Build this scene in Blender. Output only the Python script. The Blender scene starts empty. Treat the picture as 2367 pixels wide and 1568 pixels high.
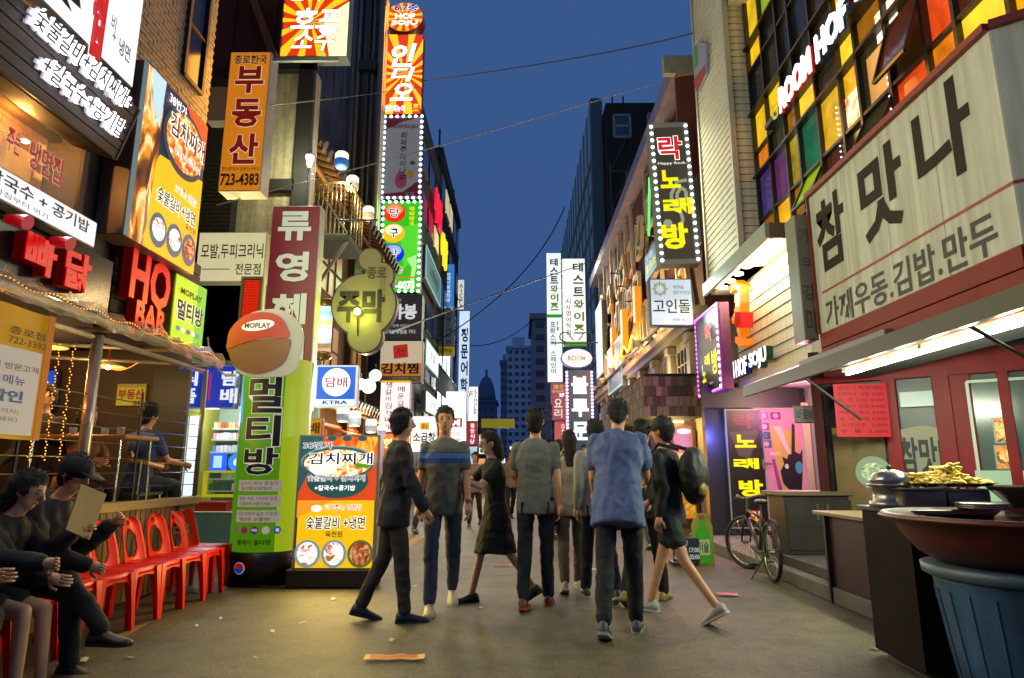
import bpy, bmesh, math, random
from mathutils import Vector as Vec, Matrix, Quaternion, noise as mnoise
random.seed(7)
PI = math.pi
sc = bpy.context.scene
COL = sc.collection
# ---------------------------------------------------------------- camera, sky, exposure
FPX, CX, CY, HZ = 1500.0, 1183.5, 784.0, 1085.0        # focal length, centre and horizon, in photo pixels
EYE = Vec((0, 0, 1.25))
PITCH = math.atan((HZ - CY) / FPX); YAW = math.radians(0.62)
cd = bpy.data.cameras.new('camera'); cam = bpy.data.objects.new('camera', cd); COL.objects.link(cam); sc.camera = cam
cam.location = EYE; cam.rotation_euler = (PI / 2 + PITCH, 0, YAW)
cd.lens = 36 * FPX / 2367; cd.clip_start = 0.05; cd.clip_end = 3000
w = bpy.data.worlds.new('World'); sc.world = w; w.use_nodes = True
nt = w.node_tree; bg = nt.nodes['Background']
sky = nt.nodes.new('ShaderNodeTexSky'); sky.sky_type = 'NISHITA'; sky.sun_disc = False
sky.sun_elevation = math.radians(-2.5); sky.sun_rotation = math.radians(200); sky.ozone_density = 4
skm = nt.nodes.new('ShaderNodeMix'); skm.data_type = 'RGBA'; skm.blend_type = 'MIX'
skm.inputs[0].default_value = 0.88; skm.inputs[7].default_value = (0.33, 0.80, 2.15, 1)   # even dusk blue over the twilight sky
skg = nt.nodes.new('ShaderNodeMix'); skg.data_type = 'RGBA'; skg.blend_type = 'MULTIPLY'; skg.inputs[0].default_value = 1; skg.inputs[7].default_value = (6, 6, 6, 1)
nt.links.new(sky.outputs[0], skg.inputs[6]); nt.links.new(skg.outputs[2], skm.inputs[6]); nt.links.new(skm.outputs[2], bg.inputs[0])
bg.inputs[1].default_value = 0.058
sl = bpy.data.lights.new('afterglow', 'SUN'); sl.energy = 0.03; sl.angle = math.radians(40); sl.color = (0.75, 0.85, 1)
so = bpy.data.objects.new('afterglow', sl); COL.objects.link(so); so.rotation_euler = (math.radians(60), 0, math.radians(-20))
sc.view_settings.view_transform = 'Standard'; sc.view_settings.look = 'None'; sc.view_settings.gamma = 1
sc.view_settings.exposure = 1.2; sc.view_settings.use_curve_mapping = False
sc.render.engine = 'CYCLES'; sc.cycles.max_bounces = 6; sc.cycles.diffuse_bounces = 3; sc.cycles.glossy_bounces = 3
sc.cycles.transparent_max_bounces = 8; sc.cycles.sample_clamp_indirect = 4; sc.cycles.use_denoising = True
TMP = bpy.data.scenes.new('workshop')
def evaluate(o, modifiers=True):
    if not modifiers: return bpy.data.meshes.new_from_object(o)
    TMP.collection.objects.link(o)
    with bpy.context.temp_override(scene=TMP, view_layer=TMP.view_layers[0]):
        dg = bpy.context.evaluated_depsgraph_get(); r = bpy.data.meshes.new_from_object(o.evaluated_get(dg))
    return r
# ---------------------------------------------------------------- geometry of the view: a photo pixel and a plane give a real point
_R = (Matrix.Rotation(YAW, 3, 'Z') @ Matrix.Rotation(PI / 2 + PITCH, 3, 'X'))
def V(px, py, X=None, Y=None, Z=None):
    d = _R @ Vec(((px - CX) / FPX, -(py - CY) / FPX, -1))
    t = (X / d.x) if X is not None else (Y / d.y) if Y is not None else ((Z - 1.25) / d.z)
    return EYE + d * t
# ---------------------------------------------------------------- materials
def lin(h):
    h = h.lstrip('#'); r = [int(h[i:i + 2], 16) / 255 for i in (0, 2, 4)]
    return [c / 12.92 if c <= .04045 else ((c + .055) / 1.055) ** 2.4 for c in r]
MATS = {}
EK = 0.36      # brightness of everything that glows, against the exposure above
AL, PL = .8, 1.0      # area lights of signs, point lights of lamps
def M(h, rough=.6, e=0, metal=0, var=0, scale=6, bump=0, stretch=None, spec=.5, alpha=1, bscale=None, dirt=0):
    e *= EK
    key = (h, rough, e, metal, var, scale, bump, stretch, spec, alpha, bscale, dirt)
    if key in MATS: return MATS[key]
    m = bpy.data.materials.new('surface'); m.use_nodes = True; n = m.node_tree; b = n.nodes['Principled BSDF']
    c = lin(h)
    if e:  # a small e on things that are no lamps stands in for light
        b.inputs['Emission Color'].default_value = (*c, 1); b.inputs['Emission Strength'].default_value = e
        c = [x * .35 for x in c]
    b.inputs['Base Color'].default_value = (*c, 1); b.inputs['Roughness'].default_value = rough
    b.inputs['Metallic'].default_value = metal; b.inputs['Specular IOR Level'].default_value = spec
    if alpha < 1: b.inputs['Alpha'].default_value = alpha
    if var or bump or dirt:
        tc = n.nodes.new('ShaderNodeTexCoord'); mp = n.nodes.new('ShaderNodeMapping'); n.links.new(tc.outputs['Object'], mp.inputs[0])
        if stretch: mp.inputs['Scale'].default_value = stretch
        no = n.nodes.new('ShaderNodeTexNoise'); no.inputs['Scale'].default_value = scale; no.inputs['Detail'].default_value = 7; no.inputs['Roughness'].default_value = .65
        n.links.new(mp.outputs[0], no.inputs[0])
        if var or dirt:
            cr = n.nodes.new('ShaderNodeValToRGB'); lo, hi = 1 - var, 1 + var
            cr.color_ramp.elements[0].position = .3; cr.color_ramp.elements[1].position = .7
            cr.color_ramp.elements[0].color = (*[min(1, x * lo) for x in c], 1); cr.color_ramp.elements[1].color = (*[min(1, x * hi) for x in c], 1)
            n.links.new(no.outputs[0], cr.inputs[0]); src = cr.outputs[0]
            if dirt:      # streaks of grime running down
                mp2 = n.nodes.new('ShaderNodeMapping'); mp2.inputs['Scale'].default_value = (7, 7, .35); n.links.new(tc.outputs['Object'], mp2.inputs[0])
                n2 = n.nodes.new('ShaderNodeTexNoise'); n2.inputs['Scale'].default_value = 1.6; n2.inputs['Detail'].default_value = 6; n.links.new(mp2.outputs[0], n2.inputs[0])
                r2 = n.nodes.new('ShaderNodeValToRGB'); r2.color_ramp.elements[0].position = .35; r2.color_ramp.elements[1].position = .62
                r2.color_ramp.elements[0].color = (1 - dirt, (1 - dirt) * .97, (1 - dirt) * .88, 1); r2.color_ramp.elements[1].color = (1, 1, 1, 1); n.links.new(n2.outputs[0], r2.inputs[0])
                mm = n.nodes.new('ShaderNodeMix'); mm.data_type = 'RGBA'; mm.blend_type = 'MULTIPLY'; mm.inputs[0].default_value = 1
                n.links.new(src, mm.inputs[6]); n.links.new(r2.outputs[0], mm.inputs[7]); src = mm.outputs[2]
            n.links.new(src, b.inputs['Base Color'])
            if e: n.links.new(cr.outputs[0], b.inputs['Emission Color']); b.inputs['Emission Strength'].default_value = e / .35
        if bump:
            n3 = n.nodes.new('ShaderNodeTexNoise'); n3.inputs['Scale'].default_value = bscale or scale * 3; n3.inputs['Detail'].default_value = 5
            n.links.new(mp.outputs[0], n3.inputs[0])
            bp = n.nodes.new('ShaderNodeBump'); bp.inputs['Strength'].default_value = bump; bp.inputs['Distance'].default_value = .02
            n.links.new(n3.outputs[0], bp.inputs['Height']); n.links.new(bp.outputs[0], b.inputs['Normal'])
    MATS[key] = m; return m
def Mramp(stops, scale=8, e=0, kind='NOISE', rough=.5, stretch=None, detail=6, bump=0):
    e *= EK
    key = ('ramp', str(stops), scale, e, kind, rough, stretch, detail, bump)
    if key in MATS: return MATS[key]
    m = bpy.data.materials.new('print'); m.use_nodes = True; n = m.node_tree; b = n.nodes['Principled BSDF']
    tc = n.nodes.new('ShaderNodeTexCoord'); mp = n.nodes.new('ShaderNodeMapping'); n.links.new(tc.outputs['Object'], mp.inputs[0])
    if stretch: mp.inputs['Scale'].default_value = stretch
    if kind == 'NOISE': t = n.nodes.new('ShaderNodeTexNoise'); t.inputs['Detail'].default_value = detail; t.inputs['Distortion'].default_value = 1.2; out = t.outputs[0]
    elif kind == 'VOR': t = n.nodes.new('ShaderNodeTexVoronoi'); out = t.outputs['Distance']
    elif kind == 'CELL': t = n.nodes.new('ShaderNodeTexVoronoi'); sp = n.nodes.new('ShaderNodeSeparateColor'); n.links.new(t.outputs['Color'], sp.inputs[0]); out = sp.outputs[0]
    else: t = n.nodes.new('ShaderNodeTexWave'); t.inputs['Distortion'].default_value = 9; t.inputs['Detail'].default_value = 3; out = t.outputs[0]
    t.inputs['Scale'].default_value = scale; n.links.new(mp.outputs[0], t.inputs[0])
    cr = n.nodes.new('ShaderNodeValToRGB'); el = cr.color_ramp.elements
    while len(el) < len(stops): el.new(.5)
    for i, (p, h) in enumerate(stops): el[i].position = p; el[i].color = (*lin(h), 1)
    n.links.new(out, cr.inputs[0]); n.links.new(cr.outputs[0], b.inputs['Base Color'])
    if e: n.links.new(cr.outputs[0], b.inputs['Emission Color']); b.inputs['Emission Strength'].default_value = e
    if bump:
        bp = n.nodes.new('ShaderNodeBump'); bp.inputs['Strength'].default_value = bump; bp.inputs['Distance'].default_value = .02
        n.links.new(out, bp.inputs['Height']); n.links.new(bp.outputs[0], b.inputs['Normal'])
    b.inputs['Roughness'].default_value = rough; MATS[key] = m; return m
# ---------------------------------------------------------------- mesh building
class MB:
    def __init__(s): s.v = []; s.f = []
    def add(s, vs, fs):
        n = len(s.v); s.v += [tuple(x) for x in vs]; s.f += [tuple(i + n for i in f) for f in fs]; return s
    def box(s, a, b, bev=0):
        x0, y0, z0 = [min(p, q) for p, q in zip(a, b)]; x1, y1, z1 = [max(p, q) for p, q in zip(a, b)]
        if bev:
            h = min(bev, (x1 - x0) / 2.2, (y1 - y0) / 2.2, (z1 - z0) / 2.2); bm = bmesh.new(); bmesh.ops.create_cube(bm, size=1)
            for v in bm.verts: v.co = Vec(((x0 + x1) / 2 + v.co.x * (x1 - x0), (y0 + y1) / 2 + v.co.y * (y1 - y0), (z0 + z1) / 2 + v.co.z * (z1 - z0)))
            bmesh.ops.bevel(bm, geom=bm.edges[:], offset=h, segments=1, affect='EDGES'); bm.verts.ensure_lookup_table()
            s.add([v.co.copy() for v in bm.verts], [[v.index for v in f.verts] for f in bm.faces]); bm.free(); return s
        return s.add([(x0, y0, z0), (x1, y0, z0), (x1, y1, z0), (x0, y1, z0), (x0, y0, z1), (x1, y0, z1), (x1, y1, z1), (x0, y1, z1)],
                     [(0, 3, 2, 1), (4, 5, 6, 7), (0, 1, 5, 4), (1, 2, 6, 5), (2, 3, 7, 6), (3, 0, 4, 7)])
    def hexa(s, p):    # eight corners: bottom ring then top ring
        return s.add(p, [(0, 3, 2, 1), (4, 5, 6, 7), (0, 1, 5, 4), (1, 2, 6, 5), (2, 3, 7, 6), (3, 0, 4, 7)])
    def bar(s, a, b, wd, ht=None, up=(0, 0, 1)):
        a, b = Vec(a), Vec(b); ht = ht or wd; d = (b - a).normalized(); u = Vec(up)
        if abs(d.dot(u)) > .98: u = Vec((0, 1, 0))
        r = d.cross(u).normalized() * wd / 2; u = r.cross(d).normalized() * ht / 2
        return s.hexa([a - r - u, a + r - u, a + r + u, a - r + u, b - r - u, b + r - u, b + r + u, b - r + u])
    def tube(s, pts, r, n=8, cap=True):
        pts = [Vec(p) for p in pts]; rs = r if isinstance(r, (list, tuple)) else [r] * len(pts); base = len(s.v); pu = None
        for i, p in enumerate(pts):
            d = (pts[min(i + 1, len(pts) - 1)] - pts[max(i - 1, 0)]).normalized()
            if pu is None: pu = Vec((0, 0, 1)) if abs(d.z) < .9 else Vec((1, 0, 0))
            u = (pu - d * pu.dot(d)).normalized(); pu = u; w_ = d.cross(u)
            for k in range(n):
                a = 2 * PI * k / n; s.v.append(tuple(p + (u * math.cos(a) + w_ * math.sin(a)) * rs[i]))
        for i in range(len(pts) - 1):
            for k in range(n): a = base + i * n; s.f.append((a + k, a + (k + 1) % n, a + n + (k + 1) % n, a + n + k))
        if cap: s.f.append(tuple(base + k for k in range(n))[::-1]); s.f.append(tuple(base + (len(pts) - 1) * n + k for k in range(n)))
        return s
    def lathe(s, prof, c=(0, 0, 0), n=24, cap=True, sx=1, sy=1):
        base = len(s.v)
        for r, z in prof:
            for k in range(n): a = 2 * PI * k / n; s.v.append((c[0] + r * sx * math.cos(a), c[1] + r * sy * math.sin(a), c[2] + z))
        for i in range(len(prof) - 1):
            for k in range(n): a = base + i * n; s.f.append((a + k, a + (k + 1) % n, a + n + (k + 1) % n, a + n + k))
        if cap: s.f.append(tuple(base + k for k in range(n))[::-1]); s.f.append(tuple(base + (len(prof) - 1) * n + k for k in range(n)))
        return s
    def ball(s, c, r, n=12, m=8, sc_=(1, 1, 1)):
        return s.lathe([(r * math.sin(PI * i / m) * 1 if 0 < i < m else r * .01, 0) for i in range(1)], c) if False else s._ball(c, r, n, m, sc_)
    def _ball(s, c, r, n, m, sc_):
        base = len(s.v); vs = [(c[0], c[1], c[2] - r * sc_[2])]
        for i in range(1, m):
            t = PI * i / m
            for k in range(n): a = 2 * PI * k / n; vs.append((c[0] + r * sc_[0] * math.sin(t) * math.cos(a), c[1] + r * sc_[1] * math.sin(t) * math.sin(a), c[2] - r * sc_[2] * math.cos(t)))
        vs.append((c[0], c[1], c[2] + r * sc_[2])); fs = []
        for k in range(n): fs.append((0, 1 + (k + 1) % n, 1 + k))
        for i in range(m - 2):
            for k in range(n): a = 1 + i * n; fs.append((a + k, a + (k + 1) % n, a + n + (k + 1) % n, a + n + k))
        L = len(vs) - 1
        for k in range(n): fs.append((L, L - n + k, L - n + (k + 1) % n))
        return s.add(vs, fs)
    def prism(s, poly, y0, y1):    # outline in local x, z, thick along y (y0 is the viewer's side)
        n = len(poly); vs = [(x, y0, z) for x, z in poly] + [(x, y1, z) for x, z in poly]
        return s.add(vs, [tuple(range(n)), tuple(range(2 * n - 1, n - 1, -1))] + [(i, i + n, (i + 1) % n + n, (i + 1) % n) for i in range(n)])
    def flat(s, poly, y): return s.add([(x, y, z) for x, z in poly], [tuple(range(len(poly)))])
    def mesh(s, mat=None, smooth=False):
        me = bpy.data.meshes.new('shape'); me.from_pydata(s.v, [], s.f); me.update()
        if mat: me.materials.append(mat)
        if smooth:
            for p in me.polygons: p.use_smooth = True
        return me
def obj(name, mb, mat, parent=None, smooth=False, loc=None, kind=None):
    me = mb.mesh(mat, smooth) if isinstance(mb, MB) else mb
    if me.name == 'shape' or me.name.startswith('shape.'): me.name = name
    o = bpy.data.objects.new(name, me); COL.objects.link(o)
    if parent: o.parent = parent
    if loc: o.location = loc
    if kind: o['kind'] = kind
    return o
LABELS = set()
def tag(o, label, cat, group=None):
    o['label'] = label; o['category'] = cat
    if group: o['group'] = group
    return o
def thing(name, label, cat, loc=(0, 0, 0), rz=0, group=None, mat4=None):
    o = bpy.data.objects.new(name, None); COL.objects.link(o); o.empty_display_size = .1
    if mat4 is not None: o.matrix_world = mat4
    else: o.location = loc; o.rotation_euler = (0, 0, rz)
    return tag(o, label, cat, group)
def struct(name, mb, mat, smooth=False, parent=None):
    o = obj(name, mb, mat, parent, smooth)
    if not parent: o['kind'] = 'structure'
    return o
def dup(root, loc=None, rz=None, label=None, group=None):
    r = root.copy(); COL.objects.link(r)
    if loc is not None: r.location = loc
    if rz is not None: r.rotation_euler = (0, 0, rz)
    if label: r['label'] = label
    if group: r['group'] = group
    for ch in list(root.children):
        c = ch.copy(); COL.objects.link(c); c.parent = r
        for g in ch.children: d = g.copy(); COL.objects.link(d); d.parent = c
    return r
# ---------------------------------------------------------------- lettering
GC = {}
def glyph(s, bold=.012, shear=0):
    bold = min(bold, .05)
    k = (s, bold, shear)
    if k not in GC:
        c = bpy.data.curves.new('t', 'FONT'); c.body = s; c.resolution_u = 2; c.offset = bold; c.size = 1; c.shear = shear; c.fill_mode = 'FRONT'
        o = bpy.data.objects.new('t', c); me = evaluate(o)
        vs = [(v.co.x, v.co.y) for v in me.vertices]; fs = [tuple(p.vertices) for p in me.polygons]; bpy.data.objects.remove(o); bpy.data.curves.remove(c); bpy.data.meshes.remove(me); GC[k] = (vs, fs)
    return GC[k]
def fit(mb, s, x0, z0, x1, z1, y, bold=.012, th=0, keep=False, shear=0, skew=0, ref=None):
    vs, fs = glyph(s, bold, shear)
    if not vs: return
    rv = glyph(s, ref, shear)[0] if ref is not None else vs
    ax, bx = min(v[0] for v in rv), max(v[0] for v in rv); az, bz = min(v[1] for v in rv), max(v[1] for v in rv)
    sx = (x1 - x0) / max(bx - ax, .001); sz = (z1 - z0) / max(bz - az, .001)
    if keep and sx > sz * 1.5: sx = sz * 1.1
    if keep and sz > sx * 2.2: sz = sx * 1.4
    cx, cz = (x0 + x1) / 2, (z0 + z1) / 2
    P = [(cx + (v[0] - (ax + bx) / 2) * sx, cz + (v[1] - (az + bz) / 2) * sz) for v in vs]
    if not th: mb.add([(p[0], y, p[1]) for p in P], fs)
    else:
        n = len(P); ed = {}
        for f in fs:
            for i in range(len(f)):
                a, b = f[i], f[(i + 1) % len(f)]
                if (b, a) in ed: del ed[(b, a)]
                else: ed[(a, b)] = 1
        mb.add([(p[0], y - th, p[1]) for p in P] + [(p[0], y, p[1]) for p in P], list(fs) + [(b, a, a + n, b + n) for a, b in ed])
# ---------------------------------------------------------------- sign frames
class Fr:
    """A rectangle in the place: local x to the reader's right, z up, the reader on the -y side."""
    def __init__(s, o, u, v, w_, h):
        s.o = Vec(o); s.u = Vec(u).normalized(); s.v = Vec(v).normalized(); s.n = s.u.cross(s.v); s.w = w_; s.h = h; s.px = None
        s.m = Matrix(((s.u.x, -s.n.x, s.v.x, s.o.x), (s.u.y, -s.n.y, s.v.y, s.o.y), (s.u.z, -s.n.z, s.v.z, s.o.z), (0, 0, 0, 1)))
    def r(s, R):
        if max(R) > 2 and s.px:
            a, b, c, d = s.px; R = ((R[0] - a) / (c - a), (R[1] - b) / (d - b), (R[2] - a) / (c - a), (R[3] - b) / (d - b))
        return R[0] * s.w, (1 - R[3]) * s.h, R[2] * s.w, (1 - R[1]) * s.h
def FR(x0, y0, x1, y1, Y, tilt=0):      # faces the camera's end of the street
    xm, ym = (x0 + x1) / 2, (y0 + y1) / 2
    a = V(x0, ym, Y=Y).x; b = V(x1, ym, Y=Y).x; z0 = V(xm, y1, Y=Y).z; z1 = V(xm, y0, Y=Y).z
    f = Fr((a, Y, z0), (math.cos(tilt), math.sin(tilt), 0), (0, 0, 1), (b - a) / math.cos(tilt), z1 - z0); f.px = (x0, y0, x1, y1); return f
def SD(xl, ylt, ylb, xr, yrt, yrb, X):  # lies along a side wall of the street
    a = V(xl, (ylt + ylb) / 2, X=X).y; b = V(xr, (yrt + yrb) / 2, X=X).y
    zt = (V(xl, ylt, Y=a).z + V(xr, yrt, Y=b).z) / 2; zb = (V(xl, ylb, Y=a).z + V(xr, yrb, Y=b).z) / 2
    return Fr((X, a, zb), (0, 1 if X < 0 else -1, 0), (0, 0, 1), abs(b - a), zt - zb)
def T(fr, par, s, R, mat, layer=2, bold=.012, outline=None, ob=.03, th=0, name='lettering', shear=0):
    """one line of lettering fitted to a rectangle; s may be a list for a column of single characters"""
    x0, z0, x1, z1 = fr.r(R); y = -.004 * layer
    def run(b, yy, t):
        mb = MB()
        if isinstance(s, (list, tuple)):
            n = len(s); ch = (z1 - z0) / n
            for i, c in enumerate(s):
                if c == ' ': continue
                fit(mb, c, x0, z1 - ch * (i + .93), x1, z1 - ch * (i + .07), yy, b, t, keep=True, shear=shear, ref=bold)
        else: fit(mb, s, x0, z0, x1, z1, yy, b, t, shear=shear, ref=bold)
        return mb
    if outline: obj('lettering_outline', run(bold + ob, y + .0035, 0), outline, par)
    mb = run(bold, y, th)
    return obj(name, mb, mat, par) if mb.v else None
def P(fr, par, R, mat, layer=1, name='printed_panel'):
    x0, z0, x1, z1 = fr.r(R); return obj(name, MB().flat([(x0, z0), (x1, z0), (x1, z1), (x0, z1)], -.004 * layer), mat, par)
def E(fr, par, R, mat, layer=1, name='printed_disc', n=28):
    x0, z0, x1, z1 = fr.r(R); cx, cz = (x0 + x1) / 2, (z0 + z1) / 2
    return obj(name, MB().flat([(cx + (x1 - x0) / 2 * math.cos(2 * PI * k / n), cz + (z1 - z0) / 2 * math.sin(2 * PI * k / n)) for k in range(n)], -.004 * layer), mat, par)
def PG(fr, par, pts, mat, layer=1, name='printed_shape'):
    q = []
    for a, b in pts: x, z, _, _ = fr.r((a, b, a, b)); q.append((x, z))
    return obj(name, MB().flat(q, -.004 * layer), mat, par)
def light(fr, par, power, col='#ffffff', k=1.0, spread=170):
    """what the lit face of a sign gives off"""
    l = bpy.data.lights.new('sign_light', 'AREA'); l.shape = 'RECTANGLE'; l.size = fr.w * .92; l.size_y = fr.h * .92; l.energy = power * k * AL; l.color = [a * b for a, b in zip(lin(col), (1, .97, .80))]; l.spread = math.radians(spread)
    o = bpy.data.objects.new('sign_light', l); COL.objects.link(o); o.parent = par; o.location = (fr.w / 2, -.05, fr.h / 2); o.rotation_euler = (-PI / 2, 0, 0); return o
def lamp(par, loc, power, col='#ffd9a0', r=.05):
    l = bpy.data.lights.new('lamp_light', 'POINT'); l.energy = power * PL; l.color = [a * b for a, b in zip(lin(col), (1, .98, .88))]; l.shadow_soft_size = r
    o = bpy.data.objects.new('lamp_light', l); COL.objects.link(o); o.parent = par; o.location = loc; return o
def signbox(name, label, fr, face, side='#8a8a88', d=.18, cat='sign', group=None, border=0, bcol=None, back=None):
    t = thing(name, label, cat, mat4=fr.m, group=group)
    obj('housing', MB().box((0, .002, 0), (fr.w, d, fr.h), .008), M(side, .45, 0, .2, var=.12, scale=9), t)
    if face: 
        b = border or .012
        obj('face', MB().box((b, -.002, b), (fr.w - b, .03, fr.h - b)), face, t)
    if bcol:
        b = border; mb = MB()
        for q in (((0, -.012, 0), (b, .03, fr.h)), ((fr.w - b, -.012, 0), (fr.w, .03, fr.h)), ((b, -.012, 0), (fr.w - b, .03, b)), ((b, -.012, fr.h - b), (fr.w - b, .03, fr.h))): mb.box(*q)
        obj('frame', mb, bcol, t)
    return t
def clip(poly, x0, z0, x1, z1):
    for ax, lim, sg in ((0, x0, 1), (0, x1, -1), (1, z0, 1), (1, z1, -1)):
        out = []
        for i in range(len(poly)):
            a, b = poly[i - 1], poly[i]; ia = sg * (a[ax] - lim) >= 0; ib = sg * (b[ax] - lim) >= 0
            if ia != ib:
                t = (lim - a[ax]) / (b[ax] - a[ax]); out.append((a[0] + t * (b[0] - a[0]), a[1] + t * (b[1] - a[1])))
            if ib: out.append(b)
        poly = out
        if not poly: return []
    return poly
def sunburst(fr, par, R, cx, cy, mat, n=14, layer=1, wob=.6, disc=False):
    x0, z0, x1, z1 = fr.r(R); ox = x0 + cx * (x1 - x0); oz = z1 - cy * (z1 - z0); mb = MB(); L = (x1 - x0 + z1 - z0)
    for i in range(n):
        a = 2 * PI * i / n + .1; b = a + 2 * PI / n * (.38 + .2 * ((i * 7) % 3) / 3)
        if disc:
            r = (x1 - x0) / 2 * .98; rz = (z1 - z0) / 2 * .98
            q = [(ox, oz)] + [(ox + r * math.cos(a + (b - a) * k / 3), oz + rz * math.sin(a + (b - a) * k / 3)) for k in range(4)]
        else: q = clip([(ox, oz), (ox + L * math.cos(a), oz + L * math.sin(a)), (ox + L * math.cos(b), oz + L * math.sin(b))], x0, z0, x1, z1)
        if len(q) > 2: mb.flat(q, -.004 * layer)
    obj('printed_rays', mb, mat, par)
BULB = {}
def bulbs(fr, par, pts, r, mat, name='bulb', maxn=300):
    k = (r, mat.name)
    if k not in BULB: BULB[k] = MB()._ball((0, 0, 0), r, 8, 5, (1, .6, 1)).mesh(mat, True)
    for i, (x, z) in enumerate(pts[:maxn]):
        o = bpy.data.objects.new(name, BULB[k]); COL.objects.link(o); o.parent = par; o.location = (x, -.02, z)
def border_pts(w_, h, step, inset=.04, sides='LRTB'):
    p = []
    n = max(2, round((h - 2 * inset) / step))
    for i in range(n + 1):
        z = inset + (h - 2 * inset) * i / n
        if 'L' in sides: p.append((inset, z))
        if 'R' in sides: p.append((w_ - inset, z))
    n = max(2, round((w_ - 2 * inset) / step))
    for i in range(1, n):
        x = inset + (w_ - 2 * inset) * i / n
        if 'T' in sides: p.append((x, h - inset))
        if 'B' in sides: p.append((x, inset))
    return p
def tiles(par, fr, tw, th, gap, mat, name='brick', depth=.02, near=None, cut=(), offset=True, maxn=300, mats=None):
    """a tiled or bricked rectangle: the pieces nearest the camera are parts, the rest one joined part"""
    pcs = []; rows = int(fr.h / th + .001)
    for j in range(rows):
        off = (tw / 2 if (j % 2 and offset) else 0); i = -1
        while True:
            x = i * tw + off; i += 1
            if x >= fr.w - .01: break
            a, b = max(0, x), min(fr.w, x + tw - gap)
            if b - a < .03: continue
            z = j * th; cxm, czm = (a + b) / 2, z + th / 2
            if any(c[0] < cxm < c[2] and c[1] < czm < c[3] for c in cut): continue
            p = fr.m @ Vec((cxm, 0, czm)); pcs.append(((p - EYE).length, a, b, z))
    pcs.sort(); cache = {}; rest = MB(); me2 = None
    for k, (_, a, b, z) in enumerate(pcs):
        jit = random.uniform(0, .25) * depth
        if k < maxn:
            key = (round(b - a, 3), random.randrange(len(mats)) if mats else 0)
            if key not in cache: cache[key] = MB().box((0, 0, 0), (b - a, depth, th - gap)).mesh(mats[key[1]] if mats else mat)
            o = bpy.data.objects.new(name, cache[key]); COL.objects.link(o); o.parent = par; o.location = (a, -jit, z)
        else: rest.box((a, -jit, z), (b, depth, z + th - gap))
    if rest.v: o = obj(name + '_field', rest, mat, par); o['kind'] = 'stuff'
def at(fr, name, label, cat, group=None): return thing(name, label, cat, mat4=fr.m, group=group)
def fat(fr, px, py):     # photo point -> local u, v on any frame
    d = _R @ Vec(((px - CX) / FPX, -(py - CY) / FPX, -1)); k = (fr.o - EYE).dot(fr.n) / d.dot(fr.n); p = EYE + d * k - fr.o
    return p.dot(fr.u), p.dot(fr.v)
def FA(fr, x0, y0, x1, y1):   # photo rectangle -> fractions on any frame (uses the mid lines)
    a = fat(fr, x0, (y0 + y1) / 2)[0]; b = fat(fr, x1, (y0 + y1) / 2)[0]; c = fat(fr, (x0 + x1) / 2, y0)[1]; d = fat(fr, (x0 + x1) / 2, y1)[1]
    return a / fr.w, 1 - c / fr.h, b / fr.w, 1 - d / fr.h
# ================================================================ THE SETTING
asph = M('#565038', .62, var=.24, scale=.9, bump=.5, bscale=120, spec=.4)
_n = asph.node_tree; _b = _n.nodes['Principled BSDF']; _tc = _n.nodes.new('ShaderNodeTexCoord')
_s = _n.nodes.new('ShaderNodeTexNoise'); _s.inputs['Scale'].default_value = 75; _s.inputs['Detail'].default_value = 3; _n.links.new(_tc.outputs['Object'], _s.inputs[0])
_r = _n.nodes.new('ShaderNodeValToRGB'); _r.color_ramp.elements[0].position = .36; _r.color_ramp.elements[0].color = (.60, .60, .61, 1); _r.color_ramp.elements[1].position = .64; _r.color_ramp.elements[1].color = (1.32, 1.3, 1.25, 1); _n.links.new(_s.outputs[0], _r.inputs[0])
_s2 = _n.nodes.new('ShaderNodeTexNoise'); _s2.inputs['Scale'].default_value = 2.6; _s2.inputs['Detail'].default_value = 8; _s2.inputs['Roughness'].default_value = .75; _n.links.new(_tc.outputs['Object'], _s2.inputs[0])
_r2 = _n.nodes.new('ShaderNodeValToRGB'); _r2.color_ramp.elements[0].position = .38; _r2.color_ramp.elements[0].color = (.62, .61, .6, 1); _r2.color_ramp.elements[1].position = .55; _r2.color_ramp.elements[1].color = (1, 1, 1, 1); _n.links.new(_s2.outputs[0], _r2.inputs[0])
_src = _b.inputs['Base Color'].links[0].from_socket
for _q in (_r, _r2):
    _m = _n.nodes.new('ShaderNodeMix'); _m.data_type = 'RGBA'; _m.blend_type = 'MULTIPLY'; _m.inputs[0].default_value = 1; _n.links.new(_src, _m.inputs[6]); _n.links.new(_q.outputs[0], _m.inputs[7]); _src = _m.outputs[2]
_n.links.new(_src, _b.inputs['Base Color'])
mb = MB(); mb.add([(-400, -60, 0), (400, -60, 0), (400, 700, 0), (-400, 700, 0)], [(0, 1, 2, 3)]); struct('ground', mb, M('#3a3833', .9, var=.15, scale=2))
mb = MB()
for i in range(40):
    y0, y1 = -12 + i * 4.0, -12 + (i + 1) * 4.0; mb.add([(-4.6, y0, .004), (4.6, y0, .004), (4.6, y1, .004), (-4.6, y1, .004)], [(0, 1, 2, 3)])
struct('road', mb, asph)
def gpoly(name, pts, mat, z=.009): # a flat marking on the road, given by photo points
    q = [V(a, b, Z=z) for a, b in pts]; return obj(name, MB().add([tuple(p) for p in q], [tuple(range(len(q)))]), mat)
ylw = M('#8a6f2c', .8, var=.35, scale=14)
for pts in (((262, 1470), (318, 1446), (352, 1436), (270, 1484)), ((1752, 1325), (1782, 1328), (1868, 1358), (1832, 1356)), ((925, 1262), (960, 1240), (985, 1240), (948, 1264))):
    o = gpoly('road_marking', pts, ylw); o['kind'] = 'structure'
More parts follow.
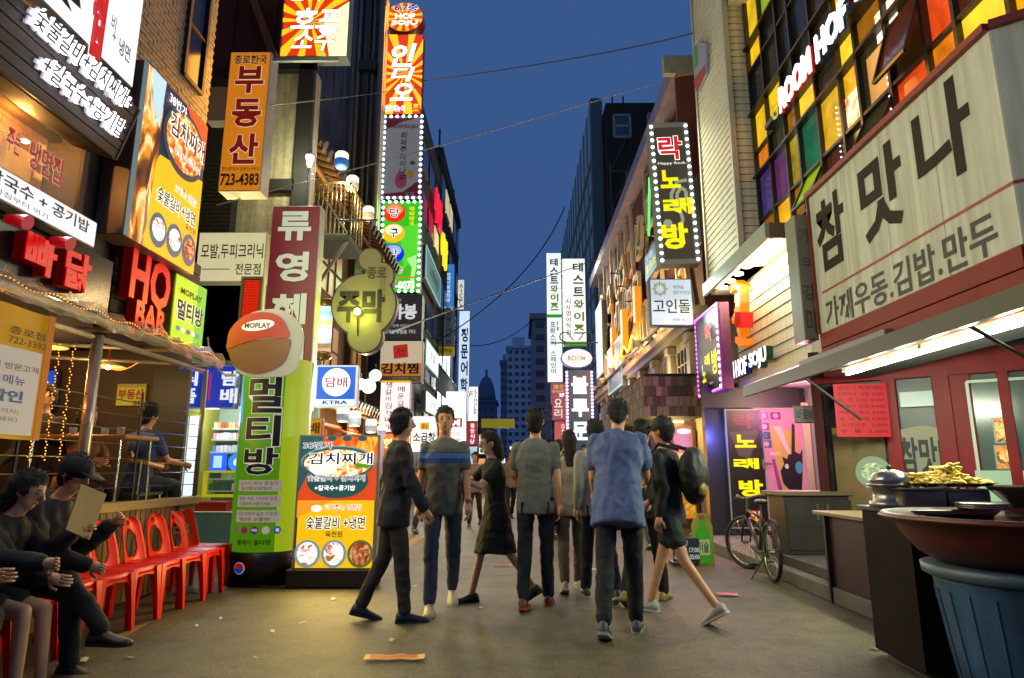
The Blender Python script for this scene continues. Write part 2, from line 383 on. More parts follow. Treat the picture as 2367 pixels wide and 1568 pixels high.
# patches and a utility cover in the asphalt
seam = M('#1e1d1a', .9)
def crack(pts, r=.006):
    q = [V(a, b, Z=.0075) for a, b in pts]; mb = MB(); out = []
    for a, b in zip(q, q[1:]):
        for s in range(6): v = a.lerp(b, s / 6); out.append(v + Vec((lit0.uniform(-.02, .02), lit0.uniform(-.02, .02), 0)))
    out.append(q[-1])
    for i, v in enumerate(out): mb.v += [(v.x - r * 1.2, v.y - r, .0075), (v.x + r * 1.2, v.y + r, .0075)]
    mb.f = [(2 * i, 2 * i + 1, 2 * i + 3, 2 * i + 2) for i in range(len(out) - 1)]; o = obj('road_crack', mb, seam); o['kind'] = 'structure'
lit0 = random.Random(2)
crack(((1330, 1568), (1420, 1520), (1520, 1500)), .003); crack(((1010, 1330), (1180, 1330), (1330, 1300)), .008)
for k, pts in enumerate((((980, 1500), (1230, 1485), (1330, 1568), (960, 1590)), ((1500, 1500), (1690, 1480), (1850, 1540), (1560, 1560)))):
    pass
# litter
lit = random.Random(3)
def leaflet(px, py, w_, h, ang, hexc, label, e=0):
    c = V(px, py, Z=.012); t = thing('leaflet', label, 'litter', (c.x, c.y, .012), ang, 'leaflets dropped on the road')
    me = MB(); n = 5
    for i in range(n + 1):
        x = -w_ / 2 + w_ * i / n; z = .004 + .010 * abs(math.sin(i * 1.3 + px)); me.v += [(x, -h / 2, z), (x, h / 2, z + .004)]
    me.f = [(2 * i, 2 * i + 2, 2 * i + 3, 2 * i + 1) for i in range(n)]
    obj('sheet', me, M(hexc, .6, var=.1, scale=20), t)
    if w_ > .2: 
        p = MB()
        for i in range(3): p.box((-w_ * .4, -h * .35 + i * h * .25, .0185), (w_ * .38, -h * .25 + i * h * .25, .0195))
        obj('print', p, M('#c8402c', .6), t)
leaflet(912, 1523, .40, .10, .05, '#e0a83c', 'yellow and red printed leaflet lying in the middle of the foreground road')
leaflet(172, 1531, .15, .09, .4, '#c9c2ae', 'folded white paper on the road by the bare feet')
leaflet(1682, 1376, .20, .10, -.2, '#c05a6a', 'pink leaflet on the road in front of the bicycle')
leaflet(1162, 1308, .22, .08, .1, '#b0584a', 'reddish leaflet on the road under the woman in black')
leaflet(1390, 1318, .25, .08, 0, '#b9b2a0', 'white sheet lying between the walkers in the road')
for i, (px, py) in enumerate(((510, 1430), (455, 1447), (557, 1340), (590, 1520), (960, 1355), (905, 1480), (1112, 1405), (700, 1440), (1010, 1290), (1245, 1365), (1420, 1395), (630, 1460), (1300, 1292), (770, 1385), (1480, 1455), (2020, 1500), (1660, 1440), (300, 1520))):
    c = V(px, py, Z=.012); s = .02 + .02 * lit.random()
    o = obj('paper_scrap', MB().add([(-s, -s * .5, 0), (s, -s * .3, .003), (s * .8, s * .5, .012), (-s * .7, s * .4, .004)], [(0, 1, 2, 3)]), M('#b8b09a', .7), loc=c)
    o.rotation_euler = (0, 0, lit.random() * 3); tag(o, 'tiny pale scrap of paper trodden onto the asphalt', 'litter', 'tiny paper scraps on the road')
# distant skyline; wall colours lightened in place of haze and city glow
def tower(name, label, fr, d, hexc, rows, cols, wmat, roof=None, top=None):
    t = at(fr, name, label, 'building'); m = M(hexc, .85, var=.08, scale=.3, dirt=.15)
    obj('wall', MB().box((0, 0, 0), (fr.w, d, fr.h)), m, t)
    me = MB().box((0, -.15, 0), (fr.w / cols * .55, .1, fr.h / rows * .45)).mesh(wmat)
    for j in range(rows):
        for i in range(cols):
            o = bpy.data.objects.new('window', me); COL.objects.link(o); o.parent = t; o.location = (fr.w / cols * (i + .22), 0, fr.h / rows * (j + .3))
    mb = MB().box((-.4, -.4, fr.h), (fr.w + .4, d + .4, fr.h + .8))
    obj('parapet', mb, m, t)
    if top: obj('roof_structure', top(fr), m, t)
    return t
wd = M('#4c566a', .3)
tower('distant_tower', 'tall grey tower block at the far end of the street', FR(1172, 806, 1232, 1084, 190), 18, '#c8d0e0', 16, 4, wd, top=lambda f: MB().box((f.w * .2, 3, f.h + .8), (f.w * .7, 9, f.h + 4)))
tower('distant_tower', 'narrow darker tower edge beside the grey tower block', FR(1157, 838, 1173, 1084, 210), 14, '#9098a8', 14, 2, wd, top=lambda f: MB().box((f.w * .3, 2, f.h), (f.w * .7, 6, f.h + 3)))
tower('distant_tower', 'pinkish concrete slab building rising left of the white vertical signs', FR(1232, 738, 1300, 1084, 90), 14, '#b0a0a4', 12, 2, wd)
f = FR(1098, 925, 1146, 1084, 240); t = at(f, 'domed_tower', 'round topped dark tower in the far distance left of the street', 'building')
obj('wall', MB().box((0, 0, 0), (f.w, 16, f.h)), M('#6c7690', .9, var=.05), t)
obj('dome', MB().lathe([(f.w * .48, 0), (f.w * .46, 2), (f.w * .38, 5.5), (f.w * .24, 8.2), (f.w * .06, 9.6), (.5, 12)], (f.w / 2, f.w / 2, f.h)), M('#6c7690', .9), t, True)
obj('ledge', MB().box((-.6, -.6, f.h - 1), (f.w + .6, 16, f.h)), M('#6c7690', .9), t)
mes = MB().box((0, -.15, 0), (f.w * .12, .1, 1.6)).mesh(wd)
for j in range(6):
    for i in range(3): o = bpy.data.objects.new('window', mes); COL.objects.link(o); o.parent = t; o.location = (f.w * (.15 + .28 * i), 0, 4 + j * 3.4)
# ================================================================ LEFT: tiled corner building, restaurant terrace
XL = -3.95
Yend = V(474, 320, X=XL).y
wallc = M('#5a564c', .85, var=.12, scale=2)
t = thing('tiled_building', 'beige tiled building with the restaurant terrace on its ground floor', 'building', (XL, 0, 0))
mb = MB().box((-8, -3, 3.2), (-.02, Yend - .02, 3.43)).box((-8, -3, 4.90), (-.02, Yend - .02, 15)).box((-8, V(178, 420, X=XL).y + .03, 3.43), (-.02, Yend - .02, 4.90)).box((-8, -3, 3.43), (-1.2, 6, 4.9)); obj('wall', mb, wallc, t)
mb = MB().box((-8, -3, 0), (-3.4, 3.5, 3.19)); obj('wall', mb, wallc, t)
f = Fr((XL, 4.6, 5.0), (0, 1, 0), (0, 0, 1), Yend - 4.6, 8.2)
wy0, wy1 = V(425, 120, X=XL).y - 4.6, V(462, 200, X=XL).y - 4.6
wz0 = V(445, 195, Y=(wy0 + wy1) / 2 + 4.6).z - 5; 
tt = [('#8c8878'), ('#807c6c'), ('#969284'), ('#767264')]
wf = bpy.data.objects.new('tile_cladding', None); wf.matrix_world = f.m
t2 = at(f, 'tile_facade', 'facing of small beige tiles on the upper corner building with a dark recessed window', 'wall cladding')
tiles(t2, f, .14, .058, .008, M('#8a8270', .5, var=.18, scale=11), 'tile', .025, mats=[M(h, .45, var=.15, scale=13) for h in tt], cut=[(wy0, wz0, wy1, wz0 + 1.5)])
obj('joint_bed', MB().box((0, .012, 0), (f.w, .05, f.h)), M('#4a463c', .9), t2)
obj('window', MB().box((wy0, -.012, wz0), (wy1, .01, wz0 + 1.5)), M('#10100e', .15), t2)
obj('window_frame', MB().bar((wy0, -.02, wz0), (wy0, -.02, wz0 + 1.5), .05).bar((wy1, -.02, wz0), (wy1, -.02, wz0 + 1.5), .05).bar((wy0, -.02, wz0), (wy1, -.02, wz0), .05).bar((wy0, -.02, wz0 + .7), (wy1, -.02, wz0 + .7), .03), M('#2c2a26', .5), t2)
# the far end wall of the building (faces the far street, edge only) and pipe
pipe = thing('drain_pipe', 'thin wall pipe and cables running up the tiled building beside the poster', 'pipe', (XL + .05, V(300, 480, X=XL).y, 3.2))
obj('pipe', MB().tube([(0, 0, 0), (0, 0, 2.2)], .03), M('#8c8878', .6), pipe); obj('cable', MB().tube([(.03, .06, 0), (.04, .08, .6), (.02, .05, 1.4), (.03, .07, 2.2)], .009), M('#1a1a18', .6), pipe)
# --- first-floor window with the warm interior
f = SD(-60, 60, 340, 205, 260, 480, XL + .04); f = Fr((XL + .03, 2.9, 3.45), (0, 1, 0), (0, 0, 1), V(178, 420, X=XL).y - 2.9, 1.42)
t = at(f, 'restaurant_window', 'lit first floor window with a warm wooden interior under the dark brown letter board', 'window')
obj('glazed_interior', MB().box((0, .35, 0), (f.w, .4, f.h)), Mramp([(0, '#3c2410'), (.45, '#8a5a26'), (.6, '#a8742c'), (1, '#e0a850')], 2.2, 3.2, stretch=(.5, .5, 3)), t)  # interior lamplight put into the backdrop and bricks as glow
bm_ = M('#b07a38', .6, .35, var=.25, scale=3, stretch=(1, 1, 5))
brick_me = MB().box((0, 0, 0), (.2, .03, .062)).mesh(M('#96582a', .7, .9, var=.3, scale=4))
for j in range(13):
    for i in range(10):
        o = bpy.data.objects.new('brick', brick_me); COL.objects.link(o); o.parent = t; o.location = (f.w - 2.25 + i * .21 + (.1 if j % 2 else 0), .30, .02 + j * .07)
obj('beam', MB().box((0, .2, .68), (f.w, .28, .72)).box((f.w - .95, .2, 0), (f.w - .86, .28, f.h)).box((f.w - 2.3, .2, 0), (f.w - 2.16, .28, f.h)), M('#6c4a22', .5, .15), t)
obj('glow_ceiling', MB().hexa([(0, -.0, f.h - .02), (f.w - .1, -.0, f.h - .02), (f.w - .1, .32, .95), (0, .32, .95), (0, .0, f.h), (f.w - .1, .0, f.h), (f.w - .1, .34, .99), (0, .34, .99)]), M('#e8a440', .5, 2.0, var=.25, scale=2), t)  # ceiling is no lamp; its glow stands in for the light on it
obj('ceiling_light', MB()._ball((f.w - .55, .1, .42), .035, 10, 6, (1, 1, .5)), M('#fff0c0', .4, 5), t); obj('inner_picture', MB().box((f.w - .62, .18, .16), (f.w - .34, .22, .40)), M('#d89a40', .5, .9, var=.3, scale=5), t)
obj('window_frame', MB().box((f.w - .03, -.03, 0), (f.w + .04, .3, f.h)).box((0, -.03, -.05), (f.w, .3, 0)), M('#4a3c2c', .5), t)
obj('glass', MB().box((0, -.006, 0), (f.w - .03, 0, f.h)), M('#e8f0e8', .05, alpha=.12), t)
def wR(a, b, h): p_ = fat(f, *a); q_ = fat(f, *b); return (p_[0] / f.w, 1 - (p_[1] + h) / f.h, q_[0] / f.w, 1 - p_[1] / f.h)
T(f, t, '주는', wR((8, 345), (44, 345), .20), M('#b03428', .5, .8), 3, .02, M('#e8c8b8', .5, .8), .02); T(f, t, '냉면집', wR((60, 385), (140, 400), .24), M('#b03428', .5, .8), 3, .02, M('#e8c8b8', .5, .8), .02)
lamp(t, (f.w - .6, .13, .62), 16, '#ffb860', .03)
# --- white light box above it, top left corner of the photo
fA = Fr((XL + .30, 3.0, V(306, 205, X=XL + .3).z), (0, 1, 0), (0, 0, 1), V(315, 140, X=XL + .30).y - 3.0, 2.2)
t = signbox('light_box_sign', 'big white light box with cut off red letters above the dark brown letter board', fA, M('#dfe4ea', .4, 1.6), '#5a6a70', .25)
w_, h_ = fA.w, fA.h
def aR(a, b): p_ = fat(fA, *a); q_ = fat(fA, *b); return (p_[0] / w_, 1 - q_[1] / h_, q_[0] / w_, 1 - p_[1] / h_)
T(fA, t, '집', aR((196, 118), (250, -60)), M('#c8141c', .5, 1.1), 3, .035, M('#ffffff', .5, 2), .03, th=.03)
T(fA, t, '비', aR((253, 66), (268, 42)), M('#3c444c'), 3, .01); T(fA, t, '+', aR((256, 90), (266, 80)), M('#c83038'), 3)
T(fA, t, '냉면', aR((270, 122), (300, 112)), M('#3c444c'), 3, .015)
PG(fA, t, [(fat(fA, *q)[0] / w_, 1 - fat(fA, *q)[1] / h_) for q in ((80, -60), (140, 0), (165, 30), (150, -10), (185, 22), (176, -60))], M('#1c2c30', .4), 2)
light(fA, t, 55, '#eef4ff')
# --- dark brown board with white channel letters, leaning out at the top
yb = V(292, 310, X=-3.55).y
pt = V(320, 252, Y=yb); pb = V(266, 368, Y=yb); up = (pt - pb); hB = up.length
fB = Fr((pb.x, 2.2, pb.z), (0, 1, 0), up, yb - 2.2, hB * 1.02)
t = at(fB, 'letter_board', 'dark brown plank board leaning out with two lines of glowing white letters', 'sign')
bw = M('#2c1f1a', .6, var=.3, scale=3, stretch=(.3, 3, 6), bump=.2)
for i in range(6): obj('plank', MB().box((0, 0, hB * i / 6 + .004), (fB.w, .05, hB * (i + 1) / 6 - .004), .003), bw, t)
obj('end_panel', MB().box((fB.w, -.01, 0), (fB.w + .02, .35, hB)), bw, t); obj('backing', MB().box((0, .06, 0), (fB.w, .4, hB - .01)), M('#1a1412', .8), t)
gl = M('#f4f8ff', .4, 3.2); dk = M('#3a4450', .5, .15)
def bfrac(px): return (V(px, 784, X=-3.5).y - 2.2) / fB.w
def bR(l, r, t0, b0): a = fat(fB, *l); c = fat(fB, *r); t_ = fat(fB, *t0); b_ = fat(fB, *b0); return (a[0] / fB.w, 1 - t_[1] / fB.h, c[0] / fB.w, 1 - b_[1] / fB.h)
for s, R in (('숯불갈비+김치찌개+', bR((48, 45), (280, 246), (192, 119), (186, 173))), ('+칼국수+공기밥', bR((76, 137), (266, 296), (118, 141), (112, 197)))):
    T(fB, t, s, R, dk, 23, .006, None, th=.004); T(fB, t, s, R, gl, 14, .04, None, th=.03, name='letter_halo'); T(fB, t, s, R, M('#c8c0d0', .5, .8), 2, .06, th=.02, name='letter_side')
light(fB, t, 26, '#eef2ff')
# --- tall picture light box with the food
fC = SD(311, 115, 530, 460, 315, 645, XL + .30)
t = signbox('poster_light_box', 'tall yellow and blue food poster light box on the corner of the tiled building', fC, M('#1e3c5c', .4, .8), '#6a5a50', .28)
yl = M('#f4c414', .4, 1.15); foods = Mramp([(.2, '#7c1408'), (.42, '#e04810'), (.52, '#f8a848'), (.62, '#fff0d0'), (.8, '#f04010')], 9, 1.1)
flame = Mramp([(.3, '#2a1406'), (.45, '#b05a10'), (.55, '#ffc840'), (.7, '#f8d890'), (.85, '#2a5878')], 1.8, .7, stretch=(1.4, 1, .6))
flame = Mramp([(.3, '#1c1008'), (.42, '#7c4010'), (.5, '#f0a020'), (.56, '#fff0b0'), (.64, '#b87838'), (.74, '#5c7c8c')], 3.2, .85, stretch=(1.6, 1.6, .55), detail=10)
P(fC, t, (0, 0, .06, 1), M('#7898a4', .4, .5), 1); P(fC, t, (.06, 0, .34, 1), flame, 1, 'printed_photo')
P(fC, t, (.30, .0, 1, .5), M('#1c2c4c', .4, .9), 2); PG(fC, t, ((.32, .44), (1, .38), (1, 1), (.24, 1), (.28, .5)), yl, 3)
PG(fC, t, ((.62, 0), (1, 0), (1, .3), (.8, .12)), M('#f0581c', .4, 1.1), 3); PG(fC, t, ((.10, .0), (.30, 0), (.27, .30), (.16, .2)), M('#b8dce8', .4, 1.3), 3)
E(fC, t, (.32, .05, .99, .47), M('#3c4c54', .4, .8), 4, 'printed_bowl'); E(fC, t, (.36, .08, .96, .43), foods, 5, 'printed_food')
blk = M('#14100c', .5, .05); wht = M('#ffffff', .5, 2.0)
T(fC, t, '38번가', (.35, .03, .62, .10), wht, 6, .01); T(fC, t, '김치찌개', (.40, .13, .97, .27), blk, 6, .02, wht, .03)
T(fC, t, '숯불갈비+김치찌개', (.50, .32, .93, .36), blk, 6, .01, wht, .02); T(fC, t, '고기주는 냉면집', (.58, .53, .92, .58), M('#d03018', .5, .8), 6, .015, wht, .03)
T(fC, t, '숯불갈비+냉면', (.33, .62, .92, .71), blk, 6, .02, wht, .05); T(fC, t, '육천원', (.78, .72, .95, .76), blk, 6, .01)
noodle = Mramp([(.3, '#d8d4c0'), (.5, '#ffffff'), (.62, '#c04020'), (.72, '#4c8c28')], 12, 1.1); grill = Mramp([(.3, '#3c140a'), (.5, '#a85828'), (.65, '#e8b080'), (.8, '#4c8c28')], 14, 1.0)
for a, b, c_ in ((.28, .52, noodle), (.52, .76, noodle), (.76, .99, grill)):
    E(fC, t, (a, .77, b, .97), M('#5c7484', .4, .8), 5, 'printed_bowl'); E(fC, t, (a + .03, .80, b - .03, .93), c_, 6, 'printed_food')
light(fC, t, 40, '#fff2dc')
# --- white strip light box
fD = Fr((-3.62, 2.0, V(222, 577, X=-3.62).z), (0, 1, 0), (0, 0, 1), V(222, 545, X=-3.62).y - 2.0, .0)
fD.h = V(222, 513, X=-3.62).z - fD.o.z
t = signbox('strip_light_box', 'long white light box with handwritten menu words under the lit window', fD, M('#e6e6ea', .4, 1.35), '#6c7c88', .14)
T(fD, t, '치찌개 + 칼국수 + 공기밥', (.44, .16, .965, .62), blk, 3, .02); T(fD, t, '아침부터 먹기', (.66, .70, .82, .88), M('#55524e', .5, .3), 3, .0)
T(fD, t, '고기주는', (.38, .04, .47, .14), M('#c02828', .5, .6), 3, .01); light(fD, t, 28, '#f6f4ff')
# --- dark glossy fascia with red channel letters
fF = Fr((-3.78, 1.5, 2.62), (0, 1, 0), (0, 0, 1), V(262, 620, X=-3.78).y - 1.5, .0); fF.h = fD.o.z - 2.62 + .05
t = at(fF, 'shop_fascia', 'dark glossy fascia with big red raised letters above the clear awning', 'sign')
for i in range(5): obj('panel', MB().box((fF.w * i / 5 + .004, 0, 0), (fF.w * (i + 1) / 5 - .004, .08, fF.h), .004), M('#2a2524', .18, var=.25, scale=2), t)
obj('backing', MB().box((0, .085, 0), (fF.w, .16, fF.h)), M('#141212', .6), t)
red = M('#d8040c', .35, .95); redd = M('#7c0408', .4, .25)
def y2f(fr, px, py): return (V(px, py, X=fr.o.x).y - fr.o.y) / fr.w
for s, xa, xb, za, zb in (('빠', 24, 92, .22, .68), ('닭', 124, 178, .22, .70)):
    a, b = y2f(fF, xa, 580), y2f(fF, xb, 640)
    T(fF, t, s, (a, za, b, zb + .14), red, 27, .035, th=.01); T(fF, t, s, (a, za, b, zb + .14), redd, 3, .035, th=.09, name='letter_side')
for px, py in ((55, 512), (155, 562)):
    c = V(px, py, X=-3.5); s = thing('red_spot_lamp', 'small red spot lamp on a bracket over the %s red letter' % ('first' if px < 100 else 'second'), 'lamp', c)
    obj('shade', MB().tube([(-.12, 0, .02), (0, .0, 0), (.03, .0, -.01)], [.035, .05, .055], 12), M('#c01018', .3, .5), s); obj('arm', MB().tube([(-.3, 0, .03), (-.12, 0, .03)], .008), M('#222222', .5), s)
# --- HO BAR
fH = Fr((-3.9, V(262, 650, X=-3.9).y, 2.45), (0, 1, 0), (0, 0, 1), 0, 1.25); fH.w = V(400, 700, X=-3.9).y - fH.o.y + .55
t = at(fH, 'bar_fascia', 'dark wood plank fascia with big red letters reading HO BAR', 'sign')
for i in range(9): obj('plank', MB().box((0, 0, fH.h * i / 9 + .006), (fH.w, .06, fH.h * (i + 1) / 9 - .004), .004), M('#33231c', .65, var=.35, scale=3, stretch=(3, .5, 8), bump=.3), t)
obj('backing', MB().box((0, .06, 0), (fH.w, .14, fH.h)), M('#0c0a09', .9), t)
def fr2(fr, a, b): # photo point -> fraction on a side frame
    p = V(a, b, X=fr.o.x); return ((p.y - fr.o.y) / fr.w, 1 - (p.z - fr.o.z) / fr.h)
def hR(x0, y0, x1, y1):
    a = V(x0, (y0 + y1) / 2 - 18, X=-3.77); b = V(x1, (y0 + y1) / 2 + 18, X=-3.77); m = (a.y + b.y) / 2; xm = (x0 + x1) / 2
    return ((a.y - fH.o.y) / fH.w, 1 - (V(xm, y0, Y=m).z - fH.o.z) / fH.h, (b.y - fH.o.y) / fH.w, 1 - (V(xm, y1, Y=m).z - fH.o.z) / fH.h)
for s, R in (('HO', hR(303, 594, 394, 708)), ('BAR', hR(314, 708, 383, 766))):
    T(fH, t, s, R, red, 32, .035, th=.006); T(fH, t, s, R, redd, 8, .035, th=.095, name='letter_side')
lamp(t, (fH.w * .5, -.5, .6), 3, '#ff3020')
# --- MOPLAY green sign
fM = SD(400, 627, 776, 471, 673, 812, -3.74)
t = signbox('green_sign', 'yellow green light box sign on the terrace corner next to the HO BAR letters', fM, M('#a6d820', .4, 1.25), '#8ab030', .16)
P(fM, t, (.7, 0, 1, 1), M('#58c020', .4, 1.2), 1)
T(fM, t, 'MOPLAY', (.16, .18, .84, .28), M('#2c2420'), 3, .03); T(fM, t, '멀티방', (.10, .36, .92, .68), M('#241c18'), 3, .035, M('#ffffff', .5, 1.5), .035)
for i, c in enumerate(('#2a7ab0', '#f0f0f0', '#7a3a90', '#f4e8e0', '#3a90c0')): E(fM, t, (.12 + i * .16, .78, .24 + i * .16, .86), M(c, .4, 1), 3, 'printed_icon', 14)
light(fM, t, 14, '#c8f040')
# ================================================================ TERRACE
XT = -3.75; Y0T, Y1T = 2.2, V(452, 1140, X=XT).y
wood = M('#4a3a26', .6, var=.3, scale=4, stretch=(4, 4, .5), bump=.15)
t = thing('terrace_wall', 'low brown wood panelled terrace wall with a ledge behind the red chairs', 'wall', (XT, Y0T, 0))
n = 60; me = MB().box((-.02, .004, .02), (.012, (Y1T - Y0T) / n - .008, .86), .003).mesh(M('#7a6236', .6, var=.25, scale=5, stretch=(4, 4, .6)))
for i in range(n):
    o = bpy.data.objects.new('slat', me); COL.objects.link(o); o.parent = t; o.location = (0, i * (Y1T - Y0T) / n, 0)
obj('core', MB().box((-.08, 0, 0), (-.02, Y1T - Y0T, .86)), M('#2a2014', .8), t)
obj('ledge', MB().box((-.16, 0, .86), (.05, Y1T - Y0T + .02, .95), .008), M('#8a7248', .5, var=.2, scale=5, stretch=(5, .5, 5)), t)
t = thing('terrace_frame', 'grey metal posts and beams of the restaurant terrace wrapped in clear vinyl', 'frame', (XT, 0, 0))
gal = M('#8e8a7c', .35, .0, .5, var=.2, scale=9, bump=.1)
yp1, yp2 = V(205, 950, X=XT).y, Y1T - .02
obj('post', MB().tube([(0, yp1, .95), (0, yp1, 2.42)], .048, 14), M('#b0aca0', .25, 0, .3, var=.3, scale=14, stretch=(1, 1, .2)), t, True)
for yy, r in ((yp2, .028), (2.6, .05)): obj('post', MB().tube([(0, yy, .95), (0, yy, 2.42)], r, 10), gal, t, True)
obj('beam', MB().tube([(.12, Y0T, 2.52), (.12, Y1T, 2.52)], .035, 10), gal, t); obj('beam', MB().tube([(-.02, Y0T, 2.40), (-.02, Y1T, 2.40)], .03, 10), gal, t)
for k, yy in enumerate((3.0, 4.2, yp1, 6.6, Y1T - .05)): obj('cross_beam', MB().tube([(-2.4, yy, 2.60), (.14, yy, 2.46)], .022, 8), gal, t)
vin = M('#9a9478', .22, 0, 0, var=.3, scale=5, bump=.5, alpha=.42, spec=.9)
mb = MB(); N = 60
for i in range(N + 1):
    yy = Y0T + (Y1T + .06 - Y0T) * i / N; s = .02 * math.sin(i * 1.7) + .012 * math.sin(i * .6)
    mb.v += [(-.25, yy, 2.66 + s * .4), (.13 + s, yy, 2.62 + s), (.18 + s, yy, 2.54), (.17 - s, yy, 2.44 + s * .8)]
for i in range(N):
    for k in range(3): a = i * 4 + k; mb.f.append((a, a + 1, a + 5, a + 4))
obj('vinyl_sheet', mb, vin, t, True)
mb = MB()
for i in range(7): z = 1.08 + i * .135; mb.tube([(0, Y0T, z), (0, Y1T, z)], .005, 5)
obj('railing_wire', mb, M('#1c1a18', .4), t)
for yy in (4.9, 6.45): obj('railing_post', MB().tube([(-.02, yy, .95), (-.02, yy, 2.0)], .014, 6), M('#1c1a18', .4), t)
# string lights
t = thing('string_lights', 'strings of small orange lights along the terrace beam and hanging down the post', 'lights', (XT, 0, 0))
bl = MB()._ball((0, 0, 0), .0055, 6, 4, (1, 1, 1)).mesh(M('#ff9a30', .4, 4), True); pts = []
for i in range(110): yy = 3.2 + i * (Y1T - 3.3) / 110; pts.append((.17, yy, 2.555 + .018 * math.sin(i * .5)))
for s in range(3):
    for i in range(40): pts.append((-.12 - .06 * s + .01 * math.sin(i * 2.1), yp1 - .12 - .09 * s + .008 * math.sin(i * 1.3), 2.30 - i * .025))
for i in range(28): u = i / 27; pts.append((-.1, yp1 + .1 + u * .7, 2.30 - .12 * math.sin(PI * u)))
for p in pts[:298]: o = bpy.data.objects.new('bulb', bl); COL.objects.link(o); o.parent = t; o.location = p
obj('wire', MB().tube([(.16, 3.2, 2.56), (.16, Y1T, 2.56)], .003, 4), M('#202018'), t)
lamp(t, (-.3, 5.2, 1.9), 3, '#ff9030')
# interior
t = thing('terrace_room', 'dark wooden restaurant room seen through the terrace with menu board and shelves', 'room', (0, 0, 0))
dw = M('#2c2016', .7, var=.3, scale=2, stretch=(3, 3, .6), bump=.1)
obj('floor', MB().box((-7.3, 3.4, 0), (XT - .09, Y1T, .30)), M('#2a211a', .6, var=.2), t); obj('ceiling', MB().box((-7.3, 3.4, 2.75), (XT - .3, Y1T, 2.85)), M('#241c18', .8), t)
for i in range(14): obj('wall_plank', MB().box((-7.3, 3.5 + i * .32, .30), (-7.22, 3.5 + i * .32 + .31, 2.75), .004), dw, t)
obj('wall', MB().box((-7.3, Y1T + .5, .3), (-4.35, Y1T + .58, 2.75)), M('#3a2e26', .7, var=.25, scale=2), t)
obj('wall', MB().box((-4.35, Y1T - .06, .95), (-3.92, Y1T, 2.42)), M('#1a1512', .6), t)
obj('shelf', MB().box((-7.2, 4.2, 1.6), (-7.0, 6.6, 1.63)).box((-7.2, 4.2, 2.0), (-7.0, 6.6, 2.03)), M('#6a4a28', .5), t)
lamp(t, (-5.6, 5.0, 2.2), 16, '#ffb060', .1); lamp(t, (-5.4, 7.2, 2.3), 9, '#ffc080', .1)
def pend(px, py, X, lab):
    c = V(px, py, X=X); l = thing('pendant_lamp', lab, 'lamp', c)
    obj('shade', MB().lathe([(.02, .05), (.05, .045), (.17, .0), (.165, -.006), (.04, .035)], n=24, cap=False), M('#d8b060', .4, .5), l, True); obj('bulb', MB()._ball((0, 0, -.005), .028, 10, 6, (1, 1, 1)), M('#fff4c8', .4, 14), l, True)
    obj('cord', MB().tube([(0, 0, .04), (0, 0, .75)], .006, 5), M('#a02018', .5), l); lamp(l, (0, 0, -.09), 10, '#ffd890', .03)
pend(250, 848, -4.35, 'wide brass pendant lamp with a bare bulb hanging in the terrace'); pend(112, 802, -4.5, 'brass pendant lamp half hidden behind the yellow event banner')
f = SD(268, 885, 940, 337, 888, 938, -6.4)
f = FR(268, 886, 338, 940, Y1T + .47); t = signbox('office_sign', 'small yellow sign with dark red letters and 5F on the inner terrace wall', f, M('#b8a020', .5, .55), '#5a5020', .03)
T(f, t, '종로한국공인중개사', (.06, .05, .96, .2), M('#3a2c10'), 3, .01); T(f, t, '부동산', (.08, .26, .94, .70), M('#7c2018'), 3, .03); T(f, t, '5F', (.60, .76, .90, .95), M('#2a2010'), 3, .03)
f = FR(358, 978, 392, 1018, Y1T + .44); t = signbox('paper_notice', 'plain yellow green notice sheet on the terrace wall', f, M('#a8b030', .6, .25), '#7a8020', .01, 'notice')
f = FR(92, 858, 124, 948, 8.1); f = Fr((f.o.x - .2, 8.0, f.o.z), (1, 0, 0), (0, 0, 1), .45, f.h); t = signbox('round_logo_sign', 'blue sign with a white disc seen through the terrace beside the yellow banner', f, M('#1c50c0', .4, 1.0), '#203060', .1)
E(f, t, (.06, .2, .94, .85), M('#e8eef8', .4, 1.3), 2); T(f, t, '금', (.35, .36, .85, .66), M('#c02828', .5, .6), 3, .02)
# the yellow event banner
fE = Fr((-3.62, 3.4, V(105, 1020, X=-3.62).z), (0, 1, 0), (0, 0, 1), 0, 0); fE.w = V(106, 850, X=-3.62).y - 3.4; fE.h = V(112, 738, X=-3.62).z - fE.o.z + .02
t = at(fE, 'event_banner', 'yellow cloth event banner with a white notice panel hanging from the terrace beam', 'banner')
mb = MB(); 
for i in range(21):
    x = fE.w * i / 20; yv = .02 * math.sin(i * .8); mb.v += [(x, yv, 0), (x, yv * .4, fE.h)]
mb.f = [(2 * i, 2 * i + 2, 2 * i + 3, 2 * i + 1) for i in range(20)]
obj('cloth', mb, M('#d8a010', .7, .45), t, True)
wf_ = fE.w
def eb(a, b, c, d): return (1 - (1.15 * (1 - a)) / wf_, b, 1 - (1.15 * (1 - c)) / wf_, d)
obj('hem', MB().box((wf_ - .07, -.03, 0), (wf_ - .005, -.025, fE.h)), M('#d07818', .7, .4), t)
P(fE, t, eb(.2, .32, .92, .97), M('#d8cfc0', .7, .45), 7); PG(fE, t, (eb(.2, .28, .2, .3)[:2], eb(.42, .28, .4, .3)[:2], eb(.2, .44, .2, .4)[:2]), M('#c83820', .7, .5), 8)
T(fE, t, 'Event', eb(.05, .14, .55, .27), M('#e05818', .6, .6), 8, .03); T(fE, t, '오빠가 쏜다!', eb(.1, .05, .5, .1), M('#d06010', .6, .4), 8, .01)
T(fE, t, '종로점', eb(.62, .16, .92, .22), M('#2a2010'), 8, .02); T(fE, t, '722-3392', eb(.62, .24, .94, .29), M('#2a2010'), 8, .01)
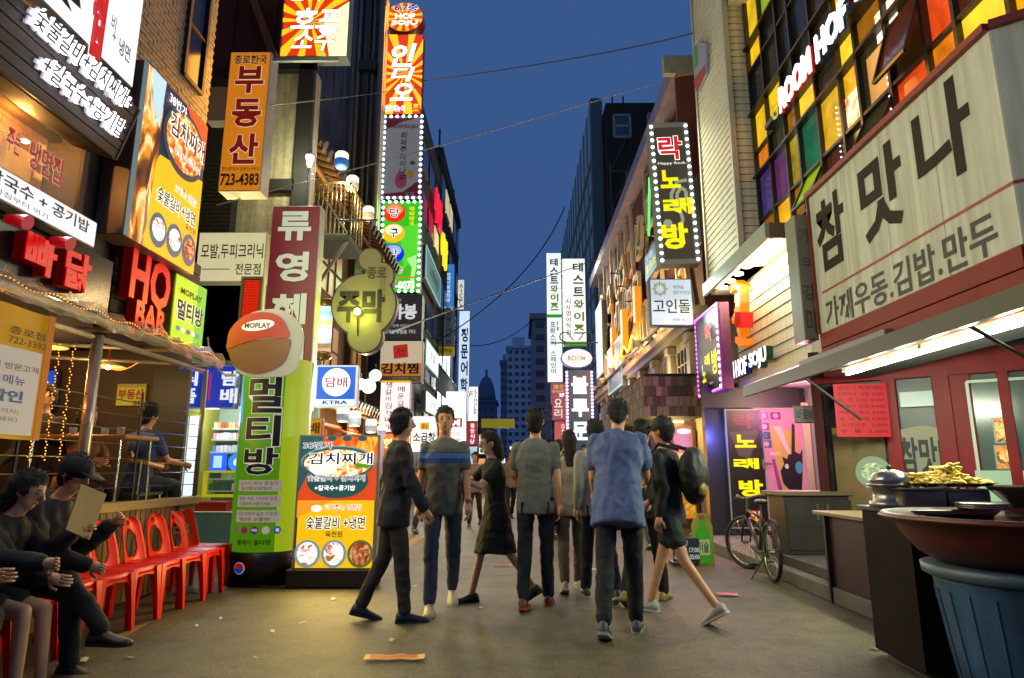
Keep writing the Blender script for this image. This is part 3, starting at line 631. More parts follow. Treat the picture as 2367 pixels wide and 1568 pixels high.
T(fE, t, '오픈기념 방문고객', eb(.3, .44, .9, .49), M('#403830'), 9, .005); T(fE, t, '오늘의 메뉴', eb(.3, .53, .8, .60), M('#3858a0'), 9, .015)
T(fE, t, '20% 할인', eb(.22, .64, .8, .73), M('#2a5a90'), 9, .03, M('#a8c8e8', .6, .3), .02)
for i, s in enumerate(('(오전부터 저녁까지)', '(계산할때 주세요)')): T(fE, t, s, eb(.24, .78 + .06 * i, .78, .82 + .06 * i), M('#5a5248'), 9, .0)
# ================================================================ LEFT CENTRE: back buildings
t = thing('brown_building', 'dark red brown upper building behind the orange vertical sign', 'building', (-9.5, 10.4, 0))
obj('wall', MB().box((0, .0, 3.0), (V(650, 60, Y=10.4).x + 9.5, 1.2, 16)), M('#5c332c', .8, var=.15, scale=1, dirt=.3), t)
a, b = V(566, -60, Y=10.3), V(648, 172, Y=10.3)
obj('stair_beam', MB().bar((a.x + 9.5, -.12, a.z), (b.x + 9.5, -.12, b.z), .16, .12), M('#6a4034', .6), t)
for i in range(7): obj('cladding_joint', MB().box((.6 + i * .75, -.02, 6.0), (.62 + i * .75, .01, 16)), M('#241210', .8), t)
fK = FR(440, 180, 545, 560, 9.9); t = at(fK, 'dark_tiled_wall', 'dark brown tiled wall strip between the tiled building and the orange sign', 'wall')
obj('joint_bed', MB().box((0, .012, 0), (fK.w, .3, fK.h)), M('#14120e', .9), t); tiles(t, fK, .14, .07, .01, M('#2c261c', .5, var=.4, scale=9), 'tile', .02, maxn=290)
fS = FR(505, 168, 720, 560, 10.1); t = at(fS, 'stucco_wall', 'rough cream stucco wall with dark timber beams behind the orange sign', 'wall')
obj('wall', MB().box((0, 0, 0), (fS.w, .25, fS.h)), M('#a89878', .9, var=.25, scale=7, bump=1.0, bscale=40, dirt=.35), t)
tb = M('#1c1712', .75, var=.4, scale=5, stretch=(5, 5, .6), bump=.3)
for R in ((684, 140, 720, 560), (505, 150, 720, 172), (600, 425, 690, 452), (500, 168, 530, 560)):
    x0, z0, x1, z1 = fS.r(R); obj('timber', MB().box((x0, -.12, z0), (x1, -.002, z1), .01), tb, t)
# --- orange estate agent sign
f = FR(518, 120, 614, 442, 7.9, -.0); t = signbox('estate_agent_sign', 'tall orange vertical sign with dark red Korean letters and telephone number 723-4383', f, M('#e08418', .5, .85, var=.08, scale=1.5), '#b0b098', .28)
T(f, t, '종로한국', (.12, .03, .92, .095), M('#1c3830', .5), 3, .025, M('#e8c080', .5, .7), .02)
for s, y0, y1 in (('부', .11, .31), ('동', .35, .555), ('산', .60, .815)): T(f, t, s, (.18, y0, .88, y1), M('#a82014', .5, .35), 3, .035, M('#f4d4b0', .5, 1.0), .02)
T(f, t, '공인중개사 김동오사무소', (.06, .835, .96, .862), M('#5a2c14'), 3, .01); T(f, t, '723-4383', (.05, .88, .96, .965), M('#1c3028'), 3, .03)
obj('bracket', MB().bar((f.w, .1, f.h * .97), (f.w + .9, .1, f.h * .97), .05).bar((-.25, .1, f.h * .62), (0, .1, f.h * .62), .18, .5), M('#8a8a7c', .5), t)
light(f, t, 16, '#ffb050')
# --- cream clinic sign
f = FR(455, 537, 613, 652, 9.3); t = signbox('clinic_sign', 'wide cream light box sign with thin dark Korean letters below the orange sign', f, M('#e0d8a8', .5, .9, var=.06, scale=2), '#a09870', .2)
T(f, t, '모발,두피크리닉', (.06, .24, .97, .55), M('#2c2820'), 3, .012); T(f, t, '전문점', (.58, .64, .95, .86), M('#2c2820'), 3, .012); P(f, t, (.09, .74, .50, .757), M('#2c2820'), 2); light(f, t, 10, '#ffeeb0')
# --- maroon hair salon sign
f = FR(612, 476, 728, 950, 8.5); t = signbox('hair_salon_sign', 'tall maroon vertical sign with cream Korean letters above the white end panel', f, M('#74222a', .45, .85, var=.05, scale=1.5), '#b8b8a8', .22)
P(f, t, (0, .862, 1, 1), M('#cfcab0', .5, .75), 2)
cr = M('#c8ccb0', .5, .95)
for i, s in enumerate('류영헤어'): T(f, t, s, (.15, .03 + i * .207, .83, .18 + i * .207), cr, 3, .035, M('#3c1014', .5), .02)
T(f, t, '실', (.55, .88, .85, .975), M('#241c14'), 4, .02); light(f, t, 13, '#d88070')
# --- red dot matrix sign
f = FR(551, 640, 602, 830, 8.9); t = signbox('dot_matrix_sign', 'narrow red dot matrix display in a cream frame left of the maroon sign', f, M('#3c0804', .5, .2), '#b8a860', .12, border=.035, bcol=M('#a89858', .4, .2, .3))
mb = MB(); nx, nz = 13, 48
for i in range(nx):
    for j in range(nz): x = .045 + (f.w - .09) * (i + .15) / nx; z = .05 + (f.h - .1) * (j + .15) / nz; mb.add([(x, -.006, z), (x + (f.w - .09) / nx * .72, -.006, z), (x + (f.w - .09) / nx * .72, -.006, z + (f.h - .1) / nz * .72), (x, -.006, z + (f.h - .1) / nz * .72)], [(0, 1, 2, 3)])
o = obj('diode', mb, M('#ff2c10', .4, 1.3), t); o['kind'] = 'stuff'
# --- blue shop sign and kiosk
f = FR(393, 845, 545, 944, 8.55); t = signbox('blue_shop_sign', 'wide blue light box sign with white letters over the corner shop', f, M('#1034a8', .4, 1.1, var=.15, scale=1.5), '#203050', .14, border=.015, bcol=M('#8ab0d0', .4, .3))
T(f, t, ['식', '품'], (.15, .10, .42, .92), M('#e4ecf4', .5, 1.2), 3, .035); T(f, t, ['담', '배'], (.78, .10, 1.04, .92), M('#e4ecf4', .5, 1.2), 3, .035); P(f, t, (.60, .18, .625, .82), M('#d02838', .5, 1), 3); light(f, t, 7, '#5080ff')
def pack_shelf(t, x0, x1, y, z, n, h, cols, e=.6, dep=.12, rnd=random):
    for i in range(n):
        a = x0 + (x1 - x0) * i / n; wq = (x1 - x0) / n * .82; c = cols[rnd.randrange(len(cols))]
        obj('pack', MB().box((a, y, z), (a + wq, y + dep, z + h * rnd.uniform(.85, 1))), M(c, .45, e), t)
kx0, kx1 = V(398, 1050, Y=9.3).x, V(700, 1050, Y=9.3).x
t = thing('corner_shop', 'small lit corner shop with drinks fridge and goods shelves behind the green column', 'shop', (kx0, 9.3, 0))
W_ = kx1 - kx0
obj('back_wall', MB().box((0, .6, 0), (W_, .68, 2.9)), M('#7a8a78', .6), t); obj('side_wall', MB().box((-.05, 0, 0), (0, .68, 2.9)), M('#6a7050', .6), t); obj('roof', MB().box((-.05, 0, 2.2), (W_, .6, 2.28)), M('#3a4038', .6), t)
obj('fridge', MB().box((.03, .05, .4), (.36, .55, 2.15), .01), M('#b0b040', .4, .3), t)
obj('fridge_door', MB().box((.05, .03, .5), (.16, .045, 2.0)).box((.19, .03, .5), (.34, .045, 2.0)), M('#d8e8f8', .2, 1.5), t)
rr = random.Random(5)
for z in (.95, 1.12, 1.5, 1.68, 1.84): obj('shelf', MB().box((.42, .25, z - .02), (1.02, .55, z)), M('#c8d0c0', .5, .2), t)
for z, n, h, cs in ((1.84, 11, .09, ('#c8a820', '#b02818', '#e8e0d0', '#d8b030')), (1.68, 12, .1, ('#e8e0e0', '#c8c0d0', '#d8a0a0')), (1.50, 10, .1, ('#6090c0', '#c0d0e0', '#e0e0e0')), (.95, 7, .1, ('#286040', '#404a30', '#a8a8a0')), (1.12, 7, .1, ('#304838', '#80a050', '#a8a8a0'))): pack_shelf(t, .43, 1.02, .28, z, n, h, cs, .55, rnd=rr)
obj('lit_panel', MB().box((.45, .22, 1.22), (.68, .24, 1.48)), M('#2050e8', .3, 1.8), t); obj('lit_panel_paper', MB().box((.50, .205, 1.27), (.62, .215, 1.44)), M('#90b8ff', .3, 1.6), t)
obj('round_light', MB().tube([(.84, .24, 1.35), (.84, .22, 1.35)], .13, 20), M('#3070f0', .3, 1.6), t); obj('round_light_hub', MB().tube([(.84, .215, 1.35), (.84, .21, 1.35)], .05, 16), M('#d0e0ff', .3, 1.6), t)
obj('yellow_rack', MB().box((.42, .1, .86), (1.0, .2, .90)).box((.42, .1, 1.20), (1.0, .2, 1.23)).box((.42, .1, .86), (.45, .2, 1.23)).box((.97, .1, .86), (1.0, .2, 1.23)), M('#c8c020', .4, .6), t)
obj('counter', MB().box((.42, -.35, 0), (1.15, .2, .66), .01), M('#7aa890', .5, .1, var=.1, scale=6), t)
obj('counter_top', MB().box((.40, -.37, .66), (1.17, .22, .69), .006), M('#a0a890', .5), t)
obj('red_goods_box', MB().box((.5, -.25, .69), (.95, .0, .82), .01), M('#8a1a10', .4, .35), t); obj('cup', MB().lathe([(.03, 0), (.045, .12), (.05, .125), (.05, .115)], (.44, -.3, .69), 16), M('#d8d0c8', .4), t, True)
T(Fr((kx0, 9.33, 0), (1, 0, 0), (0, 0, 1), 1, 3), t, '24', (.05, .36, .16, .41), M('#202828'), 3, .02)
for i in range(16): obj('drink_bottle', MB().lathe([(.03, 0), (.03, .11), (.012, .15), (.012, .18)], (1.72, .1, .5 + .105 * i), 8), M(('#2a6038', '#406a50', '#a04028', '#c8c0b0')[i % 4], .3, .25), t)
lamp(t, (.6, -.15, 2.05), 20, '#e8f4ff', .1); lamp(t, (1.8, -.2, 1.9), 9, '#fff0c0', .1)
f = FR(690, 968, 745, 1010, 8.8); t = signbox('tobacco_shop_sign', 'small orange sign with brown letters tucked right of the green column', f, M('#d89020', .4, .9), '#8a5a18', .1); T(f, t, '담배', (-.05, .2, .9, .85), M('#6a2414'), 3, .03)
# --- green advertising column
px_, py_ = V(612, 1330, Y=7.75).x, 7.75; RA = .40
t = thing('advertising_column', 'round green advertising column with black Korean letters on a black base', 'column', (px_, py_, 0))
obj('base', MB().lathe([(RA + .03, 0), (RA + .03, .33), (RA, .36)], n=48), M('#14130f', .35, var=.2), t, True)
H0, H1 = .36, 2.52
obj('column_body', MB().lathe([(RA, H0), (RA, H1)], n=64), M('#5c9c14', .4, .62), t, True)
def warp(mbx, d):
    if len(mbx.f[0]) == 3:      # split the letters into small faces so that they bend with the column
        q, out, vs = [], [], list(mbx.v)
        for f in mbx.f: q += [(f[0], f[k], f[k + 1]) for k in range(1, len(f) - 1)]
        while q:
            t3 = q.pop(); e = max(((abs(vs[t3[k]][0] - vs[t3[(k + 1) % 3]][0]), k) for k in range(3)))
            if e[0] < .035: out.append(t3); continue
            a, b, c = t3[e[1]], t3[(e[1] + 1) % 3], t3[(e[1] + 2) % 3]; vs.append(tuple((vs[a][m] + vs[b][m]) / 2 for m in range(3))); n = len(vs) - 1; q += [(a, n, c), (n, b, c)]
        mbx.v, mbx.f = vs, out
    mbx.v = [((RA + d - y) * math.sin(x / RA), -(RA + d - y) * math.cos(x / RA), z) for x, y, z in mbx.v]; return mbx
def cyl_panel(x0, z0, x1, z1, d, mat, name='printed_panel'):
    m_ = MB(); n = 12
    for i in range(n + 1): x = x0 + (x1 - x0) * i / n; m_.v += [(x, 0, z0), (x, 0, z1)]
    m_.f = [(2 * i, 2 * i + 2, 2 * i + 3, 2 * i + 1) for i in range(n)]; return obj(name, warp(m_, d), mat, t, True)
def cyl_text(s, x0, z0, x1, z1, d, mat, bold=.02, outline=None):
    if outline: m_ = MB(); fit(m_, s, x0, z0, x1, z1, 0, bold + .02, ref=bold); obj('lettering_outline', warp(m_, d), outline, t)
    m_ = MB(); fit(m_, s, x0, z0, x1, z1, 0, bold); obj('lettering', warp(m_, d + .003), mat, t)
cyl_panel(.22, H0, .62, H1, .001, M('#a8c018', .4, .75)); bk = M('#1a1410', .5)
zt = lambda py: V(583, py, Y=7.37).z
for s, a, b in (('멀', 872, 955), ('티', 960, 1032), ('방', 1035, 1098)): cyl_text(s, -.20, zt(b), .20, zt(a), .003, bk, .03, M('#c8ccb8', .5, .9))
for i, (a, b, s1, s2, c2) in enumerate(((1110, 1136, '누구나 와서 즐길수', '있는 신개념 놀이공간입니다.', '#40404a'), (1145, 1172, '영화, 게임, 인터넷 등등', '다양하게 이용하세요.', '#487838'), (1180, 1208, '국내 최대의 넓은 구조의', '깨끗한 온돌방!', '#b03020'))):
    cyl_panel(-.26, zt(b), .26, zt(a), .002, M('#b8b0a0', .5, .55)); m_ = (zt(a) - zt(b)); cyl_text(s1, -.22, zt(b) + m_ * .56, .22, zt(a) - m_ * .12, .004, M('#40404a'), .0); cyl_text(s2, -.20, zt(b) + m_ * .12, .16, zt(a) - m_ * .58, .004, M(c2), .01)
for i, c in enumerate(('#8a8060', '#a03068', '#502870', '#d8c8b8', '#2868b0')):
    m_ = MB(); x = -.24 + i * .12; z = zt(1226); m_.v = [(x + .042 * math.cos(2 * PI * k / 16), 0, z + .042 * math.sin(2 * PI * k / 16)) for k in range(16)]; m_.f = [tuple(range(16))]; obj('printed_icon', warp(m_, .003), M(c, .4, .5), t)
cyl_text('Wii', -.03, zt(1226) - .015, .03, zt(1226) + .018, .005, M('#d8d8e8', .5, .8), .02); cyl_text('e', .22, zt(1226) - .02, .26, zt(1226) + .02, .005, M('#d8d8e8', .5, .8), .03)
cyl_text('플레이 멀티방', -.2, zt(1260), .18, zt(1248), .004, bk, .02)
for dd, cc, (a0, a1) in ((.036, '#d8d8d8', (0, 2)), (.039, '#c01c28', (0, 1)), (.041, '#1c3cb0', (1, 2))):
    m_ = MB(); r = .062 if dd == .036 else .055; m_.v = [(-.12 + r * math.cos(PI * (a0 + (a1 - a0) * k / 20)), 0, .20 + r * math.sin(PI * (a0 + (a1 - a0) * k / 20))) for k in range(21)]; m_.f = [tuple(range(21))]; obj('round_logo', warp(m_, dd), M(cc, .4, .5), t)
mb = MB().tube([(.1, -.46, .03), (.5, -.5, .012), (.9, -.42, .012), (1.2, -.2, .012)], .008, 6); obj('cable', mb, M('#0c0c0c', .5), t)
lamp(t, (.15, -1.0, 2.75), 2, '#e8f090', .1)
# plain cut-out board on top of the column (generic stand-in)
f = FR(526, 718, 698, 866, 7.28); t = at(f, 'cutout_board', 'rounded cut out board, red above and tan below, on the green column', 'sign')
def sm(pts): 
    out = []
    n = len(pts)
    for i in range(n):
        p0, p1, p2, p3 = [Vec((*pts[(i + k - 1) % n], 0)) for k in range(4)]
        for s in (0, .25, .5, .75): q = .5 * ((2 * p1) + (-p0 + p2) * s + (2 * p0 - 5 * p1 + 4 * p2 - p3) * s * s + (-p0 + 3 * p1 - 3 * p2 + p3) * s ** 3); out.append((q.x, q.y))
    return out
def pf(pts): return sm([(a * f.w, (1 - b) * f.h) for a, b in pts])
obj('backing', MB().prism(pf([(.0, .5), (.05, .25), (.3, .03), (.65, -.02), (.9, .14), (1, .38), (.97, .75), (.86, 1.0), (.3, 1.02), (.1, .85)]), .004, .05), M('#c8c8b8', .5, .35), t)
obj('lower_panel', MB().prism(pf([(.0, .52), (.3, .48), (.8, .44), (.84, .6), (.76, .84), (.55, .97), (.35, .99), (.12, .88), (.04, .7)]), -.006, .004), M('#8a5434', .5, .35), t)
obj('upper_panel', MB().prism(pf([(.0, .50), (.03, .30), (.2, .09), (.45, .03), (.68, .10), (.80, .30), (.80, .43), (.5, .44), (.2, .52), (.02, .60)]), -.014, -.006), M('#b02418', .45, .6), t)
ov = MB(); ov.flat([(f.w * (.40 + .22 * math.cos(2 * PI * k / 28)), f.h * (.76 + .085 * math.sin(2 * PI * k / 28) + .03 * math.cos(2 * PI * k / 28))) for k in range(28)], -.017); obj('oval_label', ov, M('#e8e4e0', .5, .9), t)
T(f, t, 'MOPLAY', (.22, .20, .57, .285), M('#2a2028'), 5, .03)
# --- poster light box on the pavement
f = FR(688, 1010, 868, 1316, 7.3); t = signbox('standing_light_box', 'glowing food poster light box standing on the road beside the green column', f, M('#f4c010', .4, 1.15), '#8a8878', .16, border=.0)
obj('base', MB().box((-.07, -.05, -f.o.z + .012), (f.w + .04, .26, -.0), .01), M('#14110e', .5), t); obj('side_trim', MB().box((f.w, -.012, 0), (f.w + .03, .17, f.h)).box((-.02, -.012, 0), (0, .17, f.h)).box((-.02, -.012, f.h), (f.w + .03, .17, f.h + .02)), M('#9a988c', .35, 0, .4), t)
P(f, t, (0, 0, 1, .49), M('#e8501a', .4, 1.0), 1); PG(f, t, ((0, 0), (.28, 0), (.32, .12), (.1, .3), (0, .44)), M('#2a6468', .4, .8), 2); fire = Mramp([(.35, '#d83c10'), (.5, '#f07018'), (.6, '#ffb838'), (.75, '#c82c0c')], 5, 1.05, stretch=(2, 1, .6)); PG(f, t, ((.3, 0), (1, 0), (1, .2), (.8, .1), (.5, .08)), fire, 2)
for q in range(3): E(f, t, (.34 + q * .2, -.005 + .0, .46 + q * .2, .035), M('#2a6468', .4, .8), 3, 'printed_dot', 12)
E(f, t, (.01, .07, .99, .32), M('#7ca8a8', .4, .9), 3, 'printed_bowl'); E(f, t, (.10, .20, .90, .475), M('#2c5c58', .4, .8), 4, 'printed_bowl'); E(f, t, (.03, .08, .97, .33), M('#3c6c6c', .4, .8), 5, 'printed_bowl')
E(f, t, (.06, .10, .94, .31), Mramp([(.28, '#a02008'), (.42, '#f05818'), (.52, '#ffd890'), (.62, '#ffffff'), (.75, '#e84010')], 11, 1.15), 6, 'printed_food'); E(f, t, (.12, .16, .5, .30), Mramp([(.3, '#f0c890'), (.5, '#ffffff'), (.7, '#f8b080')], 25, 1.3), 7, 'printed_noodles')
PG(f, t, ((.7, .2), (.95, .22), (.88, .245), (.74, .235)), M('#58a018', .4, 1), 8)
T(f, t, '38번가', (.04, .04, .42, .095), blk, 9, .012, wht, .03); T(f, t, '김치찌개', (.12, .125, .95, .215), blk, 9, .02, wht, .03); T(f, t, '숯불갈비 + 김치찌개', (.12, .295, .86, .345), blk, 9, .01, wht, .03); T(f, t, '+칼국수+공기밥', (.22, .375, .74, .415), wht, 9, .012)
T(f, t, '고기주는 냉면집', (.35, .52, .82, .565), M('#d84020', .5, .8), 4, .015, wht, .03); E(f, t, (.18, .525, .32, .575), M('#fff4d8', .5, 1.6), 3); T(f, t, '숯불갈비 +냉면', (.13, .61, .88, .705), blk, 4, .022, wht, .045); T(f, t, '육천원', (.38, .72, .60, .765), M('#3a2a10'), 4, .015)
PG(f, t, ((0, .49), (.45, .49), (0, .62)), M('#f8a028', .4, 1.1), 2)
for a, b, c_ in ((.0, .33, noodle), (.34, .66, noodle), (.67, 1.0, grill)): E(f, t, (a, .785, b, .99), M('#8ca8a8' if c_ is noodle else '#6a7838', .4, .8), 3, 'printed_bowl'); E(f, t, (a + .035, .80, b - .035, .97), c_, 4, 'printed_food')
light(f, t, 26, '#ffdf90', spread=180)
# --- tobacco sign, barber pole, gourd sign
f = FR(729, 845, 825, 942, 9.1); t = signbox('tobacco_sign', 'square blue and white light box with a white disc and the letters KTRA', f, M('#2060d0', .4, 1.2), '#a8b0b8', .16, border=.022, bcol=M('#dfe8f0', .4, .9))
E(f, t, (.16, .07, .84, .74), M('#f2f6ff', .4, 1.6), 2); T(f, t, '담배', (.24, .28, .77, .53), M('#c02028', .5, .7), 3, .015); P(f, t, (.04, .81, .96, .96), M('#e8f0ff', .4, 1.3), 2); T(f, t, 'KTRA', (.2, .84, .8, .93), M('#1c2c90', .5, .3), 3, .03); light(f, t, 10, '#b0ccff')
c = V(750, 762, Y=9.3); t = thing('barber_pole', 'lit striped barber pole with brass caps right of the maroon sign', 'barber pole', c); hh = .40; r_ = .105
for i, (cc, e) in enumerate((('#d8a890', .9), ('#b08860', .7), ('#c8d8e0', 1.1), ('#f4f8f0', 1.5), ('#e8f0e8', 1.5), ('#c8e8c0', 1.3), ('#f0ec70', 1.4), ('#a8d8d8', 1.2), ('#90c8e8', 1.2), ('#c0e0c8', 1.1))[:10]):
    z = -.34 + i * .07; m_ = MB(); n = 28
    for k in range(n + 1): a = 2 * PI * k / n; dz = .03 * math.sin(a); m_.v += [(r_ * math.cos(a), r_ * math.sin(a), z + dz), (r_ * math.cos(a), r_ * math.sin(a), z + .07 + dz)]
    m_.f = [(2 * k, 2 * k + 2, 2 * k + 3, 2 * k + 1) for k in range(n)]; obj('stripe', m_, M(cc, .3, e), t, True)
for s in (-1, 1): obj('cap', MB().lathe([(.02, s * .47), (.08, s * .46), (.125, s * .42), (.125, s * .36), (.108, s * .34)], n=24), M('#8a6020', .3, .15, .6), t, True)
obj('bracket', MB().bar((-.3, .05, .2), (-.1, .05, .2), .05), M('#806c40', .4), t); lamp(t, (0, -.35, .1), 5, '#f0ffe0')
f = FR(768, 570, 920, 818, 9.0); t = at(f, 'gourd_sign', 'gourd shaped olive cream pub sign hanging from a bracket with a small spot of light', 'sign')
def circ(cx, cy, r, g=0): x, z, _, _ = f.r((cx, cy, cx + 1, cy + 1)); return x, z, (r + g) / 152 * f.w
cs = ((852, 600, 26), (875, 640, 33), (842, 706, 73), (847, 777, 38)); prof = []
for k in range(220):     # union outline of the discs, seen from the centre line
    pass
for g, nm, mt, y0, y1 in ((3.5, 'rim', M('#2e2814', .5), .002, .14), (0, 'face', M('#9c9458', .55, .30), -.012, .003)):  # face is not lit from inside; its slight glow imitates light on it
    for i, q in enumerate(cs):
        x, z, r = circ(*q, g); yo = .001 * i; obj(nm, MB().prism([(x + r * math.cos(2 * PI * k / 40), z + r * math.sin(2 * PI * k / 40)) for k in range(40)], y0 - yo, y1 + yo), mt, t)
T(f, t, '종로', (846, 620, 892, 648), M('#4a2c18'), 6, .02); T(f, t, '주막', (782, 672, 890, 748), M('#14120a'), 6, .04)
for i, xx in enumerate((877, 885)): T(f, t, list('옛날골목에서술한잔막걸리'), (xx, 640, xx + 5, 760), M('#5a5230'), 6, 0)
x, z, _, _ = f.r((832, 726, 833, 727)); obj('spot_bulb', MB()._ball((x, -.12, z), .05, 14, 8, (1, .6, 1)), M('#fff890', .4, 9), t, True); obj('spot_arm', MB().tube([(x, -.12, z), (x, -.05, z - .25), (x, .05, z - .45)], .01, 6), M('#2a2418'), t); lamp(t, (x, -.25, z), 9, '#f0ff60', .04)
x, z, _, _ = f.r((846, 572, 847, 573)); obj('hanger', MB().tube([(x, .06, z), (x, .06, z + .45)], .014, 6).tube([(x - .5, .06, z + .45), (x + .1, .06, z + .45)], .016, 6), M('#201c14', .4), t)
# ================================================================ tile-roofed restaurant along the left side
t = thing('tile_roofed_restaurant', 'old style restaurant with two lit rafter eaves and dark tiled roofs on the left side', 'building', (0, 0, 0))
XW = -4.5; yA, yB = 10.4, 18.4; dw2 = M('#2a1e14', .7, var=.35, scale=3, stretch=(3, 3, .5))
obj('wall', MB().box((XW - 3, yA, 0), (XW, yB, 7.2)), M('#6a583e', .85, var=.25, scale=2, dirt=.3), t)
rb = M('#6a4c24', .6, var=.25, scale=6)
def eave(zb, ya, yb_, xo, rise, n, tilecol, pitch=.32, slope=.45):
    tr = M(tilecol, .6, var=.4, scale=7, bump=.3)
    for i in range(n):
        yy = ya + (yb_ - ya) * (i + .5) / n
        obj('rafter', MB().tube([(XW - .1, yy, zb + slope * abs(xo - XW) * .9), (xo + .04, yy, zb + .03)], .05, 8), rb, t)
    obj('purlin', MB().tube([(xo - .3, ya, zb + .03), (xo - .3, yb_, zb + .03)], .05, 8), rb, t)
    mb = MB().hexa([(XW - .1, ya, zb + slope * (xo - XW) + .08), (xo, ya, zb + .08), (xo, yb_, zb + .08), (XW - .1, yb_, zb + slope * (xo - XW) + .08), (XW - .1, ya, zb + slope * (xo - XW) + .2), (xo + .03, ya, zb + .16), (xo + .03, yb_, zb + .16), (XW - .1, yb_, zb + slope * (xo - XW) + .2)]); obj('roof_board', mb, M('#5a3c1c', .7), t)
    m = int((yb_ - ya) / pitch)
    me = MB().tube([(0, 0, slope * (xo - XW) + .20), (xo + .08 - (XW - .1), 0, .13)], .085, 8).mesh(tr)
    for i in range(m): o = bpy.data.objects.new('roof_tile', me); COL.objects.link(o); o.parent = t; o.location = (XW - .1, ya + (i + .5) * pitch, zb)
zE = V(790, 350, Y=11.2).z
eave(zE - .25, 10.6, 18.3, -3.55, .3, 24, '#33352c'); eave(2.45, 11.0, 18.3, -3.45, .3, 26, '#2e3024', .3)
for yy in (10.7, 13.5, 16.5, 18.2): obj('column', MB().bar((XW + .06, yy, 0), (XW + .06, yy, 7), .22, .22), dw2, t)
for yy in (11.2, 14.0, 17.0):
    for zz in (3.4, 5.3): obj('window', MB().box((XW - .01, yy, zz), (XW + .03, yy + 1.7, zz + 1.2)), M('#d89840', .4, .35), t); obj('window_lattice', MB().box((XW + .03, yy, zz + .58), (XW + .06, yy + 1.7, zz + .62)).box((XW + .03, yy + .55, zz), (XW + .06, yy + .59, zz + 1.2)).box((XW + .03, yy + 1.1, zz), (XW + .06, yy + 1.14, zz + 1.2)), dw2, t)
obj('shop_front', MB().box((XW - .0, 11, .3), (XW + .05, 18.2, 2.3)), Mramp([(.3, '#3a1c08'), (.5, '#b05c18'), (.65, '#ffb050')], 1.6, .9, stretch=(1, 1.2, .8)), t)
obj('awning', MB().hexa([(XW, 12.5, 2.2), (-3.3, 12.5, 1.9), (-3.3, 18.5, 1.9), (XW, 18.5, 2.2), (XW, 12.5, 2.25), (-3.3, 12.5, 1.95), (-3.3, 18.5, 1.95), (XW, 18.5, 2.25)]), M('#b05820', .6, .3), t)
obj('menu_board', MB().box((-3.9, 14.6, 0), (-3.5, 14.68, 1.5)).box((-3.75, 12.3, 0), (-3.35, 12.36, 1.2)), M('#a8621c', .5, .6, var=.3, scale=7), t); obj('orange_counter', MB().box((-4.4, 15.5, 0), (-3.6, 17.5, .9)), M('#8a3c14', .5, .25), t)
lamp(t, (-3.8, 12.0, zE - .9), 26, '#ffb860'); lamp(t, (-3.5, 14.0, 2.2), 40, '#ffa850', .1); lamp(t, (-3.6, 17.5, 2.2), 40, '#ffa850', .1)
# gable timber panel and small upper balcony
fb = FR(724, 424, 806, 558, 10.9); t = at(fb, 'metal_balcony', 'small green metal balcony cage under the upper tiled eave', 'balcony')
gm = M('#7a7438', .45, .1, .3); mb = MB(); d_ = 1.0
for i in range(9): x = fb.w * i / 8; mb.bar((x, 0, .12), (x, 0, fb.h), .022)
for i in range(6): mb.bar((fb.w, d_ * i / 5, .12), (fb.w, d_ * i / 5, fb.h), .022)
obj('railing', mb, gm, t); obj('rail', MB().bar((0, 0, fb.h), (fb.w, 0, fb.h), .04).bar((fb.w, 0, fb.h), (fb.w, d_, fb.h), .04).bar((0, 0, .12), (fb.w, 0, .12), .04).bar((0, 0, fb.h), (fb.w, 0, .15), .03), gm, t)
obj('floor_slab', MB().box((-.05, -.05, 0), (fb.w + .05, d_, .1)), M('#3a3828', .7), t); obj('diagonal_brace', MB().bar((.1, 0, -.9), (fb.w, 0, 0), .05), gm, t)
# grey party wall with pipes left of the sign tower
f = FR(655, 130, 884, 700, 18.6); t = at(f, 'grey_party_wall', 'stained grey wall with tall metal drain pipes beside the sign tower', 'wall')
obj('wall', MB().box((0, 0, 0), (f.w * .97, .4, f.h + 8)), M('#8c847c', .85, var=.2, scale=1.2, dirt=.5), t)
for i, (px, rr_) in enumerate(((806, .07), (818, .05), (836, .09), (851, .04), (870, .08))): x, _, _, _ = f.r((px, 300, px, 301)); obj('pipe', MB().tube([(x, -.12, 0), (x, -.12, f.h + 8)], rr_ * 1.4, 10), M(('#6a6a62', '#8a7a6a', '#50483c')[i % 3], .4, 0, .4), t, True)
x0, z0, x1, z1 = f.r((822, 155, 846, 180)); obj('wall_box', MB().box((x0, -.35, z0), (x1 + .2, 0, z1), .01), M('#2a2c2a', .5), t)
# --- hof soju sign
f = FR(655, -60, 806, 130, 10.2); t = signbox('hof_soju_sign', 'large lit orange sunburst sign with white and yellow Korean letters at the upper left', f, M('#ee3c0c', .4, 1.1), '#7a8a80', .3)
sunburst(f, t, (0, 0, 1, 1), .42, .58, M('#f8c820', .4, 1.35), 13, 1); PG(f, t, ((.62, .55), (1, .35), (1, 1), (.74, 1)), M('#fff0b0', .4, 1.8), 2)
T(f, t, '호프', (.12, .43, .90, .68), wht, 5, .03, blk, .018, shear=.25); T(f, t, '소주', (.15, .68, .84, .95), M('#ffffd8', .5, 1.8), 5, .02, M('#5a4810'), .018, shear=.25); T(f, t, '인디오', (.1, .2, .85, .34), wht, 5, .03, blk, .02, shear=.2)
light(f, t, 40, '#ffb050')
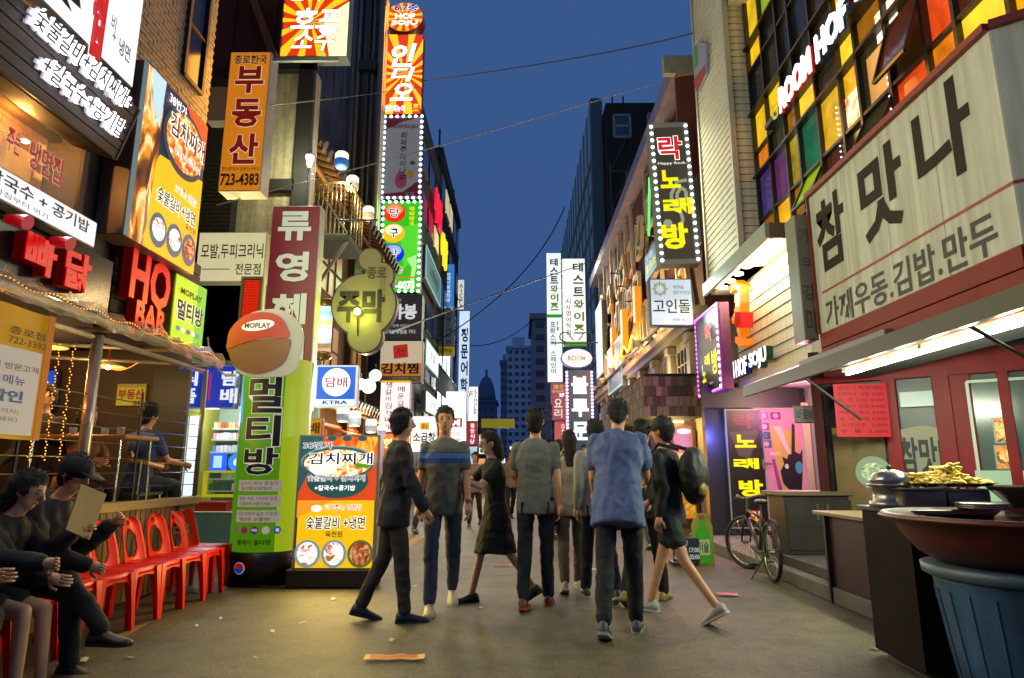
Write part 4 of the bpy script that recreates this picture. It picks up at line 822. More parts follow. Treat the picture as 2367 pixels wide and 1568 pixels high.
# ================================================================ the sign tower, Y = 19
YT = 19.0; pale = M('#e8f4ff', .3, 7)
c = V(935, 40, Y=YT); rx = 49 / 1500 * YT
f = Fr((c.x - rx, YT, c.z - rx * .88), (1, 0, 0), (0, 0, 1), 2 * rx, 2 * rx * .88)
t = at(f, 'round_floor_sign', 'round orange sunburst sign reading 6,7 HOF SOJU on top of the sign tower', 'sign')
el = lambda k, g=1: (f.w / 2 + f.w / 2 * g * math.cos(2 * PI * k / 48), f.h / 2 + f.h / 2 * g * math.sin(2 * PI * k / 48))
obj('housing', MB().prism([el(k) for k in range(48)], .001, .5), M('#8a2c14', .4, .2), t); obj('face', MB().prism([el(k, .98) for k in range(48)], -.01, .001), M('#e84c10', .4, 1.1), t)
sunburst(f, t, (0, 0, 1, 1), .5, .5, M('#f8c020', .4, 1.3), 12, 4, disc=True)
T(f, t, '6,7층', (.22, .06, .85, .32), M('#2838b8', .5, .8), 6, .035, wht, .03); T(f, t, 'HOF', (.25, .38, .78, .58), wht, 6, .035); T(f, t, 'SOJU', (.16, .62, .86, .82), wht, 6, .035); light(f, t, 30, '#ffb050')
f = FR(887, 80, 976, 264, YT); t = signbox('indio_sign', 'orange sunburst sign with large white handwritten letters below the round sign', f, M('#ee3c0c', .4, 1.1), '#8a3020', .4)
sunburst(f, t, (0, 0, 1, 1), .55, .5, M('#f8c820', .4, 1.35), 15, 1)
for s, R in (('인', (.18, .12, .84, .42)), ('디', (.18, .42, .82, .60)), ('오', (.18, .62, .78, .84))): T(f, t, s, R, wht, 5, .035, M('#40300c'), .02, shear=.2)
T(f, t, '셋트메뉴의', (.05, .89, .58, .975), wht, 5, .02); T(f, t, '원조', (.62, .87, .94, .98), M('#ffd840', .5, 1.3), 5, .02); light(f, t, 45, '#ffb050')
f = FR(884, 268, 975, 460, YT); t = signbox('pub_sign', 'unlit grey white pub sign reading HOF/SOJU 5F framed by small white bulbs', f, M('#8a8a90', .5, .55), '#40404a', .4)  # unlit face glows faintly in place of the light falling on it
PG(f, t, ((.06, .03), (.9, .03), (.5, .07), (.06, .17)), M('#7c2438', .5, .3), 2); PG(f, t, ((.95, .78), (.95, .97), (.06, .97), (.06, .94), (.55, .92)), M('#7c2438', .5, .3), 2)
T(f, t, 'HOF/SOJU', (.2, .11, .88, .17), M('#5a1c28'), 3, .02); T(f, t, list('휘와주아이나무'), (.35, .2, .7, .8), M('#1c181c'), 3, .012, shear=.15); E(f, t, (.34, .68, .64, .88), M('#a84468', .5, .4), 2); E(f, t, (.62, .66, .82, .76), M('#b08c28', .5, .4), 2); E(f, t, (.7, .55, .84, .6), M('#2c6c2c', .5, .3), 2); T(f, t, '5F', (.6, .92, .85, .985), M('#a89aa8'), 3, .02)
bulbs(f, t, border_pts(f.w, f.h, .19, .03), .048, pale); light(f, t, 14, '#dceaff')
f = FR(880, 465, 972, 676, YT); t = signbox('billiards_sign', 'bright green billiard hall sign with red, yellow and blue balls and white bulbs', f, M('#38c020', .4, 1.15), '#305a30', .4)
PG(f, t, ((.45, .3), (.95, .25), (.95, .6), (.6, .75)), M('#58d830', .4, 1.2), 1); PG(f, t, ((.66, .64), (.9, .6), (.92, .68), (.84, .96), (.74, .96), (.8, .74)), M('#b0f090', .4, 1.2), 2)
for i, (c1, c2, s) in enumerate((('#e83010', '#ff9870', '당'), ('#f0c020', '#fff8d0', '구'), ('#1430d8', '#a8b8ff', '당'))):
    y = .03 + i * .225; E(f, t, (.03, y, .60, y + .21), M(c1, .3, 1.2), 3, 'printed_ball'); E(f, t, (.10, y + .01, .53, y + .13), M(c2, .3, 1.1), 4, 'printed_ball_sheen'); T(f, t, s, (.2, y + .055, .44, y + .155), blk, 6, .02, wht, .05)
T(f, t, list('파파장에'), (.68, .06, .84, .28), M('#e8e020', .5, 1.2), 3, .03); T(f, t, '4층', (.32, .72, .58, .80), M('#d83018', .5, .9), 4, .03, wht, .03); T(f, t, '737-0073', (.1, .88, .88, .97), wht, 4, .035); P(f, t, (.3, .835, .88, .85), M('#d88c18', .5, 1), 3)
bulbs(f, t, border_pts(f.w, f.h, .19, .03), .048, pale); light(f, t, 50, '#b0ffb0')
f = FR(880, 680, 975, 786, YT); t = signbox('black_pub_sign', 'dark grey sign with white Korean letters under the green billiard sign', f, M('#2c3034', .5, .5), '#303438', .4)
T(f, t, '야봉', (.22, .22, .88, .56), M('#d8dce0', .5, 1), 3, .035); T(f, t, '주점', (.30, .1, .48, .17), M('#a0a4a8', .5, .8), 3, .01); T(f, t, '번째 이야기', (.3, .66, .7, .73), M('#b8bcc0', .5, .8), 3, .01); T(f, t, '꼬마봉 유럽을 가다', (.1, .78, .86, .87), M('#c8ccd0', .5, .9), 3, .015)
f = FR(878, 788, 976, 884, YT); t = signbox('kimchi_stew_sign', 'orange and cream sign with a red square stamp and thick dark letters', f, M('#d8c8a8', .5, .8), '#6a5a48', .4)
P(f, t, (.02, .55, .98, .85), M('#c07838', .5, .85), 2); P(f, t, (.02, .85, .98, .985), M('#5a4430', .5, .5), 2); PG(f, t, ((.30, .12), (.64, .08), (.67, .40), (.33, .44)), M('#c02820', .5, .8), 3); T(f, t, '가신', (.38, .17, .6, .35), M('#5c100c'), 4, .01); T(f, t, '김치찜', (.04, .54, .92, .80), M('#2c2018'), 4, .035); T(f, t, '(포장판매 가능)', (.3, .87, .94, .96), M('#a89878', .5, .5), 4, .01)
f = FR(878, 880, 947, 999, 15.2); t = signbox('rib_stew_sign', 'white vertical light box with two columns of maroon letters under the orange sign', f, M('#f0eaf2', .4, 1.6), '#b0a060', .2)
P(f, t, (0, 0, 1, .045), M('#d8b820', .5, 1), 2); T(f, t, list('생갈비김치찌개'), (.15, .02, .40, .97), M('#7a2030'), 3, .02); T(f, t, list('매운갈비찜'), (.58, .10, .82, .80), M('#7a2030'), 3, .02); T(f, t, 'kimchi', (.42, .92, .96, .985), M('#c88820', .5, .8), 3, .01); light(f, t, 30, '#fff0e8')
f = FR(950, 962, 1010, 1046, 17.5); t = signbox('tripe_sign', 'white light box with black letters behind the man in the striped polo shirt', f, M('#f4f0ea', .4, 1.7), '#8a8478', .2); T(f, t, '소곱창', (.08, .45, .95, .72), blk, 3, .03); P(f, t, (.35, .18, .7, .38), M('#e8b030', .5, 1.1), 2); T(f, t, '황소', (.42, .22, .64, .35), blk, 3, .01); light(f, t, 25, '#fff4e0')
f = FR(880, 1002, 945, 1060, 15.6); t = signbox('orange_shop_board', 'small orange and red lit shop board under the white rib sign', f, M('#e86818', .4, 1.1, var=.2, scale=9), '#7a2c10', .1); T(f, t, '한상', (.1, .2, .8, .6), M('#fff0a0', .5, 1.5), 3, .03)
# street building behind the tower
def left_block(name, label, x, y0, y1, h, hexc, rows, cols, lit=.2, wc='#28323c'):
    t = thing(name, label, 'building', (x, y0, 0)); obj('wall', MB().box((-9, 0, 0), (0, y1 - y0, h)), M(hexc, .8, var=.12, scale=.6, dirt=.35), t)
    sg = -1 if x > 0 else 1
    if x > 0: t.children[0].location = (9, 0, 0)
    m1 = MB().box((-.03, 0, 0), (.05, (y1 - y0) / cols * .72, h / rows * .5)).mesh(M(wc, .15)); m2 = m1.copy(); m2.materials.clear(); m2.materials.append(M('#d8c890', .3, 1.0)); r = random.Random(int(y0))
    fm = MB().box((-.02, -.05, -.06), (.09, (y1 - y0) / cols * .72 + .05, 0)).mesh(M('#6a6c68', .5))
    for j in range(1, rows):
        for i in range(cols):
            o = bpy.data.objects.new('window', m2 if r.random() < lit else m1); COL.objects.link(o); o.parent = t; o.location = (0, (y1 - y0) / cols * (i + .14), h / rows * (j + .25)); 
            q = bpy.data.objects.new('sill', fm); COL.objects.link(q); q.parent = o
            if sg < 0: q.location = (-.07, 0, 0); o.location.x = -.02
    obj('parapet', MB().box((-9 if sg > 0 else 0, -.1, h), (.12 if sg > 0 else 9, y1 - y0 + .1, h + .5)), M(hexc, .7), t); return t
def hz(px, py, X): return V(px, py, X=X)
p = hz(984, 330, -3.9); left_block('street_block', 'tall dark building rising right behind the sign tower', -3.9, 19.8, 30, V(988, 330, Y=25.5).z, '#38404a', 7, 5, .12)
left_block('street_block', 'dark building with a thin roof mast further down the left side', -3.9, 30.2, 40, V(1030, 420, Y=33).z, '#2c3038', 6, 5, .12)
left_block('street_block', 'lower grey building with pale stair tower strips on the left side', -3.9, 40.2, 62, 5.2, '#3c444c', 2, 9, .25)
left_block('street_block', 'low building at the far left end of the street', -3.9, 62.2, 110, 4.6, '#343a44', 2, 12, .4)
for ya in (31, 38.5):
    o = obj('roof_mast', MB().tube([(-4.1, ya, V(1030, 420, Y=33).z + .5), (-4.1, ya, V(1030, 420, Y=33).z + 2.0)], .05, 6), M('#1c2028')); tag(o, 'thin roof mast %s on the dark left building' % ('nearer' if ya < 33 else 'farther'), 'mast')
def small(px, Y, name, label, face, d=.3, texts=(), e=1.2, lw=0, group=None, side='#707478'):
    f = FR(*px, Y); t = signbox(name, label, f, M(face, .4, e), side, d, group=group)
    for tx in texts: T(f, t, tx[0], tx[1], M(tx[2], .5, tx[3] if len(tx) > 3 else 0), 3, tx[4] if len(tx) > 4 else .02)
    if lw: light(f, t, lw, face)
    return f, t
small((1021, 611, 1050, 709), 34, 'academy_sign', 'blue vertical academy sign with a small round emblem high on the left side', '#3478c0', texts=((list('한국기정보학원'), (.32, .2, .72, .9), '#e8f4ff', 1),)); 
f, t = small((1021, 716, 1051, 800), 33, 'academy_sign', 'grey unlit vertical academy sign directly under the blue one', '#5c6874', texts=((list('르몽드어학원'), (.3, .04, .75, .96), '#243038'),), e=.4)  # glow in the unlit face stands in for light reaching it
small((1022, 801, 1050, 822), 33, 'yellow_notice_board', 'little yellow board hanging under the grey academy sign', '#b8a020', texts=(('학원', (.2, .2, .8, .8), '#6a3010'),), e=.6)
small((1058, 647, 1073, 716), 42, 'accounting_school_sign', 'narrow white vertical sign reading AICPA', '#e0e0d8', texts=((list('AICPA'), (.25, .12, .8, .96), '#802028', .2),), e=1.1)
f, t = small((1060, 719, 1085, 955), 38, 'language_school_sign', 'very tall white vertical sign with blue Korean letters', '#c8dcec', texts=((list('정문어학원'), (.2, .16, .85, .98), '#2038a0', .3, .035),), e=1.25, lw=60)
f, t = small((1030, 905, 1078, 1030), 26, 'cosmetics_shop_sign', 'white light box with a red letter M logo behind the walking man', '#f4f4fa', texts=(('M', (.30, .52, .70, .64), '#ffffff', 2, .05), ('향기나는', (.2, .74, .7, .84), '#c02838', .5), ('에뛰', (.25, .88, .7, .98), '#c02838', .5)), e=1.7, lw=80)
P(f, t, (.2, .5, .8, .66), M('#a01c30', .5, .8), 2)
small((1081, 894, 1105, 974), 40, 'vertical_shop_sign', 'white vertical sign with red sideways lettering next to the tall blue lettered one', '#f0ecec', texts=((list('SIHOLE'), (.62, .1, .88, .8), '#a83038', .5), ('F', (.1, .14, .5, .3), '#a83038', .5)), e=1.5, lw=40)
small((1080, 976, 1103, 1030), 36, 'red_shop_sign', 'dark red vertical sign with white letters below the sideways lettered sign', '#a82838', texts=((list('중앙식당'), (.3, .05, .75, .95), '#ffffff', 1.3),), e=1.0)
small((1107, 1005, 1120, 1050), 50, 'traffic_light_like_sign', 'tiny white sign with red, blue and green discs far down the street', '#f0f0f0', texts=(('●', (.2, .05, .8, .3), '#d02020', 1), ('●', (.2, .38, .8, .62), '#2050c0', 1), ('●', (.2, .7, .8, .95), '#208040', 1)), e=1.3)
small((1084, 1032, 1102, 1082), 34, 'pale_blue_sign', 'pale blue lit sign low on the left near the crowd', '#a8c8e0', texts=(('약', (.2, .3, .8, .6), '#2c4868'),), e=1.2)
small((1104, 1060, 1122, 1096), 44, 'orange_lit_board', 'small orange lit board far down on the left pavement', '#e8a060', texts=(('술', (.2, .3, .8, .7), '#5c2010'),), e=1.2)
f = SD(992, 425, 0, 1004, 430, 505, -3.7); 
f = Fr((-3.7, 26.6, 12.0), (0, 1, 0), (0, 0, 1), 2.3, 1.5); t = at(f, 'red_neon_letters', 'red neon letters sticking out of the dark wall behind the tower', 'sign'); T(f, t, '부산', (0, 0, 1, 1), M('#ff1838', .4, 1.4), 2, .03, th=.1)
f = Fr((-3.7, 29.1, 10.9), (0, 1, 0), (0, 0, 1), 2.3, 1.6); t = at(f, 'yellow_neon_letters', 'yellow neon letters following the red ones on the dark wall', 'sign'); T(f, t, '어망', (0, 0, 1, 1), M('#f8e010', .4, 1.4), 2, .03, th=.1)
def side_sign(quad, X, name, label, face, e, tx=None, lw=0):
    f = SD(*quad, X); t = signbox(name, label, f, M(face, .4, e), '#5a6468', .2, border=.06, bcol=M('#a8d8c8', .4, .8))
    if tx: T(f, t, tx[0], tx[1], M(tx[2], .5, .2), 4, .02)
    if lw: light(f, t, lw, face)
side_sign((985, 560, 640, 1018, 650, 712, ), -3.6, 'green_trimmed_billboard', 'long dark green billboard with pale edges on the left wall beyond the tower', '#5c8880', .8, ('노래타운', (.2, .3, .8, .7), '#203830'))
side_sign((985, 782, 852, 1013, 822, 866), -3.5, 'white_wall_sign', 'bright white wall sign facing the street under the dark green billboard', '#f0f4ff', 1.8, ('치과', (.3, .25, .7, .7), '#404858'), 40)
side_sign((985, 900, 955, 1013, 930, 962), -3.5, 'white_wall_sign', 'lower white wall sign above the tripe sign', '#f4f4ff', 1.8, ('안경', (.3, .25, .7, .7), '#404858'), 30)
# ================================================================ lanterns and lamps
def lantern(px, py, Y, hpx, label, top='#fff2d0', low='#b8c4d0', pw=8, col='#ffd8a0'):
    c = V(px, py, Y=Y); h = hpx / 1500 * Y; r = h * .38; t = thing('paper_lantern', label, 'lantern', c, group='lanterns of the tile-roofed restaurant')
    obj('glow', MB().lathe([(r * .8, h * .45), (r * .98, h * .35), (r * 1.0, h * .02)], n=18), M(top, .5, 2.0), t, True); obj('shade', MB().lathe([(r, h * .02), (r * .98, -h * .35), (r * .8, -h * .48)], n=18), M(low, .5, .7), t, True)
    mb = MB()
    for k in range(9): a = 2 * PI * k / 9; mb.tube([(r * 1.01 * math.cos(a), r * 1.01 * math.sin(a), h * .4), (r * 1.02 * math.cos(a), r * 1.02 * math.sin(a), 0), (r * .86 * math.cos(a), r * .86 * math.sin(a), -h * .45)], h * .012, 4)
    obj('rib', mb, M('#8a7a5c', .6), t); obj('cap', MB().lathe([(r * .3, h * .52), (r * .82, h * .45)], n=14), M('#3a2c18', .5), t); obj('cord', MB().tube([(0, 0, h * .5), (0, 0, h * 1.2)], .006, 4), M('#1a1610'), t)
    lamp(t, (0, -r * .6, -h * .95), pw, col)
lantern(790, 371, 10.8, 44, 'blue and white lantern under the upper tiled eave', low='#3c78c8', pw=14, col='#e0ecff'); lantern(815, 425, 11.3, 40, 'warm lantern at the top corner of the green balcony', low='#f0d8a0', pw=14)
lantern(852, 494, 11.8, 36, 'small warm lantern hanging over the gourd sign', low='#e8dcb0'); lantern(793, 958, 10.6, 38, 'first low lantern under the square blue and white sign', low='#98a8b8'); lantern(820, 968, 11.4, 38, 'second low lantern right of the first under the lower eave'); lantern(858, 985, 12.4, 34, 'third low lantern near the lower eave tip'); lantern(882, 996, 13.4, 26, 'smallest low lantern farthest along the lower eave')
for px, py, r, cc, lb in ((868, 868, 14, '#b8e8f8', 'pale blue round globe lamp by the orange kimchi sign'), (852, 893, 17, '#fffaf4', 'large white round globe lamp left of the white rib sign'), (834, 888, 13, '#ffe8e0', 'small pinkish white round globe lamp beside the tobacco sign')):
    c = V(px, py, Y=11); t = thing('globe_lamp', lb, 'lamp', c); rr_ = r / 1500 * 11; obj('globe', MB()._ball((0, 0, 0), rr_, 18, 12, (1, 1, 1)), M(cc, .3, 2.2), t, True); obj('neck', MB().tube([(0, 0, rr_ * .95), (0, 0, rr_ * 1.9)], .012, 6), M('#2a2a28'), t); lamp(t, (0, -rr_ * 1.5, -.05), 10, cc)
c = V(716, 372, Y=9.75); t = thing('wall_lantern', 'small white carriage lamp on the dark timber post', 'lamp', c); obj('glass', MB().lathe([(.03, -.11), (.075, .08)], n=6), M('#f4fff0', .3, 4), t); obj('cap', MB().lathe([(.1, .08), (.03, .14), (.01, .18)], n=6), M('#181818', .4), t); obj('arm', MB().tube([(0, 0, -.11), (0, .06, -.2), (0, .18, -.15)], .012, 6), M('#181818', .4), t); lamp(t, (-.05, -.35, -.05), 34, '#f4ffe0')
# ================================================================ RIGHT SIDE
sid = '#c6c6b2'
def boards(t, y0, y1, z0, z1, X, ph, facing='x', hexc=sid, name='siding_board', x1=None, depth=.03):
    me = None; n = int((z1 - z0) / ph)
    if facing == 'x': me = MB().hexa([(0, 0, 0), (depth, 0, 0), (depth, y1 - y0, 0), (0, y1 - y0, 0), (.014, 0, ph - .012), (depth, 0, ph - .012), (depth, y1 - y0, ph - .012), (.014, y1 - y0, ph - .012)])
    else: me = MB().hexa([(0, 0, 0), (x1 - X, 0, 0), (x1 - X, depth, 0), (0, depth, 0), (0, .014, ph - .012), (x1 - X, .014, ph - .012), (x1 - X, depth, ph - .012), (0, depth, ph - .012)])
    me = me.mesh(M(hexc, .55, var=.10, scale=3, stretch=(1, 1, 4), dirt=.22))
    for i in range(n): o = bpy.data.objects.new(name, me); COL.objects.link(o); o.parent = t; o.location = (X, y0, z0 + i * ph)
XP = 3.62; XW_ = 4.02
yF = V(1612, 250, X=XP).y; yN = V(1690, 300, X=XP).y; yGrid0 = 3.9
t = thing('siding_building', 'pale grey siding clad building with a corner pier beside the coloured window bay', 'building', (0, 0, 0))
obj('core_wall', MB().box((XP + .04, yN + .03, 4.5), (8, yF, 14)).box((XW_ + .25, 4.2, 4.5), (8, yN + .03, 14)).box((5.05, 8.9, 0), (8, 11.9, 4.5)).box((4.35, 8.3, 2.75), (8, 11.9, 4.5)), M('#807e6c', .8), t)
boards(t, yN, yF, 4.55, 12, XP, .13); boards(t, yN, 0, 4.55, 12, XP + .06, .13, 'y', x1=XW_ + .02)
obj('corner_trim', MB().box((XP - .02, yN - .03, 4.55), (XP + .07, yN + .05, 12)).box((XP - .02, yF - .06, 4.55), (XP + .06, yF + .02, 12)), M('#b0ae9c', .5), t)
obj('top_panel', MB().box((XP + .1, yN - 3.8, V(1700, 60, Y=yN).z + .4), (XW_ + .1, yN, V(1700, 60, Y=yN).z + .5)), M(sid, .6), t)
# coloured window bay
zB = 4.72; zT = 9.4
t = thing('coloured_window_bay', 'large window grid with yellow, orange, green and purple panes and black frames', 'window', (XW_, 0, 0))
cols = []; y = yN - .04
while y > 4.3: cols.append(y); y -= .60 if len(cols) % 3 else .42
cols.append(4.3); rows_ = [zB, 5.25, 6.02, 6.45, 7.15, 7.95, 8.4, 9.4]
rw = random.Random(11); pal = [('#f0b810', 1.0), ('#f8c830', 1.15), ('#e88018', .9), ('#3a3c28', .25), ('#2a2a24', .12), ('#503a1c', .3), ('#98b820', .8), ('#e04c18', .85), ('#a86c18', .6), ('#f0a818', 1.0), ('#201c18', .1), ('#5c2c14', .3), ('#c88820', .8), ('#e8a828', 1.0)]
fm = M('#16130e', .4, var=.3, scale=6, spec=.6)
for i in range(len(cols) - 1):
    a, b = cols[i], cols[i + 1]
    for j in range(len(rows_) - 1):
        c, d = rows_[j], rows_[j + 1]
        k = rw.random(); h, e = pal[rw.randrange(len(pal))]
        if i < 5 and j > 2: h, e = (('#2e3830', .12), ('#38402c', .15), ('#f0c018', 1.0), ('#a0b828', .8), ('#40301c', .2))[min(4, int(k * 5))] if k > .45 else ('#2a322c', .10)
        if j == 1 and i < 6: h, e = (('#5a4494', .35), ('#7c3c84', .35), ('#a89428', .7), ('#24785c', .4), ('#c8a020', .9), ('#e8b020', 1.0))[i]
        jx = rw.uniform(0, .012)
        opn = (i, j) in ((3, 0), (7, 1), (10, 2), (6, 0))
        m_ = M(h, .12, e * 1.1, var=.5, scale=1.3 + .5 * (i % 3), spec=.8)
        if opn: mb = MB().hexa([(-.22, b + .03, c + .03), (-.20, b + .03, c + .03), (-.20, a - .03, c + .03), (-.22, a - .03, c + .03), (.0, b + .03, d - .03), (.02, b + .03, d - .03), (.02, a - .03, d - .03), (.0, a - .03, d - .03)])
        else: mb = MB().box((jx, b + .02, c + .02), (jx + .012, a - .02, d - .02))
        o = obj('pane', mb, m_, t)
        if opn:
            q = MB().bar((-.24, b + .02, c + .02), (.0, b + .02, d - .02), .035).bar((-.24, a - .02, c + .02), (.0, a - .02, d - .02), .035).bar((-.24, b + .02, c + .02), (-.24, a - .02, c + .02), .035); obj('pane_frame', q, fm, o)
for y in cols: obj('mullion', MB().box((-.06, y - .022, zB), (.02, y + .022, zT)), fm, t)
for i, z in enumerate(rows_): obj('transom', MB().box((-.05 if i % 2 else -.10, 4.3, z - .02), (.02, yN, z + .02)), fm, t)
obj('sign_ledge', MB().box((-.20, 4.3, 6.40), (-.06, yN - .9, 6.48)), fm, t)
# reflections of the signs opposite, made as glowing pieces, and printed films on some panes
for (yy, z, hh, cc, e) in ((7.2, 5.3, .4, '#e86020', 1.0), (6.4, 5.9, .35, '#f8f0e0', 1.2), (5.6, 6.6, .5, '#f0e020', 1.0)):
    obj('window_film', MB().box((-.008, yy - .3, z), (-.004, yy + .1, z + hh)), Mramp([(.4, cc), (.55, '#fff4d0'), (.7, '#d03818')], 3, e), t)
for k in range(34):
    yy = 8.6 - (k // 12) * 1.1; o = obj('reflected_bulb', MB()._ball((-.012, yy, 4.9 + (k % 12) * .075), .012, 6, 4, (1, 1, 1)), M('#d8e8ff', .4, 3), t)  # small glowing balls imitate bulbs mirrored in the glass
for yy in (5.0, 6.4, 7.8): lamp(t, (-.6, yy, 5.6), 5, '#ffc040', .2)
# ROOM HOF letters
ya, yb_ = V(1812, 236, X=XW_ - .22).y, V(1970, 36, X=XW_ - .22).y
za = V(1824, 267, Y=ya).z + .02; zc = V(1801, 208, Y=ya).z
ln = (ya - yb_); fL = Fr((XW_ - .22, ya, za), (0, -1, 0), (0, 0, 1), ln, (zc - za))
t = at(fL, 'room_hof_letters', 'big glowing white raised letters ROOM HOF SOJU with red sides across the coloured windows', 'sign')
for s, a, b, sc_ in (('ROOM', 0, .52, '#c01c18'), ('HOF', .60, 1.0, '#16304c'), ('SOJU', 1.10, 1.65, '#1c5c50')):
    T(fL, t, s, (a, 0, b, 1), M('#f4f6ff', .3, 3.5), 16, .035, th=.01); T(fL, t, s, (a, 0, b, 1), M(sc_, .35, .5), 4, .035, th=.055, name='letter_side')
T(fL, t, 'G', (-.22, .1, -.10, .75), M('#c8b818', .4, .9), 2, .03); light(fL, t, 35, '#f0f4ff')
t = thing('pier_badge', 'shield shaped grey, green and red badge panel high on the siding pier', 'sign', mat4=Fr(V(1603, 215, X=XP - .06), (0, -1, 0), (0, 0, 1), 1, 1).m)
fp = Fr(V(1603, 215, X=XP - .06), (0, -1, 0), (0, 0, 1), 1, 1)
def pz(pts): return [fat(fp, *q) for q in pts]
obj('board', MB().prism(pz(((1603, 110), (1615, 96), (1632, 103), (1632, 170), (1612, 215), (1606, 200))), 0, .05), M('#9a98a8', .5, .25), t); obj('red_part', MB().prism(pz(((1604, 185), (1630, 150), (1631, 170), (1612, 214), (1606, 200))), -.006, 0), M('#b03c28', .5, .25), t); obj('green_part', MB().prism(pz(((1603, 110), (1612, 104), (1614, 150), (1606, 160))), -.006, 0), M('#3c8c50', .5, .3), t)
# canopy, lit siding recess
t = thing('lit_recess', 'brightly lit siding recess under a canopy holding the orange emblem', 'shop front', (0, 0, 0))
yc0, yc1 = V(1772, 540, X=3.4).y, V(1628, 690, X=3.4).y; zc_ = 4.36
obj('canopy_fascia', MB().box((3.38, yc0, zc_), (3.44, yc1, zc_ + .22)), M('#7c8474', .5, var=.1), t); obj('canopy_end', MB().box((3.44, yc0, zc_), (4.4, yc0 + .06, zc_ + .22)), M('#5c4a3a', .5), t)
obj('soffit', MB().box((3.44, yc0 + .06, zc_ + .14), (4.1, yc1, zc_ + .18)), M('#b8ac90', .5), t)
boards(t, yc0 + .25, yc1 + .1, 2.76, zc_ + .16, 3.98, .187, hexc='#b8b098')
obj('side_return', MB().box((3.98, yc0 - .05, 2.75), (4.35, yc0 + .22, zc_)), M('#8c8878', .5, var=.1), t)
obj('porch_ceiling', MB().box((3.86, yc0 - .1, 2.66), (5.4, yc1, 2.74)), M('#b8b098', .5), t)
obj('recess_back', MB().box((4.02, yc0, 2.7), (4.3, yc1, zc_ + .14)), M('#5a5648', .8), t)
for i in range(7):
    yy = yc0 + .45 + i * (yc1 - yc0 - .6) / 6; o = obj('downlight', MB().tube([(3.72, yy, zc_ + .14), (3.72, yy, zc_ + .11)], .075, 14), M('#fff4d8', .3, 9), t); lamp(t, (3.74, yy, zc_ - .0), 11, '#ffe8c0', .04)
for xx, yy in ((4.25, 10.4), (4.25, 9.3)): obj('downlight', MB().tube([(xx, yy, 2.66), (xx, yy, 2.645)], .07, 14), M('#fff0d0', .3, 9), t); lamp(t, (xx, yy, 2.5), 16, '#ffe0b0', .05)
fO = Fr((3.93, V(1722, 785, X=3.93).y + .3, 2.95), (0, -1, 0), (0, 0, 1), 1, 1.4)
def ow(pts): return [fat(fO, *q) for q in pts]
t = at(fO, 'orange_emblem', 'thick curly orange emblem with a small red tag on the lit siding', 'sign'); om = M('#f07808', .4, 1.0); os_ = M('#b04c04', .4, .5)
def stroke(pts, wd):
    q = ow(pts); mb = MB(); n = len(q)
    for i in range(n - 1):
        a, b = q[i], q[i + 1]; dx, dz = b[0] - a[0], b[1] - a[1]; L = math.hypot(dx, dz); nx, nz = -dz / L * wd, dx / L * wd; ex, ez = dx / L * wd * .4, dz / L * wd * .4
        mb.prism([(a[0] - nx - ex, a[1] - nz - ez), (b[0] - nx + ex, b[1] - nz + ez), (b[0] + nx + ex, b[1] + nz + ez), (a[0] + nx - ex, a[1] + nz - ez)], -.18 - .002 * (i % 2), -.02)
    return mb
for pts, wd in ((((1714, 672), (1712, 662), (1722, 656), (1732, 666), (1733, 700), (1732, 722)), .055), (((1722, 720), (1728, 716), (1734, 722), (1732, 760), (1734, 775)), .05), (((1724, 785), (1733, 795), (1745, 790)), .05), (((1722, 728), (1716, 742)), .05)):
    obj('curl', stroke(pts, wd), om, t)
obj('tag', MB().prism(ow(((1734, 722), (1748, 722), (1748, 758), (1734, 756))), -.26, -.05), M('#d81818', .4, .8), t); lamp(t, (.3, -.5, .9), 4, '#ff9020')
ya, yb_ = V(1684, 876, X=3.9).y, V(1792, 812, X=3.9).y
fl = Fr((3.88, ya, max(2.80, V(1690, 895, Y=ya).z)), (0, -1, 0), (0, 0, 1), ya - yb_, .30); t = at(fl, 'small_room_hof_letters', 'row of small white letters ROOM HOF SOJU with coloured sides under the orange emblem', 'sign')
for s, a, b, c_ in (('ROOM', 0, .34, '#7c1c18'), ('HOF', .38, .62, '#182c6c'), ('SOJU', .67, 1, '#145030')): T(fl, t, s, (a, 0, b, 1), M('#f8f8ff', .3, 2.2), 30, .03, th=.01); T(fl, t, s, (a, 0, b, 1), M(c_, .4, .3), 3, .035, th=.11, name='letter_side')
# --- the purple edged karaoke sign
f = SD(1612, 741, 922, 1664, 698, 899, 3.40); t = signbox('karaoke_side_sign', 'black karaoke sign edged with purple and white bulbs beside the lit recess', f, M('#2a2622', .4, .35), '#5a1c50', .2, border=.05, bcol=M('#a040a0', .4, .9))
T(f, t, '락', (.45, .16, .72, .38), M('#e82838', .4, 1), 3, .03, M('#d8b8b8', .4, .9), .03)
for s, R in (('노', (.22, .62, .38, .84)), ('래', (.36, .52, .58, .66)), ('방', (.66, .50, .9, .80))): T(f, t, s, R, M('#f4ec10', .4, 1.2), 3, .035)
T(f, t, 'Happy Rock', (.25, .86, .66, .90), M('#e8e8e8', .4, .8), 3, .01)
bulbs(f, t, [(f.w - .03, .06 + i * (f.h - .12) / 12) for i in range(13)], .032, M('#fff0ff', .3, 6)); bulbs(f, t, [(.03 + i * (f.w - .06) / 20, z) for z in (.03, f.h - .03) for i in range(21)] + [(.03, .06 + i * (f.h - .12) / 16) for i in range(17)], .02, M('#e060ff', .3, 5)); light(f, t, 14, '#e080ff')
